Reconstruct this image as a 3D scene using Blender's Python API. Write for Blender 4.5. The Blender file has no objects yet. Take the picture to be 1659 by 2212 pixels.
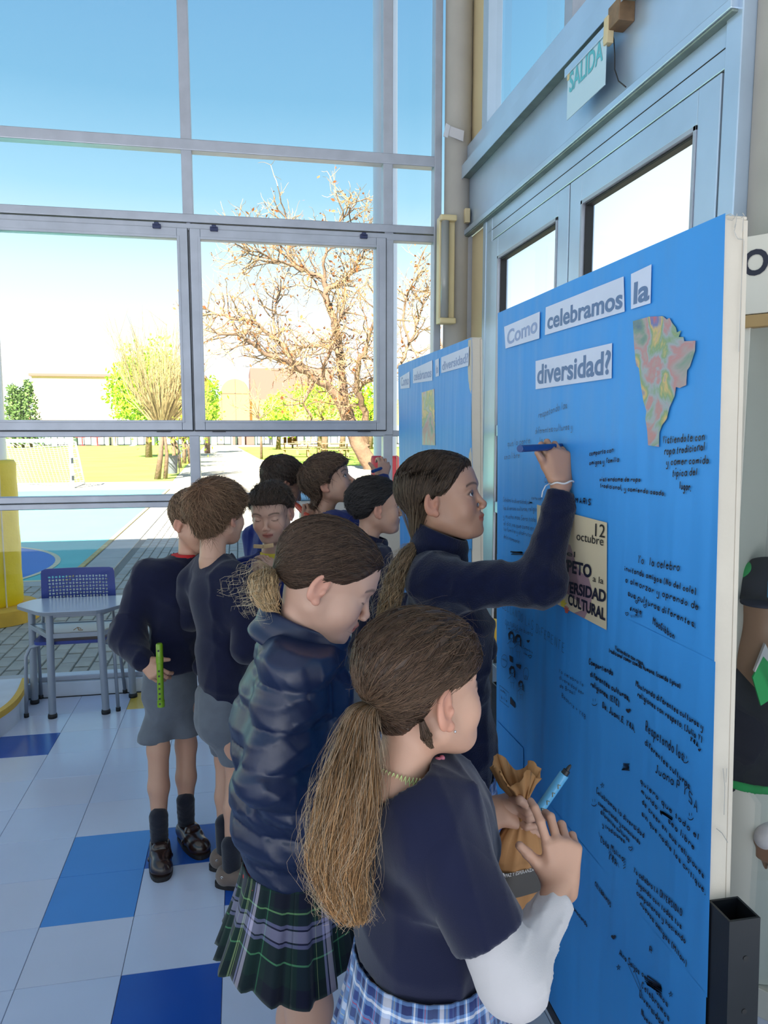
import bpy, bmesh, math, random
import numpy as np
from mathutils import Vector, Matrix
S = bpy.context.scene
C = S.collection
FPX, TILT, YAW, CAMH = 1600.0, math.radians(6.56), math.radians(11), 1.55
# ---------------------------------------------------------------- camera
cam = bpy.data.objects.new('camera', bpy.data.cameras.new('camera')); C.objects.link(cam)
cam.data.sensor_fit = 'HORIZONTAL'; cam.data.sensor_width = 36; cam.data.lens = FPX/1659*36
cam.data.clip_start = .05; cam.data.clip_end = 500
cam.location = (0, 0, CAMH); cam.rotation_euler = (math.pi/2-TILT, 0, -YAW)
S.camera = cam
# ---------------------------------------------------------------- sky, sun, exposure
w = bpy.data.worlds.new('sky'); S.world = w; w.use_nodes = True
wt = w.node_tree; bg = wt.nodes['Background']
tc = wt.nodes.new('ShaderNodeTexCoord'); sx = wt.nodes.new('ShaderNodeSeparateXYZ'); rp = wt.nodes.new('ShaderNodeValToRGB')
wt.links.new(tc.outputs['Generated'], sx.inputs[0]); mr = wt.nodes.new('ShaderNodeMapRange'); mr.interpolation_type = 'SMOOTHSTEP'; mu = wt.nodes.new('ShaderNodeMath'); mu.operation = 'MULTIPLY'   # haze: the sky pales towards +x
for k_, v_ in (('From Min', .30), ('From Max', .50), ('To Min', 1.0), ('To Max', .50)): mr.inputs[k_].default_value = v_
wt.links.new(sx.outputs['X'], mr.inputs['Value']); wt.links.new(sx.outputs['Z'], mu.inputs[0]); wt.links.new(mr.outputs[0], mu.inputs[1]); wt.links.new(mu.outputs[0], rp.inputs['Fac']); wt.links.new(rp.outputs[0], bg.inputs['Color'])
cr = rp.color_ramp
for pos, c in ((0, (.62, .64, .66)), (.10, (.56, .60, .62)), (.19, (.42, .53, .58)), (.28, (.21, .38, .49)), (.38, (.12, .27, .40)), (.75, (.05, .13, .30))):
    if pos == 0: e = cr.elements[0]
    elif pos == .75: e = cr.elements[-1]; e.position = pos
    else: e = cr.elements.new(pos)
    e.color = (*c, 1)
bg.inputs['Strength'].default_value = .78
sun = bpy.data.objects.new('sun', bpy.data.lights.new('sun', 'SUN')); C.objects.link(sun)
sun.data.energy = 10; sun.data.color = (1, .95, .84); sun.data.angle = math.radians(.6)
sd = Vector((.42, .96, -1.02)).normalized(); sun.rotation_euler = sd.to_track_quat('-Z', 'Y').to_euler()
S.view_settings.view_transform = 'Standard'; S.view_settings.look = 'None'; S.view_settings.gamma = 1
S.view_settings.use_curve_mapping = False; S.view_settings.exposure = 1.5
S.cycles.max_bounces = 8; S.cycles.diffuse_bounces = 4; S.cycles.transparent_max_bounces = 24; S.cycles.caustics_reflective = False; S.cycles.caustics_refractive = False
# ---------------------------------------------------------------- helpers
rng = np.random.RandomState(7)
A3 = lambda *v: np.array(v, dtype=float)
def nrm(v):
    v = np.asarray(v, float); return v/(np.linalg.norm(v)+1e-12)
_c, _s = math.cos(YAW), math.sin(YAW)
def ray(u, v):
    x = (u-829.5)/FPX; y = -(v-1106)/FPX
    dx = x; dy = math.cos(TILT)+y*math.sin(TILT); dz = -math.sin(TILT)+y*math.cos(TILT)
    return np.array([_c*dx+_s*dy, -_s*dx+_c*dy, dz]), dy
CAM = np.array([0, 0, CAMH])
def W(u, v, d):                     # point seen at (u, v) standing d metres ahead of the camera
    r, dy = ray(u, v); return CAM + r*d/dy
def OX(u, v, x): r, _ = ray(u, v); return CAM + r*(x/r[0])
def OY(u, v, y): r, _ = ray(u, v); return CAM + r*(y/r[1])
def OZ(u, v, z): r, _ = ray(u, v); return CAM + r*((z-CAMH)/r[2])
# image-like axes in the room: right, ahead, up
R_ = A3(_c, -_s, 0); F_ = A3(_s, _c, 0); U_ = A3(0, 0, 1)
def D(r, f, u): return r*R_+f*F_+u*U_

def link(o, parent=None):
    C.objects.link(o)
    if parent is not None: o.parent = parent
    return o
def tag(o, label=None, cat=None, group=None, kind=None):
    if label: o['label'] = label
    if cat: o['category'] = cat
    if group: o['group'] = group
    if kind: o['kind'] = kind
    return o
def empty(name, loc=(0, 0, 0), label=None, cat=None, group=None, rotz=0):
    o = bpy.data.objects.new(name, None); o.location = loc; o.rotation_euler = (0, 0, rotz)
    o.empty_display_size = .05
    link(o); return tag(o, label, cat, group)
def mesh(name, V, F, mat=None, smooth=True, cols=None, uvs=None):
    me = bpy.data.meshes.new(name)
    V = np.asarray(V, dtype=np.float32)
    if isinstance(F, np.ndarray):
        n = F.shape[1]; me.vertices.add(len(V)); me.vertices.foreach_set('co', V.ravel())
        me.loops.add(F.size); me.loops.foreach_set('vertex_index', F.ravel().astype(np.int32))
        me.polygons.add(len(F)); me.polygons.foreach_set('loop_start', (np.arange(len(F))*n).astype(np.int32))
        me.polygons.foreach_set('loop_total', np.full(len(F), n, np.int32))
        me.update(calc_edges=True)
    else:
        me.from_pydata([tuple(map(float, v)) for v in V], [], [tuple(map(int, f)) for f in F]); me.update()
    if mat is not None: me.materials.append(mat)
    if smooth: me.polygons.foreach_set('use_smooth', np.ones(len(me.polygons), bool))
    if cols is not None:
        a = me.color_attributes.new('Col', 'FLOAT_COLOR', 'POINT')
        c = np.ones((len(V), 4), np.float32); c[:, :3] = cols
        a.data.foreach_set('color', c.ravel())
    if uvs is not None:
        l = me.uv_layers.new(name='UVMap'); vi = np.zeros(len(me.loops), np.int32)
        me.loops.foreach_get('vertex_index', vi)
        l.data.foreach_set('uv', np.asarray(uvs, np.float32)[vi].ravel())
    me.validate(); me.update()
    return me
def obj(name, me, parent=None, loc=None):
    """vertices are given in world space; the object is put at the parent's origin frame"""
    o = bpy.data.objects.new(name, me); link(o, parent)
    if parent is not None:
        o.matrix_parent_inverse = parent.matrix_basis.inverted()
    return o
class MB:
    """collects simple shapes into one mesh"""
    def __init__(s): s.V = []; s.F = []
    def add(s, V, F):
        n = len(s.V); s.V += [tuple(map(float, v)) for v in V]; s.F += [tuple(i+n for i in f) for f in F]; return s
    def box(s, a, b, bev=0, M=None):
        a = np.minimum(a, b).astype(float) if True else a; b2 = np.maximum(a, b)
        lo = a; hi = b2
        if bev <= 0:
            V = [(x, y, z) for x in (lo[0], hi[0]) for y in (lo[1], hi[1]) for z in (lo[2], hi[2])]
            F = [(0, 1, 3, 2), (4, 6, 7, 5), (0, 4, 5, 1), (2, 3, 7, 6), (0, 2, 6, 4), (1, 5, 7, 3)]
        else:
            bm = bmesh.new(); bmesh.ops.create_cube(bm, size=1)
            for v in bm.verts: v.co = Vector([(lo[i]+hi[i])/2+v.co[i]*(hi[i]-lo[i]) for i in range(3)])
            bmesh.ops.bevel(bm, geom=bm.edges[:], offset=bev, segments=2, affect='EDGES', profile=.5)
            bm.verts.index_update(); V = [v.co[:] for v in bm.verts]; F = [[v.index for v in f.verts] for f in bm.faces]; bm.free()
        if M is not None: V = [tuple(M @ Vector(v)) for v in V]
        return s.add(V, F)
    def prism(s, pts, z0, z1):
        n = len(pts); V = [(x, y, z0) for x, y in pts]+[(x, y, z1) for x, y in pts]
        F = [tuple(range(n))[::-1], tuple(range(n, 2*n))]+[(i, (i+1) % n, n+(i+1) % n, n+i) for i in range(n)]
        return s.add(V, F)
    def extr(s, pts, o, ax, ay, n):
        """polygon pts in plane (o; ax, ay), extruded by vector n"""
        o = np.array(o, float); ax = np.array(ax, float); ay = np.array(ay, float); n_ = np.array(n, float)
        k = len(pts); V = [o+p[0]*ax+p[1]*ay for p in pts]; V = V+[v+n_ for v in V]
        F = [tuple(range(k))[::-1], tuple(range(k, 2*k))]+[(i, (i+1) % k, k+(i+1) % k, k+i) for i in range(k)]
        return s.add(V, F)
    def tube(s, pts, r, n=8, caps=True, closed=False):
        pts = [np.array(p, float) for p in pts]; m = len(pts); rr = r if hasattr(r, '__len__') else [r]*m
        V = []; up = None
        for i in range(m):
            t = nrm(pts[min(i+1, m-1)]-pts[max(i-1, 0)]) if not closed else nrm(pts[(i+1) % m]-pts[i-1])
            if up is None:
                up = A3(0, 0, 1) if abs(t[2]) < .9 else A3(1, 0, 0)
            a = nrm(np.cross(t, up)); up = np.cross(a, t)
            for j in range(n):
                th = 2*math.pi*j/n; V.append(pts[i]+rr[i]*(math.cos(th)*a+math.sin(th)*up))
        F = []
        for i in range(m if closed else m-1):
            for j in range(n):
                F.append((i*n+j, i*n+(j+1) % n, ((i+1) % m)*n+(j+1) % n, ((i+1) % m)*n+j))
        if caps and not closed: F += [tuple(range(n))[::-1], tuple(range((m-1)*n, m*n))]
        return s.add(V, F)
    def lathe(s, prof, c=(0, 0, 0), n=24, a0=0, a1=2*math.pi):
        full = abs(a1-a0-2*math.pi) < 1e-6; k = n if full else n+1
        V = [(c[0]+r*math.cos(a0+(a1-a0)*j/n), c[1]+r*math.sin(a0+(a1-a0)*j/n), c[2]+z) for r, z in prof for j in range(k)]
        F = [(i*k+j, i*k+(j+1) % k, (i+1)*k+(j+1) % k, (i+1)*k+j) for i in range(len(prof)-1) for j in range(n)]
        return s.add(V, F)
    def build(s, name, mat, parent=None, smooth=False, auto=None):
        me = mesh(name, s.V, s.F, mat, smooth)
        bm = bmesh.new(); bm.from_mesh(me); bmesh.ops.recalc_face_normals(bm, faces=bm.faces)
        if smooth and auto:
            for e in bm.edges:
                if len(e.link_faces) == 2 and e.calc_face_angle(0) > auto: e.smooth = False
        bm.to_mesh(me); bm.free()
        return obj(name, me, parent)

# ---------------------------------------------------------------- materials
def lin(c):
    return tuple(((x/255)/12.92 if x/255 <= .04045 else ((x/255+.055)/1.055)**2.4) for x in c)
class NT:
    def __init__(s, m): s.t = m.node_tree; s.n = s.t.nodes; s.l = s.t.links
    def new(s, typ, **kw):
        n = s.n.new(typ)
        for k, v in kw.items():
            if k in n.inputs.keys() if isinstance(k, str) else False: n.inputs[k].default_value = v
            else: setattr(n, k, v)
        return n
    def link(s, a, b): s.l.new(a, b)
def material(name, col, rough=.6, metal=0, noise=None, bump=None, spec=.5, sheen=0, vcol=False, coat=0, trans=0, sss=0, scale2=None):
    """noise=(scale, amount): tone variation; bump=(scale, strength, dist)"""
    m = bpy.data.materials.new(name); m.use_nodes = True; t = NT(m); b = t.n['Principled BSDF']
    b.inputs['Base Color'].default_value = (*col, 1); b.inputs['Roughness'].default_value = rough
    b.inputs['Metallic'].default_value = metal; b.inputs['Specular IOR Level'].default_value = spec
    b.inputs['Sheen Weight'].default_value = sheen; b.inputs['Sheen Roughness'].default_value = .5
    b.inputs['Coat Weight'].default_value = coat
    if sss:
        b.inputs['Subsurface Weight'].default_value = sss; b.inputs['Subsurface Radius'].default_value = (.012, .005, .003); b.inputs['Subsurface Scale'].default_value = 1
    src = None
    if vcol:
        a = t.new('ShaderNodeVertexColor'); a.layer_name = 'Col'; src = a.outputs['Color']
        t.link(src, b.inputs['Base Color'])
    tc = t.new('ShaderNodeTexCoord')
    if noise:
        nz = t.new('ShaderNodeTexNoise'); nz.inputs['Scale'].default_value = noise[0]; nz.inputs['Detail'].default_value = 5
        t.link(tc.outputs['Object'], nz.inputs['Vector'])
        mp = t.new('ShaderNodeMapRange'); mp.inputs['From Min'].default_value = .25; mp.inputs['From Max'].default_value = .75
        mp.inputs['To Min'].default_value = 1-noise[1]; mp.inputs['To Max'].default_value = 1+noise[1]
        t.link(nz.outputs['Fac'], mp.inputs['Value'])
        mx = t.new('ShaderNodeVectorMath'); mx.operation = 'SCALE'
        if src is not None: t.link(src, mx.inputs[0])
        else: mx.inputs[0].default_value = col
        t.link(mp.outputs[0], mx.inputs['Scale']); t.link(mx.outputs[0], b.inputs['Base Color'])
    if bump:
        nz = t.new('ShaderNodeTexNoise'); nz.inputs['Scale'].default_value = bump[0]; nz.inputs['Detail'].default_value = 4
        t.link(tc.outputs['Object'], nz.inputs['Vector'])
        bp = t.new('ShaderNodeBump'); bp.inputs['Strength'].default_value = bump[1]; bp.inputs['Distance'].default_value = bump[2]
        t.link(nz.outputs['Fac'], bp.inputs['Height']); t.link(bp.outputs[0], b.inputs['Normal'])
    return m

# ---------------------------------------------------------------- signed-distance modelling (smoothly blended bodies)
def smin(a, b, k):
    h = np.maximum(k-np.abs(a-b), 0)/k
    return np.minimum(a, b)-h*h*k*.25
def smax(a, b, k): return -smin(-a, -b, k)
def d_cap(P, a, b, ra, rb, flat=None):
    a = np.asarray(a, np.float32); b = np.asarray(b, np.float32); Q = P
    if flat is not None:            # flat=(normal, factor): squashed along normal
        n = np.asarray(nrm(flat[0]), np.float32); f = flat[1]
        def sq(X): return X+((X-a)@n)[..., None]*(1/f-1)*n
        Q = sq(P); b = sq(b[None])[0]
    ab = b-a; L = float(ab@ab)+1e-9
    Q = Q-a; t = np.clip((Q@ab)/L, 0, 1).astype(np.float32)
    Q -= t[:, None]*ab; d = np.sqrt(np.einsum('ij,ij->i', Q, Q))-(ra+(rb-ra)*t)
    return d*(min(1, flat[1]*1.0) if flat is not None else 1)
def d_ell(P, c, r, M=None):
    Q = P-np.asarray(c, np.float32)
    if M is not None: Q = Q@np.asarray(M, np.float32)
    r = np.asarray(r, np.float32); Q = Q/r; k0 = np.sqrt(np.einsum('ij,ij->i', Q, Q)); Q /= r; k1 = np.sqrt(np.einsum('ij,ij->i', Q, Q))+1e-9
    return k0*(k0-1)/k1
def d_prims(P, prims):
    P = np.asarray(P, np.float32)
    d = None
    for p in prims:
        k = p[1]
        if p[0] == 'c': x = d_cap(P, *p[2:])
        elif p[0] in ('e', '-e'): x = d_ell(P, *p[2:])
        elif p[0] == '-c': x = d_cap(P, *p[2:])
        if d is None: d = x
        elif p[0][0] == '-': d = smax(d, -x, k)
        else: d = smin(d, x, k)
    return d
def isosurf(fn, lo, hi, h, S=4):
    lo = np.asarray(lo, float); hi = np.asarray(hi, float)
    n = (np.ceil((hi-lo)/h/S).astype(int)+1)*S+1
    nc = (n-1)//S+1
    gc = np.stack(np.meshgrid(*[lo[i]+np.arange(nc[i])*h*S for i in range(3)], indexing='ij'), -1).reshape(-1, 3).astype(np.float32)
    dc = fn(gc).reshape(nc)
    near = np.abs(dc) < h*S*1.35
    blk = np.zeros(nc-1, bool)
    for i in (0, 1):
        for j in (0, 1):
            for k in (0, 1): blk |= near[i:nc[0]-1+i, j:nc[1]-1+j, k:nc[2]-1+k]
    act = np.zeros(n, bool)
    b = np.repeat(np.repeat(np.repeat(blk, S, 0), S, 1), S, 2)
    for i in (0, 1):
        for j in (0, 1):
            for k in (0, 1): act[i:i+b.shape[0], j:j+b.shape[1], k:k+b.shape[2]] |= b
    sg = np.where(dc < 0, -1, 1)[:, :, :]
    G = np.repeat(np.repeat(np.repeat(sg, S, 0), S, 1), S, 2)[S//2:S//2+n[0], S//2:S//2+n[1], S//2:S//2+n[2]].astype(np.float32)
    idx = np.stack(np.unravel_index(np.flatnonzero(act.ravel()), act.shape), 1)
    P = (lo+idx*h).astype(np.float32); vals = np.empty(len(P), np.float32)
    for i in range(0, len(P), 400000): vals[i:i+400000] = fn(P[i:i+400000])
    G[act] = vals
    ins = G < 0
    s0 = tuple(x-1 for x in G.shape)
    cnt = np.zeros(s0, np.int8)
    for i in (0, 1):
        for j in (0, 1):
            for k in (0, 1): cnt += ins[i:s0[0]+i, j:s0[1]+j, k:s0[2]+k]
    cell = (cnt > 0) & (cnt < 8); ci = np.stack(np.unravel_index(np.flatnonzero(cell.ravel()), cell.shape), 1); vid = np.full(s0, -1, np.int32); vid[cell] = np.arange(len(ci))
    acc = np.zeros((len(ci), 3)); m = np.zeros(len(ci))
    cor = [(i, j, k) for i in (0, 1) for j in (0, 1) for k in (0, 1)]
    g = {c: G[ci[:, 0]+c[0], ci[:, 1]+c[1], ci[:, 2]+c[2]] for c in cor}
    for c in cor:
        for ax in range(3):
            if c[ax] == 0:
                c2 = list(c); c2[ax] = 1; c2 = tuple(c2); a, b_ = g[c], g[c2]; x = (a < 0) != (b_ < 0)
                t = np.where(x, a/np.where(x, a-b_, 1), 0)
                pt = np.tile(np.array(c, float), (len(ci), 1)); pt[:, ax] = t
                acc[x] += pt[x]; m += x
    V = lo+(ci+acc/m[:, None])*h
    F = []
    for ax in range(3):
        o1, o2 = [(1, 2), (2, 0), (0, 1)][ax]
        sl = [slice(1, s0[i]) for i in range(3)]; sl[ax] = slice(0, s0[ax])
        a = ins[tuple(sl)]; sl2 = list(sl); sl2[ax] = slice(1, s0[ax]+1); b_ = ins[tuple(sl2)]
        e = np.stack(np.unravel_index(np.flatnonzero((a != b_).ravel()), a.shape), 1); st = a[tuple(e.T)]
        e = e+np.array([0 if i == ax else 1 for i in range(3)])
        def q(d1, d2):
            x = e.copy(); x[:, o1] -= d1; x[:, o2] -= d2; return vid[x[:, 0], x[:, 1], x[:, 2]]
        f = np.stack([q(0, 0), q(1, 0), q(1, 1), q(0, 1)], 1)
        f[~st] = f[~st][:, ::-1]; F.append(f)
    F = np.concatenate(F); F = F[(F >= 0).all(1)]
    return V, F
def prim_bounds(prims, pad):
    lo = np.full(3, 1e9); hi = -lo
    for p in prims:
        if p[0] == 'c':
            for q, r in ((p[2], p[4]), (p[3], p[5])): lo = np.minimum(lo, np.array(q)-r); hi = np.maximum(hi, np.array(q)+r)
        elif p[0] == 'e':
            r = max(p[3]); lo = np.minimum(lo, np.array(p[2])-r); hi = np.maximum(hi, np.array(p[2])+r)
    return lo-pad, hi+pad
def sdf_mesh(prims, h, disp=None, cut=None, pad=.02):
    lo, hi = prim_bounds(prims, pad)
    def fn(P):
        d = d_prims(P, prims)
        if disp is not None: d = d-disp(P)
        if cut is not None: d = smax(d, cut(P), .004)
        return d
    return isosurf(fn, lo, hi, h)
def joinm(parts):
    V = []; F = []; n = 0
    for v, f in parts: V.append(v); F.append(f+n); n += len(v)
    return np.concatenate(V), np.concatenate(F)
def wrinkles(seed, amp, freq, stretch=(1, 1, 1), oct=5):
    r = np.random.RandomState(seed); K = []
    for i in range(oct):
        d = nrm(r.normal(size=3)*np.array(stretch)); K.append((d*freq*(.6+r.rand()*1.2), r.rand()*6.28, r.normal(size=3)*freq*.35))
    def f(P):
        s = 0
        for k, ph, w in K:
            x = np.sin(P@k.astype(np.float32)+ph+1.4*np.sin(P@w.astype(np.float32)+ph*2)); s = s+(1-np.abs(x))**2.6
        return amp*(s/oct*1.25-.35)
    return f
def strands(paths, r0, r1, sides=3):
    """paths: (N, K, 3) -> thin tubes"""
    N, K, _ = paths.shape
    T = np.gradient(paths, axis=1); T /= np.linalg.norm(T, axis=2, keepdims=True)+1e-9
    up = np.where(np.abs(T[..., 2:3]) < .9, np.array([0, 0, 1.]), np.array([1., 0, 0]))
    a = np.cross(T, up); a /= np.linalg.norm(a, axis=2, keepdims=True)+1e-9; b = np.cross(T, a)
    t = np.linspace(0, 1, K)[None, :, None]; r = (r0+(r1-r0)*t)
    if hasattr(r0, '__len__'): r = np.asarray(r0)[:, None, None]*(1-t*.75)
    V = np.stack([paths+r*(math.cos(x)*a+math.sin(x)*b) for x in [2*math.pi*j/sides for j in range(sides)]], 2)
    base = (np.arange(N)*K*sides)[:, None, None]+(np.arange(K-1)*sides)[None, :, None]
    j = np.arange(sides)[None, None]; j2 = (j+1) % sides
    F = np.stack([base+j, base+j2, base+sides+j2, base+sides+j], -1).reshape(-1, 4)
    return V.reshape(-1, 3), F
# ---------------------------------------------------------------- shared materials
M = {}
M['skin'] = material('skin', (.55, .3, .2), .48, vcol=True, sss=.08, bump=(600, .08, .001))
M['eye'] = material('eye', (1, 1, 1), .08, vcol=True)
M['hair'] = material('hair', (.1, .06, .04), .46, vcol=True, spec=.3)
M['alu'] = material('anodised_aluminium', lin((172, 176, 188)), .42, .55, noise=(9, .10), bump=(40, .05, .001))
M['alu_door'] = material('satin_aluminium', lin((188, 206, 226)), .34, .6, noise=(3, .10), bump=(30, .04, .001))
M['rubber'] = material('black_gasket', (.012, .012, .014), .6)
M['col'] = material('grey_column_paint', lin((168, 164, 158)), .5, noise=(5, .10), bump=(25, .15, .002))
M['beige'] = material('beige_panel', lin((205, 188, 150)), .6, noise=(4, .06))
M['white_trim'] = material('white_kerb', lin((206, 212, 222)), .5, noise=(7, .08))
M['wall'] = material('hall_wall_paint', lin((215, 213, 208)), .8, noise=(2, .03))
M['ceil'] = material('ceiling_paint', lin((170, 170, 172)), .9, noise=(2, .03))
M['dark'] = material('dark_plastic', (.015, .015, .018), .45)
M['darkblue_clip'] = material('blue_latch_plastic', (.02, .03, .10), .45)
def glass_mat():
    m = bpy.data.materials.new('clear_pane'); m.use_nodes = True; t = NT(m); t.n.clear()
    o = t.new('ShaderNodeOutputMaterial'); mx = t.new('ShaderNodeMixShader'); tr = t.new('ShaderNodeBsdfTransparent'); gl = t.new('ShaderNodeBsdfGlossy'); lw = t.new('ShaderNodeLayerWeight'); lw.inputs[0].default_value = .5; pw = t.new('ShaderNodeMath'); pw.operation = 'POWER'; pw.inputs[1].default_value = 5; fr = t.new('ShaderNodeMath'); fr.operation = 'MULTIPLY_ADD'; fr.inputs[1].default_value = .75; fr.inputs[2].default_value = .03; t.link(lw.outputs['Facing'], pw.inputs[0]); t.link(pw.outputs[0], fr.inputs[0])
    tr.inputs['Color'].default_value = (.94, .965, .97, 1); gl.inputs['Roughness'].default_value = .01
    t.link(fr.outputs[0], mx.inputs[0]); t.link(tr.outputs[0], mx.inputs[1]); t.link(gl.outputs[0], mx.inputs[2]); t.link(mx.outputs[0], o.inputs[0])
    return m
M['glass'] = glass_mat()
def struct(name, mb, mat, parent=None, **k):
    o = mb.build(name, mat, parent, **k)
    if parent is None: o['kind'] = 'structure'
    return o
def box(name, a, b, mat, parent=None, bev=0):
    return MB().box(np.array(a, float), np.array(b, float), bev).build(name, mat, parent)
_box = box
def box(name, a, b, mat, parent=None, bev=0):
    if mat is M['glass']:          # a pane is one sheet
        a = np.array(a, float); b = np.array(b, float); k = int(np.argmin(np.abs(b-a))); c = (a[k]+b[k])/2; i, j = [q for q in range(3) if q != k]
        V = []
        for u, v in ((a[i], a[j]), (b[i], a[j]), (b[i], b[j]), (a[i], b[j])): p = [0, 0, 0]; p[k] = c; p[i] = u; p[j] = v; V.append(p)
        return obj(name, mesh(name, V, [(0, 1, 2, 3)], mat, False), parent)
    return _box(name, a, b, mat, parent, bev)
def sempty(name):
    e = empty(name); e['kind'] = 'structure'; return e

# ---------------------------------------------------------------- floor: vinyl tiles, each its own piece
def tile_mat(name, col, rough=.16):
    m = material(name, col, rough, noise=(2.2, .06), spec=.55); t = NT(m); b = t.n['Principled BSDF']
    tc = t.new('ShaderNodeTexCoord'); n1 = t.new('ShaderNodeTexNoise'); n1.inputs['Scale'].default_value = 9; n1.inputs['Detail'].default_value = 3
    g = t.new('ShaderNodeNewGeometry'); t.link(g.outputs['Position'], n1.inputs['Vector'])
    mr = t.new('ShaderNodeMapRange'); mr.inputs['To Min'].default_value = rough*.7; mr.inputs['To Max'].default_value = rough*1.8
    t.link(n1.outputs['Fac'], mr.inputs['Value']); t.link(mr.outputs[0], b.inputs['Roughness'])
    n2 = t.new('ShaderNodeTexNoise'); n2.inputs['Scale'].default_value = 5; n2.inputs['Detail'].default_value = 2; t.link(g.outputs['Position'], n2.inputs['Vector'])
    bp = t.new('ShaderNodeBump'); bp.inputs['Strength'].default_value = .25; bp.inputs['Distance'].default_value = .004
    t.link(n2.outputs['Fac'], bp.inputs['Height']); t.link(bp.outputs[0], b.inputs['Normal'])
    for nd in t.n:
        if nd.type == 'TEX_NOISE' and abs(nd.inputs['Scale'].default_value-2.2) < 1e-3: t.link(g.outputs['Position'], nd.inputs['Vector'])
    return m
M['tile'] = tile_mat('pale_vinyl_tile', lin((198, 207, 230)))
M['tile2'] = tile_mat('pale_vinyl_tile_warm', lin((203, 208, 227)))
M['tblue'] = tile_mat('blue_vinyl_tile', lin((30, 82, 172)))
M['tsky'] = tile_mat('mid_blue_vinyl_tile', lin((72, 140, 214)))
M['tyel'] = tile_mat('yellow_vinyl_tile', lin((225, 190, 90)))
M['joint'] = material('floor_screed', (.05, .055, .07), .8)
floor = struct('floor', MB().box((-6.5, .6, -.06), (1.9, 4.44, -.0025)), M['joint'])
TX, TY, X0, Y0 = .2825, .2610, -.645, 2.05
special = {(0, 1): 'tsky', (0, 2): 'tblue', (1, 2): 'tblue', (1, -1): 'tblue', (2, 1): 'tblue', (-2, 6): 'tblue', (-3, 6): 'tblue', (0, 8): 'tyel', (3, -2): 'tsky', (5, 4): 'tblue', (-3, 2): 'tblue'}
special[(0, 2)] = 'tsky'
tme = {}
def tile_mesh(k, w, l):
    key = (k, round(w, 4), round(l, 4))
    if key not in tme:
        mb = MB(); e = .0012
        V = [(0, 0, -.0025), (w, 0, -.0025), (w, l, -.0025), (0, l, -.0025), (e, e, 0), (w-e, e, 0), (w-e, l-e, 0), (e, l-e, 0)]
        mb.add(V, [(0, 1, 5, 4), (1, 2, 6, 5), (2, 3, 7, 6), (3, 0, 4, 7), (4, 5, 6, 7)])
        tme[key] = mesh('floor_tile', mb.V, mb.F, M[k], False)
    return tme[key]
nt = 0
for j in range(-4, 10):
    for i in range(-7, 9):
        x = X0+i*TX; y = Y0+j*TY
        if y+TY > 4.44+.1 or x > 1.85: continue
        r, f = x*_c-(y)*_s, x*_s+y*_c
        if f < .95 or abs(r+.1) > .56*f+.45: continue
        l = min(TY, 4.44-y); g = .0009
        k = special.get((i, j), 'tile' if (i*7+j*13) % 3 else 'tile2')
        o = bpy.data.objects.new('floor_tile', tile_mesh(k, TX-g, l-g)); o.location = (x, y, rng.uniform(-.0003, .0003)); link(o, floor); nt += 1
# plain sheet of the same tiling beyond what the photo shows
ceiling = struct('ceiling', MB().box((-6.6, -6.2, 5.6), (3.4, 5.4, 5.8)), M['ceil'])
struct('floor', MB().box((-6.5, -6, -.05), (1.9, .6, -.0015)), material('rear_vinyl', lin((200, 206, 220)), .4, noise=(1, .05)))

# ---------------------------------------------------------------- window wall (y = 4.47)
WY = 4.44
def frame(mb, x0, x1, z0, z1, y0=WY, y1=WY+.07, bev=.004): mb.box((x0, y0, z0), (x1, y1, z1), bev)
wn = sempty('wall_window')
def bar(name, x0, x1, z0, z1, y0=WY, y1=WY+.07, mat='alu', groove=None):
    mb = MB(); frame(mb, x0, x1, z0, z1, y0, y1)
    return mb.build(name, M[mat], wn)
XL = -4.4
for cx in (-3.0, -1.63, -.255, .888): bar('mullion', cx-.029, cx+.029, 2.72, 5.6)
for cx in (-3.0, -1.63, -.255, .888): bar('mullion', cx-.029, cx+.029, .09, 1.50)
for cx in (-3.0, -1.63, -.255): bar('mullion', cx-.012, cx+.012, 1.50, 2.72, WY+.012)
bar('mullion', .868, .922, 1.50, 2.72, WY+.004)
bar('mullion', 1.165, 1.21, .0, 5.6, WY-.01)
bar('mullion', XL-.03, XL+.03, .0, 5.6, WY-.01)
for z0, z1, a in ((3.075, 3.135, 0), (2.645, 2.685, .006), (2.690, 2.735, 0), (1.492, 1.528, .01), (1.085, 1.118, 0), (1.121, 1.158, .005), (4.6, 4.66, 0)):
    bar('transom', XL, 1.17, z0, z1, WY+a-.004)
base = bar('sill_kerb', XL, 1.2, 0, .085, WY-.03, WY+.10, 'white_trim')
bar('sill_rail', XL, 1.2, .085, .115, WY-.005, WY+.07, 'alu')
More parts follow.
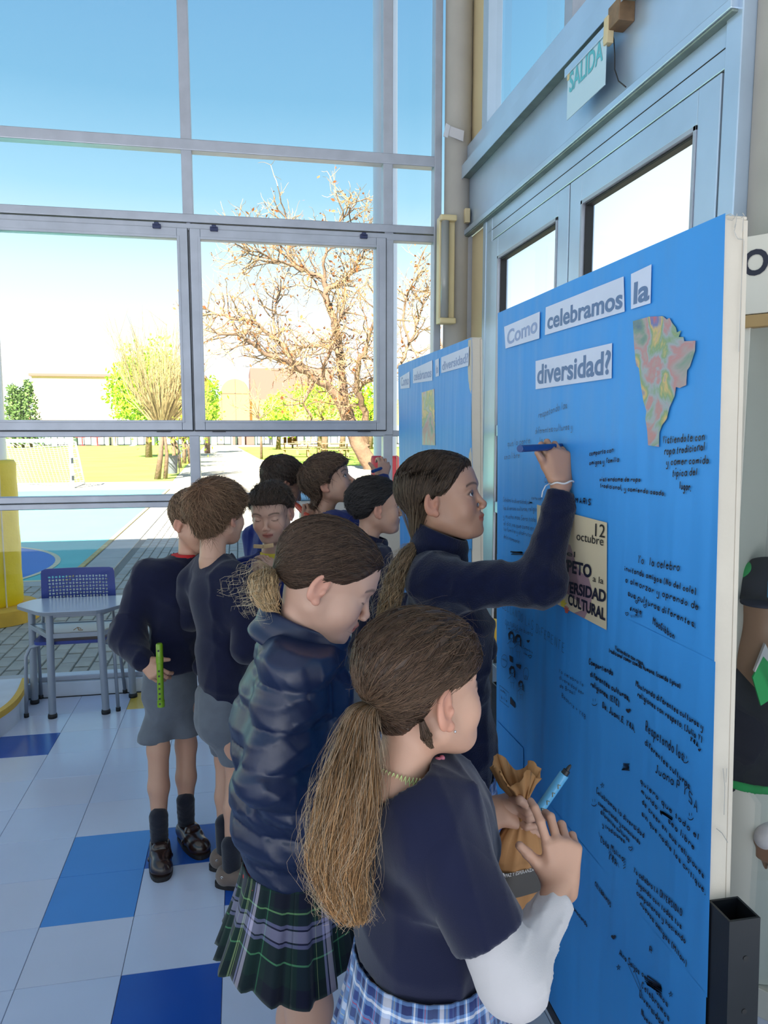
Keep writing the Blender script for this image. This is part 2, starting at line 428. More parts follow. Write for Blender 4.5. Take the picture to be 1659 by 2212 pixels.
# opening sashes in the middle band
nsash = 0
for x0, x1 in ((-3.0, -1.63), (-1.63, -.255), (-.255, .880)):
    a, b = x0+.006, x1-.006; z0, z1 = 1.530, 2.655; f = .058
    mb = MB(); y0 = WY-.012; y1 = WY+.045
    mb.box((a, y0, z0), (a+f, y1, z1), .003); mb.box((b-f, y0, z0), (b, y1, z1), .003); mb.box((a+f, y0, z0), (b-f, y1, z0+f), .003); mb.box((a+f, y0, z1-f), (b-f, y1, z1), .003)
    s = mb.build('sash_frame', M['alu'], wn)
    i = .014; mb = MB()
    for q in ((a+f-i, z0+f-i, a+f, z1-f+i), (b-f, z0+f-i, b-f+i, z1-f+i), (a+f, z0+f-i, b-f, z0+f), (a+f, z1-f, b-f, z1-f+i)):
        mb.box((q[0], y0-.004, q[1]), (q[2], y0+.01, q[3]), .001)
    mb.build('glazing_bead', M['alu'], s)
    mb = MB()
    mb.box((a-.003, y0+.004, z0-.004), (a, y1, z1)); mb.box((b, y0+.004, z0-.004), (b+.003, y1, z1)); mb.box((a, y0+.004, z0-.006), (b, y1, z0))
    mb.build('gasket', M['rubber'], s)
    box('window_pane', (a+f-.003, WY+.018, z0+f-.003), (b-f+.003, WY+.022, z1-f+.003), M['glass'], s)
    for t in (.12, .88):
        xx = a+(b-a)*t
        MB().box((xx-.022, y0-.016, z1-.012), (xx+.022, y0+.004, z1+.012), .003).box((xx-.012, y0-.022, z1+.004), (xx+.012, y0+.004, z1+.02), .002).build('latch', M['darkblue_clip'], s)
        box('hinge', (xx-.038, y0-.006, z0-.010), (xx+.038, y0+.006, z0-.001), M['dark'], s)
cols_x = (XL, -3.0, -1.63, -.255, .888, 1.17)
for k in range(5):
    for z0, z1 in ((.115, 1.085), (1.158, 1.492), (2.735, 3.075), (3.135, 4.6), (4.66, 5.6)) + (((1.528, 2.645),) if k in (0, 4) else ()):
        box('window_pane', (cols_x[k]+.02, WY+.03, z0-.01), (cols_x[k+1]-.02, WY+.034, z1+.01), M['glass'], wn)
# ---------------------------------------------------------------- corner column with the fluorescent lamp
def zat(u, v, y): return OY(u, v, y)
cc = OY(985, 700, 4.42)
mb = MB().lathe([(.079, 0), (.079, 5.6)], (cc[0], cc[1]-.0, 0), 32); column = struct('column', mb, M['col'], smooth=True); column.name = 'trim_1'
lt = empty('wall_lamp', (cc[0]-.045, cc[1]-.10, 2.4), 'cream fluorescent batten lamp fixed upright on the grey corner column', 'lamp')
p0 = OY(948, 468, 4.31); p1 = OY(980, 700, 4.31); lx0, lx1, lz0, lz1 = p0[0], p1[0]-.0, p1[2], p0[2]
M['cream'] = material('cream_lamp_plastic', lin((222, 205, 160)), .45, noise=(6, .06))
M['lampglass'] = material('clear_diffuser', lin((215, 218, 215)), .15, spec=.7); M['lampglass'].node_tree.nodes['Principled BSDF'].inputs['Transmission Weight'].default_value = .5
MB().box((lx0, 4.30, lz0), (lx1, 4.36, lz1), .006).build('lamp_body', M['cream'], lt)
MB().box((lx0-.002, 4.262, lz0-.004), (lx1+.002, 4.305, lz0+.03), .008).build('end_cap', M['cream'], lt)
MB().box((lx0-.002, 4.262, lz1-.03), (lx1+.002, 4.305, lz1+.004), .008).build('end_cap', M['cream'], lt)
MB().tube([(lx0+.032, 4.285, lz0+.03), (lx0+.032, 4.285, lz1-.03)], .024, 14).build('diffuser_tube', M['lampglass'], lt, True)
q = OY(985, 278, 4.30); M['tape'] = material('clear_tape', lin((205, 205, 212)), .2, spec=.7)
t = empty('card_holder', q, 'clear plastic card holder taped high on the corner column', 'holder')
MB().extr([(-.05, .0), (.05, -.028), (.055, .03), (-.045, .055)], q+A3(0, .02, -.03), (1, 0, 0), (0, 0, 1), (0, .006, 0)).build('holder_plate', M['tape'], t)
MB().extr([(-.07, -.01), (-.045, -.016), (-.03, .05), (-.055, .062)], q+A3(0, .014, -.03), (1, 0, 0), (0, 0, 1), (0, .006, 0)).build('tape_strip', M['white_trim'], t)

# ---------------------------------------------------------------- door wall (x = 1.36)
DX = 1.36
dw = sempty('wall_door')
def dbox(name, y0, y1, z0, z1, x0=DX, x1=DX+.08, mat='alu_door', parent=None, bev=.003):
    return box(name, (x0, min(y0, y1), z0), (x1, max(y0, y1), z1), M[mat], parent or dw, bev)
def dy(u, v): return OX(u, v, DX)[1]
def dz(u, v): return OX(u, v, DX)[2]
zb1 = 2.975
dbox('lintel_panel', 1.92, 4.5, 2.70, 3.0)
ml = MB(); ml.extr([(0, 0), (-.055, 0), (-.055, -.075), (-.052, -.075), (-.052, -.004), (0, -.004)], (DX, 1.0, zb1+.085), (1, 0, 0), (0, 0, 1), (0, 3.44, 0)); 
lb = ml.build('lintel_channel', M['alu_door'], dw)
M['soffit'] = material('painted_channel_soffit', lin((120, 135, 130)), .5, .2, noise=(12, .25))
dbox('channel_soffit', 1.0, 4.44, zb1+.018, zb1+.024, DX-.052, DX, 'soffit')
dbox('lintel_cap', 1.0, 4.46, zb1+.085, zb1+.20, DX-.02, DX+.06)
dbox('lintel_seam', 1.0, 4.46, zb1+.118, zb1+.122, DX-.0215, DX-.018, 'rubber')
dbox('door_hood', 1.92, 4.46, 2.672, 2.700, DX-.035, DX+.02)
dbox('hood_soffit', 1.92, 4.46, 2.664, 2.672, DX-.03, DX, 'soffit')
dbox('door_head', 1.92, 4.0, 2.545, 2.665, DX-.004, DX+.07)
dbox('head_seam', 1.92, 4.0, 2.598, 2.602, DX-.006, DX, 'rubber')
dbox('door_jamb', 3.93, 4.02, 0, 2.665, DX-.006, DX+.07)
dbox('door_jamb', 1.90, 1.97, 0, 4.8, DX-.012, DX+.08)
dbox('wall_post', 1.80, 1.90, 0, 5.6, DX+.03, DX+.12, 'col')
dbox('side_light_frame', 4.02, 4.07, 0, 2.67, DX-.01, DX+.07)
dbox('side_light_frame', 4.36, 4.42, 0, 2.67, DX-.01, DX+.07, 'alu')
dbox('side_panel', 4.07, 4.36, 0, 2.67, DX+.02, DX+.04, 'beige')
# upper glazing above the lintel
yu = [dy(1262, 0), dy(1060, 100)]
dbox('upper_mullion', 4.40, 4.46, 3.15, 5.6, DX-.01, DX+.07, 'alu')
dbox('upper_panel', 4.12, 4.40, 3.15, 5.6, DX+.02, DX+.05, 'beige')
dbox('upper_mullion', 4.03, 4.12, 3.15, 5.6, DX-.01, DX+.07)
for yy in (3.02, 2.0): dbox('upper_mullion', yy-.04, yy+.04, 3.15, 5.6, DX-.01, DX+.07, 'alu')
dbox('upper_transom', 1.0, 4.46, 5.2, 5.6, DX-.01, DX+.07, 'alu')
dbox('window_pane', 3.06, 4.03, 3.16, 5.2, DX+.035, DX+.039, 'glass')
dbox('window_pane', 2.04, 2.98, 3.16, 5.2, DX+.035, DX+.039, 'glass')
# two door leaves
for n, (ya, yb) in enumerate(((3.915, 2.957), (2.945, 1.978))):
    d = sempty('door_%d' % (n+1)); w1 = .105
    f1 = (n == 0)
    z1 = 2.535
    def leaf(nm, y0, y1, z0, zz, x0=DX-.014, x1=DX+.045, mat='alu_door'): return dbox(nm, y0, y1, z0, zz, x0, x1, mat, d)
    leaf('door_stile', ya, ya-w1, .02, z1); leaf('door_stile', yb, yb+w1, .02, z1)
    leaf('door_rail', ya-w1, yb+w1, z1-.10, z1); leaf('door_rail', ya-w1, yb+w1, .02, .25)
    for zz in (1.53, 1.12): leaf('door_rail', ya-w1, yb+w1, zz-.03, zz+.03)
    mb = MB(); i = .014
    for q in ((ya-w1, ya-w1-i), (yb+w1+i, yb+w1)): mb.box((DX-.018, q[1], .25), (DX+.0, q[0], z1-.1), .001)
    mb.box((DX-.018, yb+w1, z1-.1-i), (DX, ya-w1, z1-.1), .001); mb.build('glazing_bead', M['alu'], d)
    leaf('door_gasket', ya-w1-i, ya-w1-i-.008, .25, z1-.115, DX-.004, DX+.03, 'rubber'); leaf('door_gasket', ya-w1-i, yb+w1+i, z1-.122, z1-.114, DX-.004, DX+.03, 'rubber')
    leaf('door_pane', ya-w1, yb+w1, .25, z1-.1, DX+.018, DX+.022, 'glass')
    leaf('door_gap', yb-.006, yb, .02, z1+.004, DX-.004, DX+.03, 'rubber'); leaf('door_gap', ya, yb, z1, z1+.006, DX-.004, DX+.03, 'rubber')
# exit sign, junction box, cable
M['signw'] = material('sign_plate', lin((186, 210, 224)), .35, noise=(4, .03)); M['teal'] = material('sign_lettering', lin((88, 178, 190)), .4)
def text_obj(name, s, o, ax, ay, width, height, mat, parent, depth=.0006, bold=0, font_scale=1, shear=0):
    cu = bpy.data.curves.new(name, 'FONT'); cu.body = s; cu.offset = bold; cu.resolution_u = 4; cu.shear = shear
    tmp = bpy.data.objects.new('tmp', cu); C.objects.link(tmp); bpy.context.view_layer.update()
    me = bpy.data.meshes.new_from_object(tmp.evaluated_get(bpy.context.evaluated_depsgraph_get())); bpy.data.objects.remove(tmp); bpy.data.curves.remove(cu)
    n = len(me.vertices); co = np.zeros(n*3); me.vertices.foreach_get('co', co); co = co.reshape(-1, 3)
    mn, mx_ = co.min(0), co.max(0); k = (mx_-mn); x = (co[:, 0]-mn[0])/k[0]*width; y = co[:, 1]*(height/.70 if height else width/k[0])
    ax = np.asarray(ax, float); ay = np.asarray(ay, float)
    nn = np.cross(ax, ay); V = np.asarray(o)+x[:, None]*ax+y[:, None]*ay+nn/np.linalg.norm(nn)*depth
    me.vertices.foreach_set('co', V.ravel()); me.materials.clear(); me.materials.append(mat); me.update(); me.name = name
    return obj(name, me, parent)
a_, b_, c_, d_ = [OX(u, v, DX-.055) for u, v in ((1228, 163), (1311, 92), (1309, 184), (1231, 254))]
es = empty('exit_sign', (a_+c_)/2, 'pale hanging plate with SALIDA in teal letters under the lintel channel', 'sign')
yA, yB = a_[1], b_[1]; zT = max(a_[2], b_[2])-.002; zB = (c_[2]+d_[2])/2
MB().box((DX-.058, yB, zB), (DX-.055, yA, zT), .0005).build('sign_plate', M['signw'], es)
text_obj('lettering', 'SALIDA', (DX-.059, yA-.02, zB+.095), (0, -1, 0), (0, 0, 1), (yA-yB)-.04, .072, M['teal'], es, .0005, bold=.02)
for yy in (yA-.01, yB+.01): MB().box((DX-.062, yy-.008, zT-.02), (DX-.05, yy+.008, zT+.015), .001).build('hanger_clip', M['beige'], es)
MB().box((DX-.064, yB, zT), (DX-.05, yA+.02, zT+.032), .002).build('sign_rail', M['alu_door'], es)
jb = OX(1312, 62, DX-.05); M['rust'] = material('brown_metal_box', lin((120, 95, 70)), .6, noise=(20, .3))
t = empty('junction_box', jb, 'small rusty brown junction box at the end of the exit sign', 'junction box')
MB().box((jb[0]-.01, jb[1]-.10, jb[2]-.02), (jb[0]+.05, jb[1]-.02, jb[2]+.055), .003).build('box_body', M['rust'], t)
MB().box((jb[0]-.015, jb[1]-.03, jb[2]-.06), (jb[0]+.01, jb[1]+.0, jb[2]+.03), .002).build('bracket', M['beige'], t)
pts = [OX(u, v, DX-.03) for u, v in ((1318, 60), (1326, 85), (1328, 120), (1328, 150), (1336, 175), (1352, 188))]
tag(MB().tube(pts, .0022, 6).build('cable', M['dark'], None, True), 'thin dark cable looping from the junction box down to the door hood', 'cable')
pb = OX(1011, 466, DX-.02); tag(MB().box((pb[0]-.02, pb[1]-.012, pb[2]-.04), (pb[0]+.01, pb[1]+.02, pb[2]+.04), .003).build('sensor_box', M['beige'], None), 'little beige sensor box in the corner beside the column, above the doors', 'sensor')
# ================================================================ OUTSIDE
G = -.03
def OG(u, v, z=G): return OZ(u, v, z)
def OD(u, v, dist):                       # point on the ray of (u, v) at room-y = dist
    return OY(u, v, dist)
M['paving_base'] = material('mortar_bed', lin((128, 122, 112)), .9, noise=(3, .1))
M['brick'] = material('grey_paver', lin((168, 162, 152)), .85, noise=(6, .14), bump=(60, .4, .003))
M['slab'] = material('concrete_band', lin((176, 172, 164)), .85, noise=(4, .08), bump=(40, .3, .003))
M['court'] = material('teal_court_paint', lin((92, 186, 178)), .7, noise=(1.5, .05))
M['courtblue'] = material('blue_court_paint', lin((50, 120, 190)), .7, noise=(2, .04))
M['courtline'] = material('pale_court_line', lin((214, 200, 160)), .7, noise=(12, .1))
M['yline'] = material('worn_yellow_edge', lin((190, 170, 110)), .8, noise=(14, .25))
M['grass'] = material('lawn', lin((138, 166, 58)), .95, noise=(.6, .28), bump=(20, .6, .02))
M['path'] = material('pale_path', lin((180, 172, 156)), .9, noise=(.8, .10), bump=(14, .3, .01))
M['earth'] = material('dry_ground', lin((170, 160, 120)), .95, noise=(.4, .15))
M['ypad'] = material('yellow_vinyl_padding', lin((232, 200, 10)), .45, noise=(5, .05), bump=(9, .5, .02))
M['rpad'] = material('red_vinyl_padding', lin((215, 35, 55)), .45, noise=(5, .05), bump=(12, .4, .01))
M['pole'] = material('pale_blue_steel', lin((186, 196, 214)), .35, .3, noise=(3, .05))
M['ykerb'] = material('yellow_concrete_kerb', lin((218, 170, 60)), .8, noise=(8, .12))
M['white'] = material('white_enamel', lin((235, 236, 238)), .4)
M['bark'] = material('pale_bark', lin((112, 88, 68)), .9, noise=(4, .3), bump=(10, .8, .03))
M['twig'] = material('tan_twigs', lin((158, 126, 90)), .9, noise=(2, .2))
M['fan'] = material('straw_branches', lin((152, 130, 86)), .9, noise=(2, .15))
M['leafy'] = material('yellow_green_leaves', lin((160, 196, 30)), .8, noise=(2.5, .35))
M['leafd'] = material('dark_pine_leaves', lin((92, 118, 60)), .9, noise=(1.5, .3))
M['leafb'] = material('rusty_dry_leaves', lin((150, 84, 36)), .8, noise=(3, .3))
M['fac'] = material('cream_render', lin((196, 178, 150)), .9, noise=(.2, .03))
M['facy'] = material('ochre_render', lin((200, 160, 86)), .9, noise=(.3, .04))
M['facd'] = material('brown_roof_edge', lin((120, 90, 80)), .8)
M['shop'] = material('tinted_shopfront', lin((150, 190, 180)), .15, spec=.8)
M['shopd'] = material('dark_shop_frame', lin((60, 62, 66)), .5)
M['bin'] = material('grey_bin_plastic', lin((96, 98, 104)), .6)
M['net'] = material('white_net_cord', lin((230, 232, 228)), .8)
def st(name, mb, mat, **k): return struct(name, mb, M[mat], **k)
def flat(x0, y0, x1, y1, z, t=.02): return MB().box((x0, y0, z-t), (x1, y1, z))
st('ground', flat(-90, 4.56, 90, 140, G-.05, .05), 'earth')
st('trim_2', flat(-9, 4.52, 9, 4.62, G+.005, .06), 'slab')
# paved terrace with individual pavers
pv = sempty('paving'); pb_ = flat(-9, 4.62, 9, 22, G-.012).build('mortar_bed', M['paving_base'], pv)
BW, BL = .106, .212
def brick_geo(w, l):
    e = .006; return ([(-w, -l, -.03), (w, -l, -.03), (w, l, -.03), (-w, l, -.03), (-w+e, -l+e, 0), (w-e, -l+e, 0), (w-e, l-e, 0), (-w+e, l-e, 0)], [(0, 1, 5, 4), (1, 2, 6, 5), (2, 3, 7, 6), (3, 0, 4, 7), (4, 5, 6, 7)])
bV, bF = brick_geo(BW/2-.003, BL/2-.003); bme = mesh('paver', bV, bF, M['brick'], False)
rows = []
def courty(x): return x < -1.77
for i in range(-26, 32):
    x = i*BW
    for j in range(0, 50):
        y = 4.74+j*BL+(BL/2 if i % 2 else 0)
        if y > 14.4 or (x < -1.36 and y > 7.95): continue
        rows.append((x, y))
rows.sort(key=lambda p: (p[0]+.9)**2*1.2+(p[1]-4.3)**2 if p[0] < .4 else 1e3+p[1])
far = MB()
for n, (x, y) in enumerate(rows):
    dz_ = rng.uniform(-.004, .002)
    if n < 296:
        o = bpy.data.objects.new('paver', bme); o.location = (x, y, G+dz_); o.rotation_euler = (rng.uniform(-.008, .008), rng.uniform(-.008, .008), rng.uniform(-.012, .012)); link(o, pv)
    else: far.add([(a+x, b+y, c+G+dz_) for a, b, c in bV], bF)
tag(far.build('paver_field', M['brick'], pv), kind='stuff')
for i in range(14):       # concrete slabs beside the court
    y0 = 8.02+i*.66; o = MB().box((-1.745, y0, G-.03), (-1.415, y0+.645, G+.002+rng.uniform(-.002, .002)), .004).build('edge_slab', M['slab'], pv)
for i in range(10):
    x0 = -1.75-(i+1)*.66; MB().box((x0+.01, 7.78, G-.03), (x0+.65, 8.02, G+.002)).build('edge_slab', M['slab'], pv)
ct = sempty('court'); c0 = flat(-14, 8.08, -1.83, 19.6, G+.001).build('court_surface', M['court'], ct)
flat(-1.83, 8.02, -1.775, 19.6, G+.004).build('edge_line', M['yline'], ct); flat(-14, 8.02, -1.83, 8.08, G+.004).build('edge_line', M['courtline'], ct)
def arcpts(cx, cy, r, a0, a1, n): return [(cx+r*math.cos(a0+(a1-a0)*i/n), cy+r*math.sin(a0+(a1-a0)*i/n)) for i in range(n+1)]
cx_, cy_, cr_ = -3.90, 8.905, 1.79; a_0 = math.asin((8.08-cy_)/cr_)
MB().prism(arcpts(cx_, cy_, cr_-.03, a_0, math.pi-a_0, 48), G+.001, G+.004).build('blue_circle', M['courtblue'], ct)
o_ = arcpts(cx_, cy_, cr_+.03, a_0, math.pi-a_0, 48); i_ = arcpts(cx_, cy_, cr_-.03, a_0, math.pi-a_0, 48); mb = MB()
for k in range(48): mb.add([(*o_[k], G+.005), (*o_[k+1], G+.005), (*i_[k+1], G+.005), (*i_[k], G+.005)], [(0, 1, 2, 3)])
mb.build('circle_line', M['courtline'], ct)
st('path', flat(-60, 19.6, 60, 22.4, G+.001), 'path')
fd = MB().prism([(-60, 22.4), (-1.95, 22.4), (-2.9, 66), (-60, 66)], G-.03, G+.01); tag(fd.build('lawn', M['grass']), kind='structure')
fd = MB().prism([(1.0, 36.5), (2.9, 30), (30, 30), (30, 56), (-.2, 60)], G-.03, G+.008); tag(fd.build('lawn', M['grass']), kind='structure')
tag(MB().prism([(5.2, 19), (30, 19), (30, 28), (6.6, 28)], G-.03, G+.012).build('lawn', M['grass']), kind='structure')
st('path', MB().prism([(-1.95, 22.4), (60, 22.4), (60, 66), (-2.9, 66)], G-.03, G-.002), 'path')

# padded columns
def pole(x, y, r, pr, z1, pad, lab, z0=G, base=False):
    t = empty('padded_column', (x, y, G), lab, 'column')
    MB().lathe([(r, 0), (r, 6.2)], (x, y, G), 28).build('steel_pole', M['pole'], t, True)
    prof = [(pr*.9, z0-G), (pr, z0-G+.03)]+[(pr*(1+.015*math.sin(k*2.1)), z0-G+.03+(z1-z0-.06)*k/9) for k in range(1, 9)]+[(pr, z1-G-.03), (pr*.93, z1-G), (r, z1-G+.004)]
    p = MB().lathe(prof, (x, y, G), 36).build('padding', M[pad], t, True)
    MB().box((x+pr*.62, y-pr*.80, z0), (x+pr*.66, y-pr*.72, z1)).build('padding_seam', M['courtline'], p)
    if base: MB().lathe([(0, .13), (pr+.10, .13), (pr+.115, .115), (pr+.115, 0)], (x, y, G), 40).build('kerb_ring', M['ykerb'], t, True, .6)
    return t
q = OG(-10, 1345); qt = OD(37, 995, q[1])
pole(q[0]-.03, q[1]+.12, .15, .215, qt[2], 'ypad', 'tall pale steel column wrapped in yellow padding outside the left window', z0=G+.12, base=True)
q = OD(832, 985, 6.1); pole(q[0], 6.1, .098, .122, q[2], 'rpad', 'tall pale steel column wrapped in red padding behind the second mullion')
# goal
g0 = OG(157, 1055); g1 = OG(-40, 1049); gh = OD(147, 952, g0[1])[2]; t = empty('football_goal', g0, 'white football goal with a net at the edge of the lawn', 'goal')
gx0 = g0[0]-3.0; gy = g0[1]; r_ = .05
MB().tube([(g0[0], gy, G), (g0[0], gy, gh)], r_, 10).build('post', M['white'], t, True); MB().tube([(gx0, gy, G), (gx0, gy, gh)], r_, 10).build('post', M['white'], t, True)
MB().tube([(gx0, gy, gh), (g0[0], gy, gh)], r_, 10).build('crossbar', M['white'], t, True)
for xx in (gx0, g0[0]): MB().tube([(xx, gy, gh), (xx, gy+.6, gh-.05), (xx, gy+1.5, G+.02), (xx, gy, G+.02)], .025, 6).build('rear_frame', M['white'], t, True)
mb = MB()
for i in range(33):
    x = gx0+3.0*i/32; mb.tube([(x, gy, gh-.03), (x, gy+.5, gh-.12+.05*math.sin(i)), (x, gy+1.0, (gh+G)/2-.1), (x, gy+1.5, G+.03)], .008, 3, False)
for j in range(21):
    s_ = j/20; yy = gy+.5+1.0*s_; zz = gh-.12-(gh-.12-G)*s_; mb.tube([(gx0, yy, zz), (gx0+1.5, yy+.12, zz-.10*(1-s_)), (g0[0], yy, zz)], .008, 3, False)
for j in range(14):
    zz = G+.1+j*.13
    mb.tube([(g0[0], gy+.05, zz), (g0[0], gy+1.4*(1-j/16), zz)], .007, 3, False)
tag(mb.build('net', M['net'], t), kind='stuff')
MB().box((g0[0]+.0, gy-.06, .62), (g0[0]+.06, gy-.04, .76)).build('sticker', M['dark'], t); MB().box((g0[0]+.0, gy-.06, .18), (g0[0]+.06, gy-.04, .30)).build('sticker', M['dark'], t)

# trees
class Branches:
    def __init__(s): s.P = []; s.R = []
    def seg(s, pts, r0, r1): s.P.append(pts); s.R.append((r0, r1))
def grow(mb, tw, tips, p, d, L, r, depth, rr, curl=.35, up=.12, sides=4):
    n = 4; pts = [p]; 
    for i in range(n):
        d = nrm(d+rr.normal(size=3)*curl*.5+A3(0, 0, up)); p = p+d*L/n; pts.append(p)
    (mb if r > .025 else tw).tube(pts, [r*(1-.45*i/n) for i in range(n+1)], sides if r > .025 else 3, False)
    if depth == 0: tips.append(p); return
    for k in range(3 if depth > 1 else 3):
        q = pts[rr.randint(2, n+1)]; dd = nrm(d+rr.normal(size=3)*.85)
        grow(mb, tw, tips, q, dd, L*rr.uniform(.55, .8), r*.55, depth-1, rr, curl, up, sides)
def leaves(pts, size, rr, n=1, spread=.1):
    V = []; F = []
    for p in pts:
        for _ in range(n):
            c = p+rr.normal(size=3)*spread; a = nrm(rr.normal(size=3)); b = nrm(np.cross(a, rr.normal(size=3))); s = size*rr.uniform(.6, 1.3); k = len(V)
            V += [c-a*s, c+b*s*.55, c+a*s, c-b*s*.5]; F.append((k, k+1, k+2, k+3))
    return np.array(V), np.array(F)
Yt = 27.3
t = empty('bare_tree', OG(800, 1010), 'large bare spreading tree with a few rusty leaves outside the middle window', 'tree')
limbs = [([(805, 1016), (788, 985), (765, 938), (752, 905), (735, 868), (712, 838)], .33, .17, 0),
         ([(712, 838), (680, 818), (650, 800), (620, 780), (585, 770), (545, 742), (512, 722), (470, 722)], .15, .03, -1),
         ([(680, 818), (662, 800), (630, 775), (600, 735), (560, 702), (512, 690), (470, 680), (448, 668)], .12, .025, 1.2),
         ([(790, 968), (768, 930), (745, 870), (737, 800), (730, 730), (722, 690), (702, 635), (698, 600), (675, 592), (650, 585), (628, 562), (620, 520), (618, 470)], .20, .03, .8),
         ([(702, 635), (712, 620), (738, 616), (752, 596), (765, 575), (785, 545), (790, 500)], .09, .02, .3),
         ([(712, 838), (698, 812), (702, 780), (712, 740), (730, 700), (742, 672)], .07, .02, -.8),
         ([(737, 765), (715, 750), (680, 748), (650, 752), (615, 765)], .10, .02, 1.6),
         ([(650, 585), (620, 570), (590, 560), (560, 545), (530, 538)], .05, .015, -.6),
         ([(790, 955), (790, 890), (768, 845), (775, 790), (792, 745), (806, 700), (815, 650)], .15, .03, -1.5),
         ([(768, 845), (790, 825), (830, 815), (862, 790), (885, 740), (905, 690), (915, 640)], .10, .02, .5),
         ([(862, 790), (890, 800), (925, 790), (960, 770)], .07, .02, -.6),
         ([(885, 740), (870, 690), (880, 640), (895, 590)], .05, .015, .6),
         ([(680, 818), (665, 845), (655, 870), (672, 900)], .08, .02, -1.),
         ([(600, 735), (590, 700), (595, 660), (610, 620)], .05, .015, .9),
         ([(702, 600), (700, 560), (712, 520), (742, 470), (760, 440)], .06, .015, -.5)]
rr = np.random.RandomState(5); mb = MB(); tw = MB(); tips = []
for pts, r0, r1, dy_ in limbs:
    P = [OD(u, v, Yt+dy_*i/len(pts)*1.6) for i, (u, v) in enumerate(pts)]
    Q = [P[0]]
    for a, b in zip(P[:-1], P[1:]):
        for k in (1, 2, 3): Q.append(a+(b-a)*k/3+rr.normal(size=3)*.035*(k < 3))
    m = len(Q); mb.tube(Q, [r0+(r1-r0)*i/(m-1) for i in range(m)], 8, False)
    for k in range(4, m):
        if r0 > .3 and k < m-6: continue
        for _ in range(2 if r0 < .3 else 1):
            d = nrm(nrm(Q[k]-Q[k-1])+rr.normal(size=3)*1.0); grow(mb, tw, tips, Q[k], d, rr.uniform(.55, 1.15), .028, 2, rr, .45, .06)
mb.build('trunk', M['bark'], t, True); tag(tw.build('twigs', M['twig'], t), kind='stuff')
sel = [tips[i] for i in rr.permutation(len(tips))[:900]]; V, F = leaves(sel, .085, rr, 1, .08); tag(obj('dry_leaves', mesh('dry_leaves', V, F, M['leafb'], False), t), kind='stuff')
# pollarded fan trees in a row along the lawn
for n, (u, v, ub, vb, spread, hgt) in enumerate(((340, 1036, 350, 925, 1.35, 2.9), (376, 1012, 372, 940, 1.1, 2.2), (398, 1002, 395, 945, 1.1, 2.2), (412, 990, 408, 948, 1.0, 2.0))):
    b0 = OG(u, v); b1 = OD(ub, vb, b0[1]); t = empty('pollarded_tree', b0, ['nearest pollarded tree of the row, fan of straw-coloured rods above the lawn edge', 'second pollarded tree of the row beside the nearer grey bin', 'third pollarded tree of the row', 'farthest pollarded tree of the row near the second mullion'][n], 'tree', 'pollarded trees along the lawn')
    mb = MB(); mb.tube([b0, (b0+b1)/2+A3(.03, 0, 0), b1], [.10, .075, .07], 8); mb.tube([b0+A3(.22, .1, 0), (b0+b1)/2+A3(.2, .1, 0), b1+A3(.05, 0, -.1)], [.07, .055, .05], 8)
    mb.build('trunk', M['bark'], t, True); tw = MB()
    for k in range(230 if n == 0 else 90):
        a = rr.uniform(0, 6.28); s_ = rr.uniform(0, 1)**.7*spread; L = hgt*rr.uniform(.55, 1.0); q = b1+A3(math.cos(a)*.12, math.sin(a)*.12, rr.uniform(-.1, .3))
        e = q+A3(math.cos(a)*s_, math.sin(a)*s_, L); m_ = (q+e)/2+A3(math.cos(a)*s_*.18, math.sin(a)*s_*.18, -.1)+rr.normal(size=3)*.03
        tw.tube([q, m_, e], [.017, .011, .004], 3, False)
        for _ in range(2): f = m_+(e-m_)*rr.rand(); tw.tube([f, f+nrm(e-m_+rr.normal(size=3)*.5)*L*.3], [.007, .003], 3, False)
    tag(tw.build('rods', M['fan'], t), kind='stuff')
    if n:
        V, F = leaves([b1+A3(*(rr.normal(size=3)*A3(.6, .6, .5)))+A3(0, 0, .6) for _ in range(400)], .09, rr); tag(obj('foliage', mesh('foliage', V, F, M['leafy'], False), t), kind='stuff')
def leafy_tree(name, lab, c, R, h0, n, mat, size, trunk=.18, clumps=26, grp=None):
    t = empty(name, (c[0], c[1], G), lab, 'tree', grp); MB().tube([(c[0], c[1], G), (c[0]+.1, c[1], c[2])], [trunk, trunk*.5], 8).build('trunk', M['bark'], t, True)
    pts = []
    for k in range(clumps):
        d = nrm(rr.normal(size=3)); cc_ = np.array(c)+d*np.array(R)*rr.uniform(.3, .85)
        for _ in range(n//clumps): pts.append(cc_+nrm(rr.normal(size=3))*rr.uniform(.6, 1)*np.array(R)*.34)
    V, F = leaves(pts, size, rr); tag(obj('foliage', mesh('foliage', V, F, M[mat], False), t), kind='stuff'); return t
c = OD(316, 838, 40); leafy_tree('leafy_tree', 'bright yellow-green leafy tree behind the pollarded tree', c, (2.2, 2.0, 2.55), 0, 7000, 'leafy', .12, clumps=60)
c = OD(445, 870, 46); leafy_tree('leafy_tree', 'low yellow-green bush tree behind the mullion at the ochre wall', c, (1.0, 1.2, 1.6), 0, 1600, 'leafy', .12)
for n, (u, v, rx) in enumerate(((690, 870, 2.6), (800, 880, 2.2), (600, 905, 1.6))):
    c = OD(u, v, 52); leafy_tree('leafy_tree', ['pale green tree far behind the bare tree, centre', 'pale green tree far behind the bare tree, beside its trunk', 'small green tree before the ochre wall'][n], c, (rx, 1.6, 1.7), 0, 1500, 'leafy', .14)
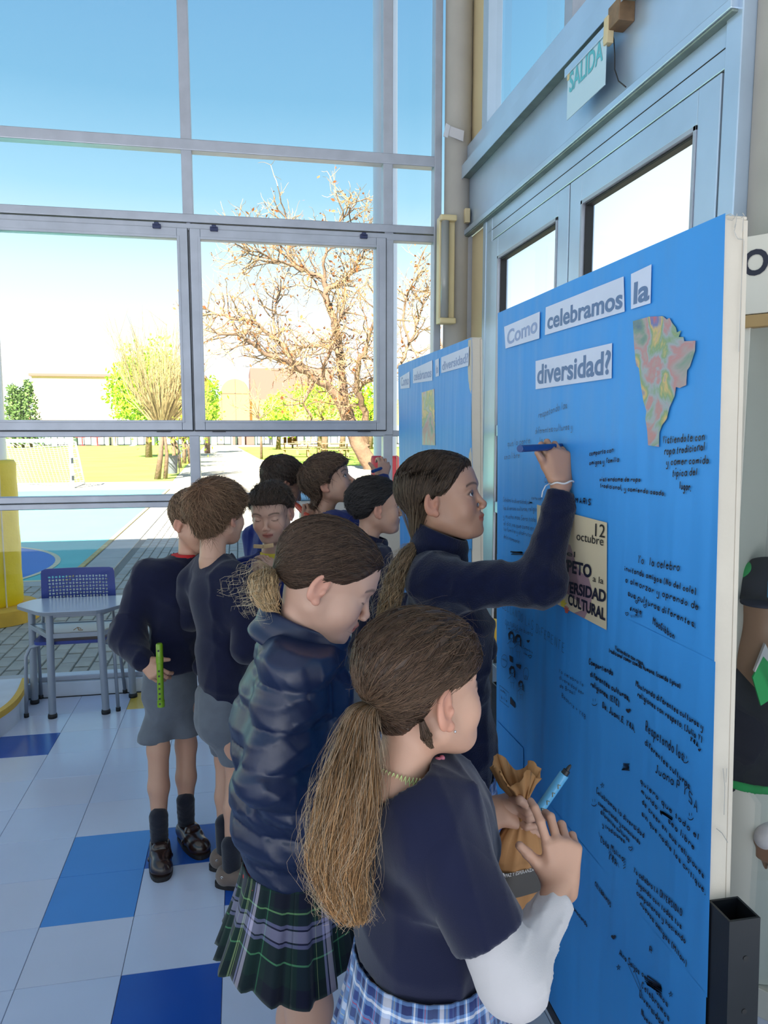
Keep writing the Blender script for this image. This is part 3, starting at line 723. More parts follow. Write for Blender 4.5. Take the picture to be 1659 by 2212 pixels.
for n, (u, v, h) in enumerate(((28, 872, 25), (45, 880, 20), (62, 862, 34))):
    c = OD(u, v, 60); t = empty('pine_tree', (c[0], c[1], G), ['dark pine far left behind the lawn', 'shorter dark pine in the middle of the far left three', 'tallest dark pine beside the cream building'][n], 'tree', 'far pines')
    MB().tube([(c[0], c[1], G), (c[0], c[1], c[2]+1.2)], [.12, .03], 6).build('trunk', M['bark'], t, True)
    pts = []
    for _ in range(1200): s_ = rr.rand(); a = rr.uniform(0, 6.28); r_ = (.15+1.0*(1-s_))*rr.uniform(.5, 1); pts.append(A3(c[0]+math.cos(a)*r_, c[1]+math.sin(a)*r_, .3+s_*(c[2]+1.0)))
    V, F = leaves(pts, .13, rr); tag(obj('foliage', mesh('foliage', V, F, M['leafd'], False), t), kind='stuff')
for n, (u, v) in enumerate(((565, 992), (632, 968), (700, 985), (738, 975))):
    b0 = OG(u, v); t = empty('young_tree', b0, ['thin young tree on the far right lawn', 'slim distant trunk beside the benches', 'pale thick trunk before the benches', 'second pale trunk right of the benches'][n], 'tree')
    top = OD(u-6+n*3, 905, b0[1]); r0 = .07 if n < 2 else .22
    mb = MB(); mb.tube([b0, (b0+top)/2+A3(.05, 0, 0), top], [r0, r0*.8, r0*.6], 8); tw = MB(); tips = []
    for k in range(7): grow(mb, tw, tips, top, nrm(A3(*rr.normal(size=3))+A3(0, 0, .8)), 1.0, .03, 2, rr)
    mb.build('trunk', M['bark'], t, True); tag(tw.build('twigs', M['twig'], t), kind='stuff')
# litter bins
for n, (u, v, h) in enumerate(((372, 1028, 35), (397, 992, 22))):
    b0 = OG(u, v); t = empty('litter_bin', b0, ['nearer grey litter bin beside the pollarded trees', 'farther grey litter bin by the path'][n], 'bin'); hh = .62
    MB().lathe([(.16, 0.08), (.2, hh), (.215, hh), (.215, hh+.03), (.19, hh+.03), (.19, .4)], tuple(b0), 16).build('bin_body', M['bin'], t, True, .6)
    MB().tube([b0+A3(.23, 0, 0), b0+A3(.23, 0, 1.3)], .015, 6).build('stake', M['bin'], t)
# benches
for n, u in enumerate((640, 665, 725, 760)):
    b0 = OG(u, 988-(n % 2)*6); t = empty('picnic_bench', b0, ['leftmost pale picnic bench on the far lawn', 'second picnic bench from the left on the far lawn', 'third picnic bench on the far lawn', 'rightmost picnic bench on the far lawn'][n], 'bench')
    x, y, _ = b0
    for yy, zz, w_ in ((0, .70, .3), (-.55, .42, .14), (.55, .42, .14)): MB().box((x-.75, y+yy-w_, G+zz), (x+.75, y+yy+w_, G+zz+.04)).build('plank', M['twig'], t)
    for xx in (-.6, .6): MB().box((x+xx-.03, y-.04, G), (x+xx+.03, y+.04, G+.7)).box((x+xx-.03, y-.6, G+.38), (x+xx+.03, y+.6, G+.43)).box((x+xx-.03, y-.55, G), (x+xx+.03, y-.5, G+.4)).box((x+xx-.03, y+.5, G), (x+xx+.03, y+.55, G+.4)).build('leg', M['twig'], t)
# far buildings
def fbox(u0, v0, u1, vb, y, depth):
    a = OD(u0, v0, y); b = OD(u1, v0, y); return (a[0], y, G), (b[0], y+depth, (a[2]))
YB = 67
t = empty('school_building', (OD(300, 940, YB)[0], YB, G), 'long low far building with a cream hall, glazed ground floor and ochre arched wing', 'building')
a, b = fbox(68, 812, 440, 945, YB+4, 18); MB().box(a, b).build('hall_wall', M['fac'], t)
MB().box((a[0]-.2, a[1]-.2, b[2]), (b[0]+.2, b[1], b[2]+.22)).build('roof_edge', M['facd'], t)
a, b = fbox(395, 862, 960, 945, YB+3, 12); MB().box(a, b).build('wing_wall', M['facy'], t)
ua, ub_ = OD(478, 900, YB+2.8)[0], OD(540, 900, YB+2.8)[0]; zt = OD(508, 850, YB+2.8)[2]; ra = (ub_-ua)/2
pp = [(ua, G), (ub_, G)]+[(ua+ra+ra*math.cos(x), zt+ra*math.sin(x)) for x in np.linspace(0, math.pi, 20)]
ag = MB().extr(pp, (0, YB+2.5, 0), (1, 0, 0), (0, 0, 1), (0, 1, 0)).build('arched_gable', M['facy'], t)
for fx in (.02, .5, .98): xx = ua+(ub_-ua)*fx; MB().box((xx-.03, YB+2.46, G), (xx+.03, YB+2.5, zt+(ra if fx == .5 else 0))).build('gable_line', M['facd'], ag)
MB().box((ua, YB+2.46, zt-.03), (ub_, YB+2.5, zt+.03)).build('gable_line', M['facd'], ag)
a, b = fbox(540, 795, 720, 945, YB+8, 10); MB().box(a, b).build('rear_block', M['facd'], t)
zr = OD(300, 932, YB)[2]
MB().box((OD(55, 940, YB)[0], YB, zr), (OD(930, 940, YB)[0], YB+4, zr+.5)).build('canopy', M['fac'], t)
k = 0
for u in np.arange(62, 900, 14.5):
    if 600 < u < 660 and int(u) % 2: continue
    x0 = OD(u, 940, YB)[0]; x1 = OD(u+14.5, 940, YB)[0]
    f_ = MB().box((x0, YB+.4, G), (x0+.07, YB+.5, zr)).box((x0, YB+.4, G+.9 if k % 3 == 0 else G+.02), (x1, YB+.5, (G+.96 if k % 3 == 0 else G+.1))).build('window_frame', M['shopd'], t)
    MB().box((x0+.07, YB+.44, G), (x1, YB+.47, zr)).build('pane', M['shop'] if k % 4 else M['white'], f_); k += 1
for u in (155, 232, 330, 505, 525, 652, 800): x0 = OD(u, 940, YB)[0]; MB().box((x0-.12, YB-.2, G), (x0+.12, YB+.1, zr)).build('pillar', M['fac'] if u != 505 else M['facd'], t)
x0 = OD(532, 950, YB)[0]; MB().box((x0-.7, YB+.2, G), (x0+.7, YB+.38, zr)).build('brown_door', M['facd'], t)
for n, (u, cm) in enumerate(((178, 'rpad'), (210, 'rpad'), (250, 'twig'), (286, 'white'), (620, 'white'), (345, 'leafd'))):
    b0 = OD(u, 955, YB-2); t = empty('cafe_table', (b0[0], YB-2, G), ['red-topped table before the glazed front, left', 'second red-topped table before the glazed front', 'tan table before the glazed front', 'white table before the glazed front', 'white table far behind the benches', 'green table at the end of the glazed front'][n], 'table')
    MB().lathe([(.02, 0), (.25, 0), (.25, .03), (.04, .05), (.04, .7), (.55, .72), (.55, .76), (0, .76)], (b0[0], YB-2, G), 14).build('table_top', M[cm], t, True, .6)
# distant passer-by
b0 = OG(585, 962); t = empty('person', b0, 'tiny distant person in dark clothes standing by the glazed front', 'person')
h_ = 1.6; P_ = [('e', .01, b0+A3(0, 0, h_*.93), (.09, .1, .12)), ('c', .05, b0+A3(0, 0, h_*.8), b0+A3(0, 0, h_*.5), .17, .15), ('c', .05, b0+A3(-.1, 0, h_*.5), b0+A3(-.1, 0, .06), .09, .06), ('c', .05, b0+A3(.1, 0, h_*.5), b0+A3(.12, .1, .06), .09, .06), ('c', .04, b0+A3(-.2, 0, h_*.78), b0+A3(-.25, 0, h_*.45), .06, .04), ('c', .04, b0+A3(.2, 0, h_*.78), b0+A3(.25, 0, h_*.45), .06, .04)]
V, F = sdf_mesh(P_, .03); obj('body', mesh('body', V, F, M['shopd']), t)
# ================================================================ NOTICE BOARDS
M['board'] = material('cream_painted_timber', lin((196, 186, 172)), .6, noise=(7, .08), bump=(45, .35, .003))
M['bluep'] = material('blue_poster_paper', lin((58, 146, 222)), .5, noise=(1.6, .05), spec=.35)
_t = NT(M['bluep']); _g = _t.new('ShaderNodeNewGeometry'); _m = _t.new('ShaderNodeMapping'); _m.inputs['Scale'].default_value = (1, 9, 1.2); _n = _t.new('ShaderNodeTexNoise'); _n.inputs['Scale'].default_value = 1.6; _n.inputs['Detail'].default_value = 1.5
_t.link(_g.outputs['Position'], _m.inputs[0]); _t.link(_m.outputs[0], _n.inputs['Vector']); _b = _t.new('ShaderNodeBump'); _b.inputs['Strength'].default_value = .6; _b.inputs['Distance'].default_value = .012
_t.link(_n.outputs['Fac'], _b.inputs['Height']); _t.link(_b.outputs[0], _t.n['Principled BSDF'].inputs['Normal'])
M['blueb'] = material('blue_paper_edge', lin((36, 110, 190)), .6)
M['ink'] = material('black_marker_ink', (.008, .010, .028), .5)
M['inkb'] = material('thin_navy_ink', (.015, .035, .10), .5)
M['slip'] = material('lilac_white_paper', lin((202, 210, 234)), .6, noise=(8, .04))
M['greyink'] = material('printed_grey_blue', lin((92, 118, 160)), .6)
M['fadeink'] = material('faded_print', lin((140, 158, 200)), .6)
M['blacksteel'] = material('black_steel', (.010, .011, .014), .35, spec=.5, noise=(10, .2), bump=(30, .2, .001))
M['flyer'] = material('cream_flyer_paper', lin((204, 188, 160)), .5, noise=(5, .04))
M['flypl'] = material('flyer_plum_print', lin((152, 122, 132)), .5, noise=(6, .08))
GL = {}
def _g(s):
    for ln in s.strip().split('\n'):
        k, w_, *st = ln.split(); GL[k] = (float(w_), [[(int(x[i])*.16, (int(x[i+1])-3)/6.0) for i in range(0, len(x), 2)] for x in st])
_g('''a 5 4536261514233344 4643
b 5 1913 1526364544332314
c 4.6 4536261514233344
d 5 4943 4536261514233344
e 5 154536261514233344
f 4 4839282423 1636
g 5 4536261514233344 4641302011
h 5 1913 1526364543
i 2.4 1613 1817
j 3 26211000 2827
k 4.6 1913 461443
l 2.4 1913
m 6.6 1613 1526363533 3546565553
n 5 1613 1526364543
o 5 261514233344453626
p 5 1610 1526364544332314
q 5 4536261514233344 4640
r 4 1613 15263645
s 4.4 453626153443332314
t 4 28242333 1636
u 5 1614233344 4643
v 4.6 162346
w 6.4 1623354356
x 4.6 1643 4613
y 5 161423 464010
z 4.6 16461343
A 5 132943 1535
B 5 1913 19394847361645443313
C 5 4839291714233344
D 5 1913 19394846443313
E 4.6 491913 1636 1343
F 4.6 1913 1949 1636
G 5 483929171423334536
I 2.4 1913
J 4 3934231314 2949
L 4.4 191343
M 6.4 1319365953
N 5 13194349
O 5 291714233345473929
P 5 1913 193948463616
R 5 1913 193948463616 2643
S 5 483929181735443313
T 5 1949 2923
U 5 191423334449
V 5 192349
Y 5 192649 2623
Z 5 19491343
1 3 182923
4 5 39154 5 3933
5 5 4919163645433313
ñ 5 1613 1526364543 1848
( 3 29171522 
) 3 1927252 2
. 2 1312
, 2 1411
+ 4.6 2824 1646
@ 6.4 4536262433444537 375747 4523
= 4.6 1646 1444
! 2.4 1915 1413
/ 4 1349
é 5 154536261514233344 2839
í 2.4 1613 1829'''.replace('39154 5 3933', '391545 3933').replace('29171522 ', '29171522').replace('19272522', '19272522').replace('1927252 2', '19272522'))
def spline(P, n=3):
    if len(P) < 3: return P
    out = []; m = len(P)
    for i in range(m-1):
        p0, p1, p2, p3 = P[max(i-1, 0)], P[i], P[i+1], P[min(i+2, m-1)]
        for k in range(n):
            t = k/n; out.append(tuple(.5*((2*b)+(-a+c)*t+(2*a-5*b+4*c-d)*t*t+(-a+3*b-3*c+d)*t**3) for a, b, c, d in zip(p0, p1, p2, p3)))
    out.append(P[-1]); return out
class Ink:
    """pen strokes as flat ribbons on a plane x = const facing -x; plane coords (s = -y, z)"""
    def __init__(s, x, w): s.V = []; s.F = []; s.x = x; s.w = w
    def stroke(s, P, w=None):
        w = (w or s.w)/2; P = np.array(P, float)
        if len(P) < 2: return
        for i in range(len(P)):
            t = P[min(i+1, len(P)-1)]-P[max(i-1, 0)]; t = t/(np.linalg.norm(t)+1e-9); n_ = np.array([-t[1], t[0]])*w
            k = len(s.V); s.V += [(s.x, -(P[i]+n_)[0], (P[i]+n_)[1]), (s.x, -(P[i]-n_)[0], (P[i]-n_)[1])]
            if i: s.F.append((k-2, k-1, k+1, k))
    def fill(s, P):
        k = len(s.V); s.V += [(s.x, -p[0], p[1]) for p in P]; s.F.append(tuple(range(k, k+len(P))))
    def text(s, t, a, b, h, rr, slant=.1, w=None, wob=.03):
        a = np.array(a); b = np.array(b); L = np.linalg.norm(b-a); ux = (b-a)/L; uy = np.array([0, 1.])*1.0
        tot = sum(GL[c][0]*.16+.10 if c in GL else .45 for c in t); k = L/tot; x = 0; base = 0
        for c in t:
            if c in GL:
                wd, sts = GL[c]; base += rr.normal()*wob*.6; base *= .7; sc = 1+rr.normal()*.06
                for st_ in sts:
                    P = [(px*sc+rr.normal()*wob*.25+py*slant, py*sc+base+rr.normal()*wob*.35) for px, py in st_]
                    P = spline(P, 3) if c.islower() or len(P) > 3 else P
                    s.stroke([a+ux*((x+p[0]-.12)*k)+uy*(p[1]*h) for p in P], w)
                x += wd*.16+.10
            else: x += .45
def bp(u, v, x):            # plane coordinates (s, z) of a pixel on the board plane
    p = OX(u, v, x); return np.array([-p[1], p[2]])
def paper_sheet(x, y0, y1, z0, z1, name, mat, parent, amp=.002, seed=0, thick=.0006, nx=26, nz=30, curl=0):
    r = np.random.RandomState(seed); ph = r.rand(6)*6; V = []; F = []
    for i in range(nx+1):
        for j in range(nz+1):
            a = i/nx; b = j/nz; y = y0+(y1-y0)*a; z = z0+(z1-z0)*b
            d = amp*.35*(math.sin(a*19+ph[0]+b*1.2)*.5+math.sin(a*7+ph[1])*.6+.3*math.sin(b*9+a*5+ph[2])+.5)
            e = (1-abs(2*a-1))**.25 if 0 < a < 1 else 0
            d = max(d, .0)*e+curl*max(0, .06-a)*(math.sin(b*11+ph[3])+.6)
            V.append((x-d-.0008, y, z))
    n = nz+1
    for i in range(nx):
        for j in range(nz): F.append((i*n+j, i*n+j+1, (i+1)*n+j+1, (i+1)*n+j))
    return obj(name, mesh(name, V, F, mat), parent)
BX = .75
def board(x, yn, yf, ztop, zbot, label, seed, post=.042, dirt=False):
    t = empty('notice_board', (x+.03, (yn+yf)/2, 0), label, 'notice board')
    box('panel', (x, yn, zbot), (x+.034, yf, ztop-.003), M['board'], t)
    mb = MB(); mb.box((x+.0005, yn-.004, zbot), (x+.034, yn+.002, ztop), .0015); p = mb.build('end_post', M['board'], t)
    mb = MB(); mb.box((x+.0345, yn-.004, zbot), (x+.043, yn+.01, ztop-.002), .0015); mb.build('edge_strip', M['board'], t)
    mb = MB(); mb.box((x+.001, yn-.003, ztop-.002), (x+.042, yn+.10, ztop+.004), .002); mb.build('worn_cap', M['board'], t)
    # black steel stand
    zt = .765
    for yy, nm in ((yn-.056, 0), (yf+.004, 1)):
        w_ = .056; m1 = MB(); x0 = x+.001; x1 = x0+w_; y0 = yy-.004; y1 = yy+w_-.004; tk = .004
        m1.box((x0, y0, .03), (x1, y0+tk, zt)).box((x0, y1-tk, .03), (x1, y1, zt)).box((x0, y0+tk, .03), (x0+tk, y1-tk, zt)).box((x1-tk, y0+tk, .03), (x1, y1-tk, zt))
        s = m1.build('stand_tube', M['blacksteel'], t); 
        for zz in (.70, .61): MB().tube([(x0+w_*.55, y0-.001, zz), (x0+w_*.55, y0+.002, zz)], .0045, 10).build('bolt_hole', M['rubber'], s)
        box('stand_foot', (x-.10, y0, 0), (x+.25, y1, .03), M['blacksteel'], t, .003)
    box('bottom_rail', (x-.004, yn, zbot-.035), (x+.03, yf, zbot), M['blacksteel'], t, .003)
    return t
b1 = board(BX, 1.082, 2.108, 1.875, .09, 'large near notice board covered in blue paper with handwritten messages', 1)
b2 = board(.83, 2.625, 3.86, 1.868, .09, 'farther blue paper notice board by the column, with a faded title strip', 2)
def shear(o, k, z0=1.88):
    for q in [o]+list(o.children_recursive):
        if q.type == 'MESH':
            for v in q.data.vertices: v.co.y -= (z0-v.co.z)*k
            q.data.update()
shear(b1, .043); shear(b2, .06)
p1 = paper_sheet(BX, 1.0735, 2.112, 1.168, 1.880, 'paper_sheet', M['bluep'], b1, .0022, 1, curl=0)
p2_ = paper_sheet(BX-.0006, 1.070, 2.112, .60, 1.172, 'paper_sheet', M['bluep'], b1, .0018, 2, curl=0)
p3_ = paper_sheet(BX-.0012, 1.072, 2.110, .085, .605, 'paper_sheet', M['bluep'], b1, .0020, 3)
p4_ = paper_sheet(.83, 2.618, 3.875, 1.10, 1.870, 'paper_sheet', M['bluep'], b2, .004, 4, curl=-.04)
p5_ = paper_sheet(.829, 2.625, 3.87, .1, 1.105, 'paper_sheet', M['bluep'], b2, .003, 5)
XI = BX-.0042
for q in (p1, p2_, p3_): shear(q, .043)
for q in (p4_, p5_): shear(q, .06)
def slip(board_, x, pts, mat, name='title_slip', th=.0008):
    P = [bp(u, v, x) for u, v in pts]; mb = MB(); k = len(P)
    mb.extr([(p[0], p[1]) for p in P], (x, 0, 0), (0, -1, 0), (0, 0, 1), (th*.3, 0, 0)); return mb.build(name, M[mat], board_)
def ptext(parent, s, u0, v0, u1, v1, hpx, x, mat, bold=.0, name='lettering', up=None):
    a, b = bp(u0, v0, x), bp(u1, v1, x); h = (OX(u0, v0-hpx, x)-OX(u0, v0, x))[2]
    ux = (b-a)/np.linalg.norm(b-a)
    return text_obj(name, s, (x, -a[0], a[1]), (0, -ux[0], ux[1]), (0, 0, 1), np.linalg.norm(b-a), abs(h), M[mat], parent, .0, bold=bold)
XS = BX-.0046
s1 = slip(b1, XS, [(1089, 706), (1166, 673), (1165, 731), (1092, 753)], 'slip'); ptext(s1, 'Como', 1095, 745, 1160, 716, 30, XS-.0006, 'fadeink', .02)
s2 = slip(b1, XS, [(1179, 664), (1347, 597), (1349, 673), (1177, 724)], 'slip'); ptext(s2, 'celebramos', 1182, 711, 1344, 664, 34, XS-.0006, 'greyink', .025)
s3 = slip(b1, XS, [(1363, 592), (1407, 571), (1405, 655), (1363, 668)], 'slip'); ptext(s3, 'la', 1368, 656, 1402, 646, 44, XS-.0006, 'greyink', .03)
s4 = slip(b1, XS, [(1157, 780), (1322, 741), (1321, 817), (1157, 841)], 'slip'); ptext(s4, 'diversidad?', 1160, 829, 1318, 806, 40, XS-.0006, 'greyink', .025)
# map cut-out collage
mp = [(1367, 694), (1402, 684), (1432, 683), (1440, 690), (1446, 687), (1452, 698), (1460, 708), (1462, 718), (1471, 714), (1466, 728), (1476, 728), (1478, 737), (1502, 736), (1501, 758), (1490, 792), (1484, 800), (1482, 832), (1468, 838), (1460, 836), (1457, 856), (1446, 880), (1440, 905), (1430, 918), (1424, 935), (1423, 965), (1400, 962), (1398, 930), (1394, 905), (1396, 888), (1390, 868), (1384, 830), (1380, 795), (1374, 790), (1370, 750)]
def collage_mat(name, scale, sat=.7, val=.62):
    m = bpy.data.materials.new(name); m.use_nodes = True; t = NT(m); b = t.n['Principled BSDF']; b.inputs['Roughness'].default_value = .4
    tc = t.new('ShaderNodeTexCoord'); v = t.new('ShaderNodeTexNoise'); v.inputs['Scale'].default_value = scale; v.inputs['Detail'].default_value = 7; v.inputs['Distortion'].default_value = .5
    t.link(tc.outputs['Object'], v.inputs['Vector'])
    r = t.new('ShaderNodeValToRGB'); t.link(v.outputs['Fac'], r.inputs['Fac']); cr = r.color_ramp; cr.interpolation = 'LINEAR'
    cs = [(.25, (60, 90, 130)), (.34, (112, 140, 126)), (.40, (160, 148, 150)), (.46, (178, 124, 128)), (.5, (150, 160, 170)), (.55, (120, 150, 110)), (.60, (200, 170, 110)), (.66, (90, 110, 170)), (.74, (190, 90, 90))]
    cr.elements[0].position = cs[0][0]; cr.elements[0].color = (*lin(cs[0][1]), 1); cr.elements[1].position = cs[-1][0]; cr.elements[1].color = (*lin(cs[-1][1]), 1)
    for p, c in cs[1:-1]: e = cr.elements.new(p); e.color = (*lin(c), 1)
    t.link(r.outputs[0], b.inputs['Base Color']); return m
M['collage'] = collage_mat('painted_collage', 11); M['collage2'] = collage_mat('leafy_print', 7)
mpo = slip(b1, XS, mp, 'collage', 'map_cutout')
# flyer
f_ = slip(b1, XS, [(1160, 1090), (1311, 1129), (1310, 1361), (1160, 1282)], 'flyer', 'flyer')
blob = [(1160, 1150), (1205, 1160), (1232, 1178), (1240, 1205), (1250, 1232), (1272, 1250), (1280, 1280), (1275, 1310), (1262, 1336), (1160, 1282)]
slip(f_, XS-.0007, blob, 'flypl', 'plum_shape', .0004)
slip(f_, XS-.0011, [(1178, 1276), (1196, 1262), (1222, 1280), (1250, 1300), (1258, 1318), (1240, 1324), (1180, 1293)], 'flyer', 'pale_shape', .0004)
for s_, a in (('12', (1285, 1158, 1306, 1162, 28)), ('octubre', (1245, 1166, 1303, 1179, 18)), ('el', (1224, 1200, 1242, 1204, 12)), ('RESPETO', (1195, 1226, 1277, 1248, 24)), ('a la', (1280, 1256, 1303, 1262, 14)), ('DIVERSIDAD', (1203, 1272, 1308, 1301, 22)), ('CULTURAL', (1227, 1304, 1307, 1340, 22))):
    ptext(f_, s_, *a, XS-.0018, 'ink' if s_ not in ('octubre', 'el', 'a la', '12') else 'dark', .035 if s_.isupper() else .0)
M['hblue'] = material('print_blue', lin((50, 80, 180)), .5); M['hyel'] = material('print_yellow', lin((220, 200, 70)), .5); M['hred'] = material('print_red', lin((190, 90, 80)), .5); M['hpur'] = material('print_purple', lin((120, 60, 110)), .5)
for nm, (u, v, sz, m_) in (('h', (1197, 1290, 12, 'hblue')), ('h', (1216, 1303, 10, 'hyel')), ('h', (1181, 1278, 9, 'hpur')), ('h', (1224, 1318, 8, 'hred'))):
    P = [(-.45, -.8), (-.5, -.1), (-.95, .3), (-.8, .5), (-.42, .25), (-.55, .95), (-.3, 1.), (-.15, .35), (-.02, 1.1), (.18, 1.05), (.12, .32), (.45, .9), (.62, .78), (.36, .15), (.8, .35), (.88, .18), (.42, -.3), (.3, -.8)]
    slip(f_, XS-.0016, [(u+p[0]*sz*.9, v-p[1]*sz+p[0]*sz*.3) for p in P], m_, 'hand_print', .0003)
# handwriting
msgs = [
 ('respetando las', 1163, 903, 1226, 880, 15, 0), ('diferentes culturas y', 1156, 937, 1238, 926, 13, 0), ('que la gente', 1096, 964, 1146, 956, 13, 0), ('los', 1165, 957, 1180, 955, 12, 0),
 ('sea libre', 1089, 992, 1124, 987, 12, 0), ('Con', 1176, 1042, 1190, 1041, 10, 0),
 ('comparta con', 1273, 984, 1326, 976, 10, 1), ('amigos y familia', 1273, 1004, 1338, 997, 10, 1), ('vistiendome de ropa', 1295, 1039, 1385, 1040, 9, 1), ('tradicional, y comiendo asado.', 1296, 1052, 1439, 1071, 9, 1),
 ('Vistiendote con', 1431, 958, 1524, 950, 17, 1), ('ropa tradicional', 1435, 982, 1524, 972, 16, 1), ('y comer comida', 1439, 1004, 1533, 1000, 15, 1), ('típica del', 1452, 1029, 1508, 1025, 16, 1), ('lugar.', 1468, 1056, 1494, 1059, 17, 1),
 ('STAMARIS', 1222, 1082, 1278, 1091, 11, 2),
 ('Celebro la diversidad, al', 1087, 1083, 1145, 1089, 9, 0), ('conocer', 1148, 1078, 1172, 1080, 7, 0), ('las diversas culturas, religio', 1087, 1101, 1160, 1104, 9, 0), ('y mucho más Será todo'.replace('á', 'a'), 1087, 1118, 1158, 1127, 9, 0),
 ('el día, es que como en'.replace('í', 'i'), 1088, 1134, 1154, 1146, 9, 0), ('la familia y disfrutar', 1088, 1146, 1150, 1160, 8, 0), ('de la interesante', 1088, 1162, 1122, 1174, 8, 0),
 ('Yo   la celebro', 1378, 1216, 1470, 1234, 17, 1), ('invitando amigos (No del cole)', 1349, 1232, 1505, 1284, 12, 1), ('a almorzar y aprendo de', 1351, 1257, 1511, 1318, 13, 1), ('sus culturas diferentes.', 1356, 1286, 1505, 1357, 13, 1),
 ('@ngie', 1360, 1318, 1387, 1327, 11, 1), ('MacGibbon', 1410, 1348, 1458, 1382, 15, 1),
 ('MEZCLANDO LAS DiFERENTE', 1078, 1308, 1221, 1412, 17, 0), ('CULTURAS de buena', 1091, 1348, 1152, 1375, 9, 0), ('1 mundo', 1093, 1359, 1122, 1368, 8, 0),
 ('Vistiendote con ropa', 1328, 1403, 1389, 1437, 9, 1), ('tradicional comer comida humana. (comida tipica)', 1315, 1408, 1470, 1487, 9, 1),
 ('Compartiendo', 1272, 1434, 1325, 1459, 11, 2), ('diferentes culturas,', 1275, 1460, 1361, 1515, 11, 2), ('religiones. (ETC)', 1276, 1481, 1338, 1527, 11, 2), ('De: Juani.E. Y4A.'.replace(':', '.'), 1301, 1527, 1373, 1583, 12, 2),
 ('Yo celebro la', 1207, 1452, 1262, 1484, 8, 0), ('diversidad ser', 1208, 1466, 1262, 1503, 8, 0), ('de Brasil', 1209, 1484, 1244, 1503, 8, 0), ('Beatriz + Y4B', 1213, 1505, 1266, 1556, 9, 0),
 ('Mostrando diferentes culturas y', 1373, 1482, 1520, 1577, 12, 1), ('religiones con respeto. (Julia V)', 1377, 1504, 1518, 1605, 12, 1), ('Y4A', 1491, 1600, 1510, 1616, 10, 2),
 ('Respetando las', 1394, 1578, 1478, 1645, 23, 1), ('diferentes culturas', 1393, 1608, 1491, 1706, 13, 1), ('Juana P', 1416, 1668, 1470, 1708, 18, 1), ('Y5A', 1476, 1712, 1510, 1762, 22, 1),
 ('quiero que todo el', 1383, 1690, 1512, 1818, 12, 1), ('mundo s   sea libre', 1385, 1712, 1502, 1840, 12, 1), ('de creer en sus religiones', 1387, 1735, 1522, 1900, 12, 1), ('sin que nadie los critique.', 1386, 1760, 1526, 1935, 12, 1),
 ('Celebramos la diversidad', 1288, 1712, 1393, 1812, 11, 1), ('compartiendo y conociendo', 1292, 1737, 1384, 1826, 9, 1), ('diferentes culturas', 1297, 1757, 1360, 1820, 9, 1), ('y tradiciones', 1301, 1783, 1350, 1822, 9, 1),
 ('Cata Molina', 1297, 1818, 1348, 1862, 13, 1), ('Y4A', 1314, 1855, 1334, 1873, 14, 2),
 ('Yo celebro LA DIVERSIDAD', 1369, 1884, 1474, 1980, 12, 1), ('Jugando con todas tus', 1374, 1909, 1473, 2008, 11, 1), ('compañeras y haciendo', 1375, 1932, 1482, 2040, 11, 1), ('nuevas amigas (Milan)', 1383, 1955, 1484, 2090, 12, 1),
 ('CELEBRAMOS', 1285, 1912, 1320, 1962, 9, 1), ('conociendo', 1236, 1962, 1269, 2004, 9, 1), ('A', 1337, 2062, 1347, 2072, 14, 1), ('Ana Seijas', 1340, 2065, 1382, 2106, 12, 1), ('celebramos', 1386, 2106, 1443, 2176, 11, 1),
 ('Celebramos', 1386, 2132, 1447, 2208, 15, 1), ('Diversidad', 1381, 2152, 1434, 2222, 15, 1), ('Nuestra', 1385, 2192, 1420, 2240, 14, 1), ('CELEBRamos', 1085, 1618, 1130, 1648, 11, 0), ('Diversid', 1094, 1642, 1126, 1660, 11, 0), ('R', 1402, 2055, 1410, 2062, 12, 1)]
hr = np.random.RandomState(11)
def plane(u, v): return bp(u, v, XI)
for s_, u0, v0, u1, v1, h, k in msgs:
    ink = Ink(XI, (.0014, .0023, .0031)[k]); a, b = plane(u0, v0), plane(u1, v1); hz = abs((OX(u0, v0-h, XI)-OX(u0, v0, XI))[2])
    ink.text(s_, a, b, hz, hr, .08); obj('handwriting', mesh('handwriting', ink.V, ink.F, M['ink' if k else 'inkb'], False), b1)
def heart(ink, u, v, r, fill):
    P = [plane(u+r*.9*math.sin(t)**3, v-r*(.8*math.cos(t)-.3*math.cos(2*t)-.12*math.cos(3*t))) for t in np.linspace(0, 2*math.pi, 18)]
    ink.fill(P[:-1]) if fill else ink.stroke(P)
def circ(u, v, r, a0=0, a1=6.283, n=14, k=1): return [plane(u+r*math.cos(t), v+k*r*math.sin(t)) for t in np.linspace(a0, a1, n)]
ink = Ink(XI, .0016)
for u, v, r, f in ((1357, 1535, 6, 1), (1362, 1833, 5, 0), (1393, 1309, 4, 0), (1375, 1300, 3.5, 0), (1354, 1326, 4, 0), (1325, 2024, 6, 1), (1511, 1620, 4, 1), (1141, 1385, 4, 1), (1145, 1418, 4, 0), (1094, 1628, 4, 0)): heart(ink, u, v, r, f)
for u, v in ((1284, 1518), (1481, 1642), (1492, 1765), (1283, 1735)):
    ink.stroke(circ(u, v, 6, .3, 2.9)); ink.stroke([plane(u-3, v-9), plane(u-3, v-3)]); ink.stroke([plane(u+2, v-9), plane(u+2, v-3)])
for u, v in ((1301, 1697), (1449, 2148), (1336, 2090)): ink.stroke([plane(u+5*math.cos(t), v+6*math.sin(t)) for t in np.arange(6)*2.513-1.57])
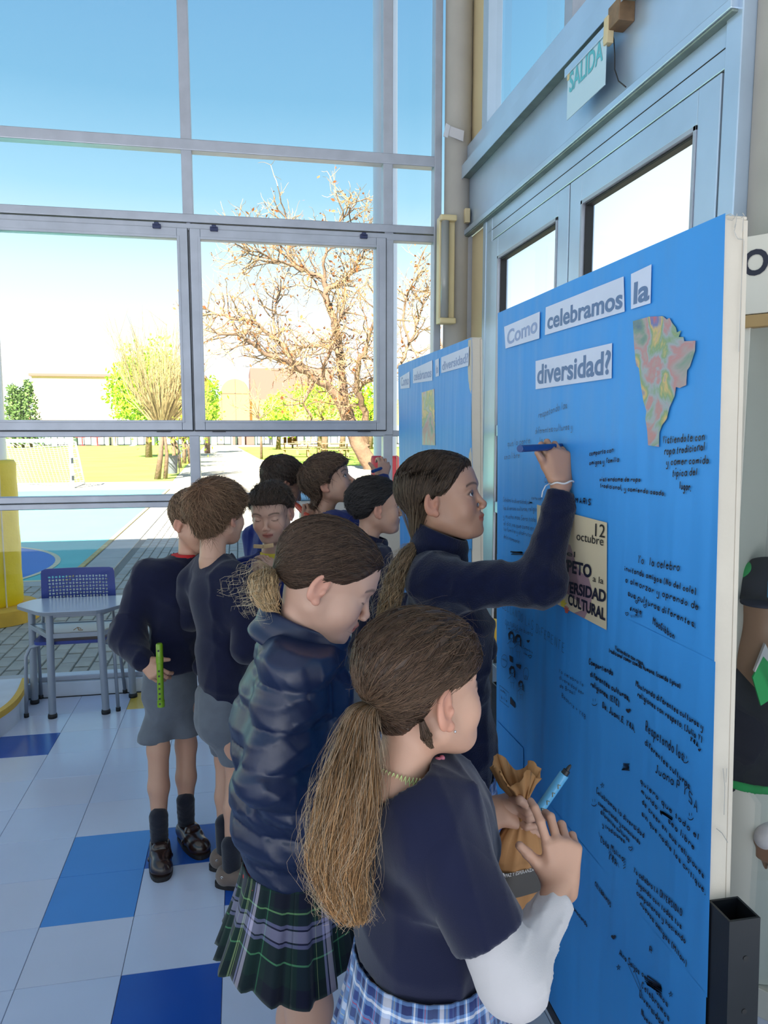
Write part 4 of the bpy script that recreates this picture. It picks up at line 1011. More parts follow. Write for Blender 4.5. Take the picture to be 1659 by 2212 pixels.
for (u, v, w_, h_, n) in ((1352, 1657, 14, 16, 8), (1116, 1195, 24, 8, 7), (1440, 1762, 24, 6, 9), (1146, 1086, 6, 3, 4), (1412, 2128, 34, 22, 12)):
    P = []; 
    for i in range(n*2): P.append(plane(u+(w_/2 if i % 2 else -w_/2)+hr.normal()*1.5, v-h_/2+h_*i/(2*n)+(w_*.6*(1 if i % 2 else -1)*.5 if u > 1400 else 0)))
    ink.stroke(P)
ink.stroke([plane(1362+i*1.6, 1330+(4 if i % 2 else -2)) for i in range(16)]); ink.stroke([plane(1355, 2080), plane(1382, 2140)]); ink.stroke([plane(1368, 2088), plane(1386, 2140)])
P = [plane(1293+i*2.6+0, 1800+(3 if i % 2 else -3)+i*4.2) for i in range(18)]; ink.stroke(P); P = [plane(1348+(3 if i % 2 else -2), 1852+i*3) for i in range(9)]; ink.stroke(P)
tag(obj('doodles', mesh('doodles', ink.V, ink.F, M['ink'], False), b1), kind='stuff')
ink = Ink(XI, .0012)      # the little drawn girls and speech bubbles
for u, v, s_ in ((1104, 1373, 1.0), (1119, 1380, 1.05), (1106, 1448, 1.0), (1125, 1478, .85)):
    ink.stroke(circ(u, v, 5*s_, k=1.3)); hrp = [plane(u-5*s_, v+9*s_), plane(u-6.5*s_, v-4*s_), plane(u-2*s_, v-10*s_), plane(u+4*s_, v-8*s_), plane(u+6.5*s_, v+2*s_), plane(u+7*s_, v+16*s_), plane(u+4.2*s_, v+14*s_), plane(u+4*s_, v-2*s_), plane(u-1*s_, v-4*s_), plane(u-3.6*s_, v+2*s_), plane(u-3.5*s_, v+9*s_)]
    ink.fill(hrp); ink.stroke([plane(u, v+7*s_), plane(u-4*s_, v+26*s_), plane(u+5*s_, v+27*s_), plane(u, v+7*s_)]); ink.stroke([plane(u-2*s_, v+26*s_), plane(u-2*s_, v+38*s_)]); ink.stroke([plane(u+3*s_, v+27*s_), plane(u+3*s_, v+40*s_)])
    ink.stroke([plane(u-1, v+11*s_), plane(u-8*s_, v+18*s_)]); ink.stroke([plane(u+1, v+11*s_), plane(u+9*s_, v+19*s_)])
ink.stroke(circ(1089, 1428, 7, k=2)); ink.stroke(circ(1136, 1455, 6, k=2.1)); ink.stroke([plane(1079, 1480), plane(1079, 1512), plane(1099, 1528), plane(1099, 1497), plane(1079, 1480)])
ink.stroke([plane(1117, 1430), plane(1117, 1517)]); ink.fill([plane(1114, 1434), plane(1126, 1436), plane(1124, 1446), plane(1116, 1440)]); ink.fill([plane(1102, 1505), plane(1112, 1518), plane(1113, 1530), plane(1102, 1520)]); ink.fill([plane(1100, 1415), plane(1107, 1419), plane(1108, 1432), plane(1101, 1428)])
ink.text('yay', plane(1132, 1462), plane(1141, 1465), .010, hr); ink.text('vamo a', plane(1084, 1424), plane(1095, 1430), .006, hr); ink.text('mama y 3', plane(1081, 1492), plane(1097, 1502), .008, hr); ink.text('bille', plane(1082, 1508), plane(1097, 1518), .009, hr)
ink.text('Comparte la', plane(1130, 1400), plane(1151, 1412), .007, hr); ink.text('cama', plane(1131, 1412), plane(1143, 1419), .007, hr)
tag(obj('drawing', mesh('drawing', ink.V, ink.F, M['ink'], False), b1), kind='stuff')
# small card at the left edge of the lower sheet
slip(b1, XI-.0004, [(1073, 1556), (1130, 1616), (1130, 1700), (1072, 1640)], 'bluep', 'paper_note')
for n, pl_ in enumerate((((1568, 466), (1578, 462), (1588, 468), (1582, 476), (1572, 474)), ((1592, 462), (1590, 480), (1586, 492)), ((1604, 460), (1608, 466), (1602, 470)), ((1590, 484), (1586, 500), (1590, 508)), ((1588, 506), (1594, 516), (1606, 518)), ((1606, 470), (1604, 500)), ((1607, 520), (1602, 600), (1596, 760)), ((1562, 1660), (1566, 1700), (1564, 1760)), ((1570, 1660), (1568, 1690)), ((1548, 1790), (1560, 1800), (1572, 1820)))):
    MB().tube([OY(u, v, 1.0722-(1.88-OY(u, v, 1.07)[2])*.043) for u, v in pl_], .0007, 4).build('paint_crack', M['col'], b1)
# far board: title strip and leafy print
for (a, b, c, d, tx) in (((864, 815), (885, 802), (885, 838), (865, 840), 'Como'), ((892, 797), (934, 778), (934, 822), (892, 828), 'celebramos'), ((940, 778), (948, 774), (948, 812), (941, 814), 'la'), ((953, 772), (1013, 748), (1012, 790), (953, 806), 'diversidad?')):
    X2 = .8265; s_ = slip(b2, X2, [a, b, c, d], 'slip'); ptext(s_, tx, a[0]+2, d[1]-6, b[0]-2, c[1]-8, 18, X2-.0006, 'fadeink', .02)
slip(b2, .8265, [(911, 848), (938, 840), (940, 962), (912, 961)], 'collage2', 'leafy_print')
ink = Ink(.8268, .002); q0, q1 = bp(998, 1196, .823), bp(1018, 1190, .823); ink.text('een', q0, q1, .02, hr); obj('handwriting', mesh('handwriting', ink.V, ink.F, M['ink'], False), b2)

# ---------------------------------------------------------------- display cabinet at the right with a uniformed mannequin
n_ = A3(.81, .588, 0); tt = A3(.588, -.81, 0); c0 = A3(1.235, 1.68, 0)
M['cabw'] = material('white_cabinet', lin((206, 202, 192)), .5, noise=(4, .04)); M['cabi'] = material('pale_cabinet_lining', lin((168, 172, 168)), .7); M['tan'] = material('tan_wood_strip', lin((168, 138, 92)), .5, noise=(9, .12))
cab = empty('display_cabinet', c0, 'glass-fronted white display cabinet with a lettered header at the right edge', 'cabinet')
def cb(name, s0, s1, d0, d1, z0, z1, mat, parent=cab, bev=.002):
    Mx = Matrix(((tt[0], n_[0], 0, c0[0]), (tt[1], n_[1], 0, c0[1]), (0, 0, 1, 0), (0, 0, 0, 1)))
    return MB().box((s0, d0, z0), (s1, d1, z1), bev, Mx).build(name, M[mat], parent)
zt0, zt1 = 1.825, 2.012
cb('header', 0, 1.3, -.01, .34, zt0, zt1, 'cabw'); cb('trim_strip', 0, 1.3, -.014, .02, zt0-.032, zt0-.002, 'tan'); cb('shadow_gap', 0, 1.3, -.006, .02, zt0-.004, zt0, 'rubber')
cb('back_panel', 0, 1.3, .325, .34, .05, zt0, 'cabi'); cb('side_panel', 0, .02, .0, .34, .05, zt0, 'cabw'); cb('side_panel', 1.28, 1.3, 0, .34, .05, zt0, 'cabw'); cb('floor_panel', 0, 1.3, 0, .34, 0, .08, 'cabw')
cb('glass_door', .02, .64, .0, .004, .09, zt0-.034, 'glass', bev=0); cb('glass_door', .645, 1.28, .006, .010, .09, zt0-.034, 'glass', bev=0)
for s_ in (.22, .33, .5): cb('lining_joint', s_, s_+.004, .320, .326, .08, zt0-.05, 'col')
cb('inner_beam', .02, 1.28, .26, .325, 1.66, 1.79, 'col')
_r, _d = ray(1604, 565); _k = np.dot(c0-n_*.012-CAM, n_)/np.dot(_r, n_); _p = CAM+_r*_k
text_obj('lettering', 'OS', (_p[0], _p[1], OY(1620, 597, _p[1])[2]), tt, (0, 0, 1), .095, .058, M['ink'], cab, .0, bold=.03)
# ---------------------------------------------------------------- heads
# head frame: x to the head's left, y forward, z up, origin between the ears; a child's head
def head_prims(p):
    eye = p.get('eye', .5); ch = p.get('cheek', 1.0)
    oc = p.get('occ', .090)
    H = [('e', 0, (0, -.014+(.090-oc)*.6, .033), (.0715, oc, .076)),
         ('e', .03, (0, .040, .035), (.056, .043, .046)),
         ('e', .03, (0, .030, -.030), (.052, .048, .062)),
         ('e', .02, (0, .050, -.070), (.031, .029, .026)),
         ('e', .012, (0, .0725, -.0865), (.014, .0125, .0125))]
    for s in (-1, 1):
        H += [('c', .03, (s*.046, -.002, -.042), (s*.018, .052, -.078), .020, .017),
              ('e', .02, (s*.034, .052, -.030), (.025*ch, .024*ch, .029*ch)),
              ('c', .014, (s*.012, .078, .022), (s*.042, .062, .021), .0085, .007),
              ('-e', .012, (s*.031, .097, .003), (.017, .016, .012)),
              ('e', .004, (s*.031, .0655, .001), (.0150, .0150, .0135)),
              ] + ([('-e', .003, (s*.032, .0835, .001-.001*(1-eye)), (.0125, .014, .0012+.0050*eye))] if eye > .08 else [])
    H += [('c', .010, (0, .0795, .004), (0, .0935, -.0255), .0048, .0070),
          ('e', .006, (0, .0955, -.0285), (.0078, .0074, .0068)),
          ('e', .006, (.0095, .0925, -.0330), (.0060, .0075, .0060)), ('e', .006, (-.0095, .0925, -.0330), (.0060, .0075, .0060)),
          ('-e', .003, (.0042, .0935, -.0400), (.0022, .0045, .0024)), ('-e', .003, (-.0042, .0935, -.0400), (.0022, .0045, .0024)),
          ('e', .016, (0, .069, -.055), (.023, .017, .018)),
          ('c', .005, (-.013, .0835, -.0545), (0, .0875, -.0525), .0028, .0040), ('c', .005, (.013, .0835, -.0545), (0, .0875, -.0525), .0028, .0040),
          ('c', .005, (-.011, .0815, -.0620), (.011, .0805, -.0620), .0040, .0040), ('e', .006, (0, .0830, -.0620), (.010, .0050, .0048)),
          ('-c', .0025, (-.019, .0845, -.0570-.001), (0, .0945, -.0570), .0010, .0013), ('-c', .0025, (.019, .0845, -.0580), (0, .0945, -.0570), .0010, .0013)]
    for s in (-1, 1):               # ears
        M = np.array(Matrix.Rotation(s*math.radians(24), 3, 'Z') @ Matrix.Rotation(math.radians(-12), 3, 'X'))
        H += [('e', .006, (s*.0735, -.010, -.004), (.0075, .0175, .0290), M),
              ('-e', .004, (s*.0800, -.006, .002), (.0062, .0105, .0180), M),
              ('e', .004, (s*.0745, .001, -.008), (.0035, .0045, .0060)),
              ('e', .004, (s*.0740, -.004, -.029), (.0050, .0080, .0080))]
    return H
def head_color(Q, skin, brow, shut=False):
    n = len(Q); c = np.tile(np.array(skin), (n, 1)); x, y, z = Q.T
    def mixin(m, col):
        nonlocal c; m = np.clip(m, 0, 1)[:, None]; c = c*(1-m)+np.array(col)*m
    ax = np.abs(x)
    mixin(.35*np.exp(-(((ax-.038)/.016)**2+((z+.030)/.016)**2))*(y > .03), np.array(skin)*np.array([1.08, .78, .76]))
    mixin(.4*np.exp(-(((ax)/.012)**2+((z+.032)/.01)**2))*(y > .085), np.array(skin)*np.array([1.1, .8, .78]))
    mixin(.6*((ax > .070) & (z < .03)), np.array(skin)*np.array([1.05, .72, .68]))
    lipz = -.0575+0*x; lm = np.clip(1.25-(np.abs(z-lipz)/(.0098-.30*np.maximum(ax-.004, 0))), 0, 1)*(y > .07)*(ax < .020)
    mixin(lm*1.6, np.array(skin)*np.array([.86, .46, .46]))
    mixin(np.clip(1.3-np.abs(z+.0573)/.0011, 0, 1)*(y > .078)*(ax < .019)*.7, (.10, .03, .03))
    bz = .0195+.006*np.clip(1-((ax-.032)/.02)**2, 0, 1)
    mixin(np.clip(1.25-np.abs(z-bz)/(.0035), 0, 1)*(ax > .013)*(ax < .050)*(y > .045)*.85, brow)
    # lash lines
    e = ((ax-.032)/.0145)**2+((z-.001)/.0085)**2
    if shut:
        e2 = ((ax-.032)/.0145)**2+((z-.003)/.0085)**2; mixin(np.exp(-((e2-.8)/.2)**2)*(z < -.0005)*(y > .06)*.9, (.02, .012, .01)); return c
    mixin(np.exp(-((e-.75)/.28)**2)*(z > .0005)*(y > .06)*.85, (.02, .012, .01))
    mixin(np.exp(-((e-.75)/.25)**2)*(z < .0005)*(y > .06)*.35, (.10, .04, .03))
    return c
class Head:
    def __init__(s, pos, yaw, pitch=0, roll=0, scale=1.0, **p):
        """yaw: 0 faces away from the camera, 90 faces the picture's right, 180 faces the camera"""
        s.p = p; s.sc = scale
        f = D(math.sin(math.radians(yaw)), math.cos(math.radians(yaw)), 0)
        l = np.cross(U_, f)
        B = np.stack([l*-1, f, U_], 1)
        # x axis = person's left is -(f x up)... keep right handed: x = f x z
        B = np.stack([np.cross(f, U_), f, U_], 1)
        X = np.array(Matrix.Rotation(math.radians(pitch), 3, 'X')); Y = np.array(Matrix.Rotation(math.radians(roll), 3, 'Y'))
        s.M = B@X@Y; s.o = np.asarray(pos, float)
        s.prims = head_prims(p)
        nk = p.get('neck', (0, -.035, -.15)); s.nb = s.loc(s.o+np.cross(f, U_)*nk[0]+f*nk[1]+U_*nk[2])
        nr = p.get('neck_r', .043)
        s.nprims = [('c', .028, (0, -.022, -.045), tuple(s.nb), nr, nr*1.06)]
        s.allp = s.prims[:5]+s.nprims+s.prims[5:]
    def loc(s, P): return (np.asarray(P)-s.o)@s.M/s.sc
    def wor(s, Q): return (np.asarray(Q)*s.sc)@s.M.T+s.o
    def sdf(s, Q): return d_prims(np.asarray(Q, np.float32), s.allp)
    def skull(s, Q): return d_prims(np.asarray(Q, np.float32), s.prims[:5]+s.nprims)
    def mesh(s, h):
        lo = np.minimum(A3(-.095, -.115, -.115), s.nb-.06); hi = np.maximum(A3(.095, .115, .12), s.nb+.06)
        V, F = isosurf(s.sdf, lo, hi, h/s.sc)
        return s.wor(V), F, V
    def eyes(s, parent, iris, gaze=(0, 0)):
        gz = nrm(A3(math.sin(math.radians(gaze[0])), 1, math.sin(math.radians(gaze[1]))))
        for sd in (-1, 1):
            c = A3(sd*.031, .0655, .001); V = []; F = []; n, m = 20, 14
            # sphere built around the gaze axis, coloured by angle (iris and pupil)
            a = nrm(np.cross(gz, A3(0, 0, 1))); b = np.cross(a, gz); cols = []
            th = np.concatenate([[0, .12, .19, .21, .45, .50, .52], np.linspace(.7, math.pi, 7)])
            for t in th:
                for j in range(n):
                    ph = 2*math.pi*j/n
                    V.append(c+.0139*(math.cos(t)*gz+math.sin(t)*(math.cos(ph)*a+math.sin(ph)*b)))
                    cols.append((.01, .01, .01) if t < .2 else iris if t < .49 else (.62, .60, .60))
            k = len(th)
            for i in range(k-1):
                for j in range(n): F.append((i*n+j, i*n+(j+1) % n, (i+1)*n+(j+1) % n, (i+1)*n+j))
            me = mesh('eye', s.wor(np.array(V)), np.array(F), M['eye'], cols=np.array(cols)); obj('eye', me, parent)
    # ---- hair
    def hair_fn(s, region, thick, seed=1, groove=.0015, flow=None):
        r = np.random.RandomState(seed)
        def fn(Q):
            Q = np.asarray(Q, np.float32)
            m = np.clip(region(Q)/.014, 0, 1); m = m*m*(3-2*m)
            t = thick(Q) if callable(thick) else thick
            az = np.arctan2(Q[:, 0], Q[:, 2]-.01) if flow is None else flow(Q)
            g = groove*(np.sin(az*31+3*np.sin(Q[:, 1]*40))+.6*np.sin(az*67+Q[:, 1]*60))
            return s.skull(Q)-(-.004+(t+.004+g)*m)
        return fn
    def grow(s, fn, n, start_ok, flow, length, steps, lift, seed, jitter=.15, wave=0):
        """strands creeping over the hair surface along flow"""
        r = np.random.RandomState(seed)
        d = r.normal(size=(n*4, 3)); d /= np.linalg.norm(d, axis=1, keepdims=True)
        P = d*A3(.13, .15, .15)+A3(0, -.012, .02)
        def proj(P, off, it=3):
            for _ in range(it):
                d0 = fn(P); e = .0015
                g = np.stack([fn(P+e*np.eye(3)[i])-d0 for i in range(3)], 1)/e
                g /= np.linalg.norm(g, axis=1, keepdims=True)+1e-6
                P = P-(d0-off)[:, None]*g*.9
            return P, g
        P, g = proj(P, 0., 6)
        P = P[start_ok(P)][:n]; N = len(P); g = None
        L = length*(.65+.6*r.rand(N)); out = [P.copy()]; jit = r.normal(size=(N, 3))*jitter; lf = lift*r.rand(N)**1.5
        P, g = proj(P, 0., 1); dirp = None
        for k in range(1, steps):
            f = flow(P)+jit
            if wave: f = f+wave*np.sin(k*1.1+jit[:, :1]*40)*np.cross(g, f)
            f = f-(f*g).sum(1)[:, None]*g; f /= np.linalg.norm(f, axis=1, keepdims=True)+1e-6
            if dirp is not None: f = .55*f+.45*dirp; f /= np.linalg.norm(f, axis=1, keepdims=True)+1e-6
            dirp = f
            P = P+f*(L/(steps-1))[:, None]
            P, g = proj(P, .0006+lf*(k/(steps-1))**1.6, 2); out.append(P.copy())
        return np.stack(out, 1)
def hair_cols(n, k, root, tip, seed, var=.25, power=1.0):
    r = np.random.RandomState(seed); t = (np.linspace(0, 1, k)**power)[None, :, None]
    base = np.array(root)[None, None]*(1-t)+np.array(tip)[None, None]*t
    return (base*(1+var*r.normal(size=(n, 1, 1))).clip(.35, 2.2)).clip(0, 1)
def add_strands(name, paths, r0, r1, root, tip, parent, seed=3, var=.25, power=1.0):
    N, K, _ = paths.shape; V, F = strands(paths, r0, r1, 3)
    c = np.repeat(hair_cols(N, K, root, tip, seed, var, power).reshape(-1, 3), 3, 0)
    return obj(name, mesh(name, V, F, M['hair'], cols=c), parent)
def tail_paths(guide, radii, n, seed, K=22, wav=.006, fray=.4, lenvar=.25):
    """ponytail strands about a guide polyline"""
    r = np.random.RandomState(seed); g = np.array(guide, float); m = len(g)
    def interp(t, A):
        x = t*(len(A)-1); i = np.clip(np.floor(x).astype(int), 0, len(A)-2); f = (x-i)
        A = np.asarray(A, float)
        i0 = np.clip(i-1, 0, len(A)-1); i3 = np.clip(i+2, 0, len(A)-1)
        if A.ndim == 2: f = f[..., None]
        p0, p1, p2, p3 = A[i0], A[i], A[i+1], A[i3]
        return .5*((2*p1)+(-p0+p2)*f+(2*p0-5*p1+4*p2-p3)*f*f+(-p0+3*p1-3*p2+p3)*f**3)
    ph = r.rand(n)*6.283; rad = np.sqrt(r.rand(n)); end = 1-lenvar*r.rand(n)**2
    wide = 1+fray*(r.rand(n) > .85)*r.rand(n)
    out = []
    T = nrm(g[-1]-g[0]); a = nrm(np.cross(T, F_)); b = np.cross(T, a)
    w1 = r.rand(n)*6.28; fr = 5+5*r.rand(n)
    for k in range(K):
        t = end*k/(K-1); c = interp(t, g); R = interp(t, np.asarray(radii))*rad*(1+(wide-1)*t)
        p = c+R[:, None]*(np.cos(ph+.6*t)[:, None]*a+np.sin(ph+.6*t)[:, None]*b)
        p = p+(wav*t*np.sin(w1+fr*t*3))[:, None]*a+(wav*t*np.cos(w1*1.7+fr*t*2.3))[:, None]*b
        out.append(p)
    return np.stack(out, 1)
def hand_prims(wrist, dirv, normal, scale=1.0, curls=(20, 25, 30, 35), spread=8, thumb=(45, 20), side=1, knuck=None, k=.003):
    """dirv: wrist->fingers, normal: back of the hand, side=+1 thumb on cross(dir,normal) side"""
    w = np.asarray(wrist, float); d = nrm(dirv); n = nrm(np.asarray(normal)-np.dot(normal, d)*d); t = np.cross(d, n)*side
    sc = scale; P = []
    kn = []
    for i, (off, ln) in enumerate(((.024, .072), (.008, .076), (-.008, .073), (-.023, .066))):
        q = w+d*ln*sc+t*off*sc; kn.append(q)
        P.append(('c', .012*sc, w+t*off*.45*sc, q, .0135*sc, .0098*sc))
    fl = ((.036, .022, .018), (.040, .025, .019), (.037, .023, .018), (.029, .018, .016))
    for i in range(4):
        c = curls[i]; c = (c, c, c*.7) if not hasattr(c, '__len__') else c
        a = (1.5-i)*spread; p = kn[i]; ang = 0
        sd = d*math.cos(math.radians(a))+t*math.sin(math.radians(a)); rr = (.0082, .0077, .0070, .0064)
        for j in range(3):
            ang += c[j]; v = sd*math.cos(math.radians(ang))-n*math.sin(math.radians(ang))
            q = p+v*fl[i][j]*sc; r = .95*sc*(1 if i < 3 else .88)
            P.append(('c', k, p, q, rr[j]*r, rr[j+1]*r)); p = q
    a1, a2 = thumb
    b = w+d*.018*sc+t*.020*sc; v = d*math.cos(math.radians(a1))+t*math.sin(math.radians(a1))-n*.25; v = nrm(v)
    p = b+v*.031*sc; P.append(('c', .012*sc, b, p, .0145*sc, .0105*sc))
    v2 = nrm(v*math.cos(math.radians(a2))+d*.5*math.sin(math.radians(a2))-n*math.sin(math.radians(a2)))
    q = p+v2*.024*sc; P.append(('c', .004, p, q, .0098*sc, .0086*sc))
    v3 = nrm(v2-n*.2); P.append(('c', .003, q, q+v3*.018*sc, .0086*sc, .0072*sc))
    return P
# ================================================================ CHILDREN
SK = {'fair': (.60, .36, .27), 'tan': (.46, .25, .165), 'mid': (.53, .30, .21)}
M['wool'] = material('navy_knit', lin((17, 21, 48)), .95, noise=(30, .12), bump=(420, .5, .0015), sheen=.22, spec=.2)
M['wool_lit'] = material('lit_navy_knit', lin((22, 38, 104)), .95, noise=(30, .12), bump=(420, .5, .0015), sheen=.25, spec=.2)  # navy knit again, the light on it put into a brighter blue
M['fleece'] = material('dark_navy_fleece', lin((13, 19, 46)), .98, noise=(60, .2), bump=(260, .8, .002), sheen=.25, spec=.15)
M['puffer'] = material('navy_nylon', lin((20, 33, 66)), .40, noise=(5, .1), bump=(28, .35, .003), spec=.5)
M['tee'] = material('navy_cotton', lin((19, 23, 52)), .9, noise=(14, .08), bump=(500, .25, .001), sheen=.25, spec=.2)
M['whitecot'] = material('white_cotton', lin((196, 190, 192)), .85, noise=(10, .03), bump=(400, .2, .001), sheen=.2)
M['greysh'] = material('grey_flannel', lin((92, 98, 108)), .92, noise=(30, .10), bump=(380, .4, .001), sheen=.2)
M['sock'] = material('navy_sock', lin((14, 17, 34)), .95, bump=(240, .6, .0015), sheen=.3)
M['leather'] = material('dark_brown_leather', lin((46, 28, 24)), .22, noise=(14, .2), bump=(30, .15, .002), spec=.7)
M['suede'] = material('taupe_suede', lin((112, 94, 84)), .85, noise=(20, .12), bump=(90, .3, .001), sheen=.3)
M['sole'] = material('dark_rubber_sole', lin((30, 24, 24)), .6)
M['red'] = material('red_knit', lin((205, 40, 45)), .85); M['yellow'] = material('yellow_shirt', lin((228, 205, 70)), .85)
M['metal'] = material('silver_metal', lin((200, 200, 205)), .25, 1.0)
M['recg'] = material('lime_recorder_plastic', lin((110, 150, 20)), .3, spec=.6); M['reco'] = material('orange_red_recorder', lin((196, 66, 44)), .3, spec=.6)
M['kraft'] = material('kraft_paper', lin((166, 118, 72)), .75, noise=(7, .12), bump=(18, .35, .004))
M['label'] = material('dark_bag_label', lin((62, 58, 56)), .6)
M['markb'] = material('marker_pale_blue', lin((96, 170, 214)), .35); M['markd'] = material('marker_dark_blue', lin((26, 62, 120)), .35); M['gold'] = material('marker_print', lin((120, 108, 70)), .5)
M['wood'] = material('pale_wood_piece', lin((206, 172, 128)), .7, noise=(12, .15))
M['elastic'] = material('pale_lime_elastic', lin((206, 216, 150)), .5); M['pink'] = material('pink_bead', lin((224, 130, 150)), .4)
M['cord'] = material('white_cord', lin((206, 202, 200)), .8)
def stripes(name, base, us, vs, rough=.9):
    """woven tartan: us/vs = [(start, end, colour)] in a unit repeat"""
    m = bpy.data.materials.new(name); m.use_nodes = True; t = NT(m); b = t.n['Principled BSDF']; b.inputs['Roughness'].default_value = rough; b.inputs['Sheen Weight'].default_value = .2; b.inputs['Specular IOR Level'].default_value = .2
    uv = t.new('ShaderNodeUVMap'); sp = t.new('ShaderNodeSeparateXYZ'); t.link(uv.outputs[0], sp.inputs[0]); outs = []
    for ax, lst in (('X', us), ('Y', vs)):
        fr = t.new('ShaderNodeMath'); fr.operation = 'FRACT'; t.link(sp.outputs[ax], fr.inputs[0]); r = t.new('ShaderNodeValToRGB'); r.color_ramp.interpolation = 'CONSTANT'; t.link(fr.outputs[0], r.inputs[0])
        cr = r.color_ramp; pts = []; pos = 0
        for a, e, c in lst:
            if a > pos: pts.append((pos, base))
            pts.append((a, c)); pos = e
        if pos < 1: pts.append((pos, base))
        cr.elements[0].position = pts[0][0]; cr.elements[0].color = (*lin(pts[0][1]), 1); cr.elements[1].position = pts[-1][0]; cr.elements[1].color = (*lin(pts[-1][1]), 1)
        for p, c in pts[1:-1]: e = cr.elements.new(p); e.color = (*lin(c), 1)
        outs.append(r.outputs[0])
    mx = t.new('ShaderNodeMix'); mx.data_type = 'RGBA'; mx.inputs[0].default_value = .5; t.link(outs[0], mx.inputs[6]); t.link(outs[1], mx.inputs[7]); t.link(mx.outputs[2], b.inputs['Base Color'])
    return m
M['tartG'] = stripes('green_navy_tartan', (22, 44, 42), [(.06, .20, (18, 22, 50)), (.24, .26, (170, 190, 130)), (.36, .50, (140, 140, 190)), (.40, .42, (24, 24, 60)), (.44, .46, (24, 24, 60)), (.60, .62, (60, 130, 90)), (.72, .90, (20, 24, 40))][:0] + [(.06, .20, (18, 22, 50)), (.24, .25, (150, 170, 120)), (.36, .40, (150, 150, 190)), (.40, .42, (24, 24, 60)), (.42, .50, (190, 180, 200)), (.60, .62, (60, 130, 90)), (.72, .90, (20, 24, 40))],
    [(.05, .22, (16, 20, 36)), (.26, .28, (120, 170, 110)), (.40, .44, (120, 120, 160)), (.44, .46, (20, 20, 50)), (.46, .58, (150, 146, 178)), (.58, .60, (20, 20, 50)), (.60, .64, (120, 120, 160)), (.80, .82, (90, 160, 110))])
tI = [(.04, .16, (44, 52, 96)), (.20, .24, (240, 240, 245)), (.30, .42, (40, 60, 120)), (.46, .475, (210, 80, 90)), (.52, .64, (70, 84, 120)), (.68, .78, (230, 228, 236)), (.84, .855, (214, 206, 150)), (.90, .97, (60, 74, 130))]
M['tartI'] = stripes('light_blue_tartan', (112, 146, 196), tI, tI)
def smoothstep(x): x = np.clip(x, 0, 1); return x*x*(3-2*x)
def garment(name, prims, h, mat, parent, disp=None, cut=None, pad=.03):
    V, F = sdf_mesh(prims, h, disp, cut, pad); return obj(name, mesh(name, V, F, M[mat]), parent)
def kid(label, head, h, skin, brow, group=None, limbs=(), hl=.006, hands=(), hh=.003, iris=None, gaze=(0, 0), base=None, cat='person'):
    r = empty('person', base if base is not None else (head.o[0], head.o[1], 0), label, cat, group)
    V, F, Q = head.mesh(h); cols = [head_color(Q, skin, brow, head.p.get('eye', .5) <= .08)]; parts = [(V, F)]
    for pr, hx in ((limbs, hl), (hands, hh)):
        for g in pr:
            v, f = sdf_mesh(g, hx); parts.append((v, f)); c = np.tile(np.array(skin)*A3(.97, .95, .93), (len(v), 1)); cols.append(c)
    V, F = joinm(parts); obj('body', mesh('body', V, F, M['skin'], cols=np.concatenate(cols)), r)
    if iris is not None and head.p.get('eye', .5) > .08: head.eyes(r, iris, gaze)
    return r
def region_line(ys, zs, side=0):
    def f(Q): return (Q[:, 2]-np.interp(Q[:, 1], ys, zs))*.8
    return f
LONG = region_line([-.12, -.09, -.045, -.02, .005, .03, .052, .072, .10], [-.070, -.068, -.050, -.022, -.006, -.004, .030, .056, .064])
SHORT = region_line([-.12, -.08, -.04, -.022, -.004, .012, .034, .062, .10], [-.068, -.062, -.040, -.010, .000, -.006, .022, .046, .052])
def ponyhair(hd, root, knot_l, n, seed, c0, c1, region=LONG, thick=.006, r=.0007, off=.0, base_col=None, name='hair', var=.28):
    fn = hd.hair_fn(region, thick, seed, .0010, flow=None)
    V, F = isosurf(fn, A3(-.1, -.125, -.10), A3(.1, .11, .13), .003/hd.sc)
    bc = np.array(base_col if base_col is not None else c0)
    rr_ = np.random.RandomState(seed); o = obj(name, mesh(name, hd.wor(V), F, M['hair'], cols=np.tile(bc*.8, (len(V), 1))), root)
    def ok(P): return (region(P) > .004) & (np.linalg.norm(P-knot_l, axis=1) > .035)
    P = hd.grow(fn, n, ok, lambda P: (knot_l-P)/np.linalg.norm(knot_l-P, axis=1, keepdims=True), .0, 2, .0, seed)[:, 0] if False else None
    # strands run from their start to the knot over the surface
    d = rr_.normal(size=(n*4, 3)); d /= np.linalg.norm(d, axis=1, keepdims=True); P = d*A3(.13, .15, .15)+A3(0, -.012, .02)
    def proj(P, off, it):
        for _ in range(it):
            d0 = fn(P); e = .0015; g = np.stack([fn(P+e*np.eye(3)[i])-d0 for i in range(3)], 1)/e; g /= np.linalg.norm(g, axis=1, keepdims=True)+1e-6; P = P-(d0-off)[:, None]*g*.9
        return P
    P = proj(P, 0, 6); P = P[ok(P)][:n]; N = len(P); K = 14; out = [P.copy()]; lf = np.abs(rr_.normal(size=N))*.0007; jit = rr_.normal(size=(N, 3))*.005
    for k in range(1, K):
        rem = K-k; tgt = knot_l+jit*(rem/K); P = P+(tgt-P)/rem
        if rem > 2: P = proj(P, .0006+lf[:, None][:, 0]*math.sin(math.pi*k/K)+.0004, 2)
        out.append(P.copy())
    path = hd.wor(np.stack(out, 1).reshape(-1, 3)).reshape(N, K, 3)
    add_strands('combed_strands', path, r, r*.7, c0, c1, o, seed, var, 1.5)
    return o, fn
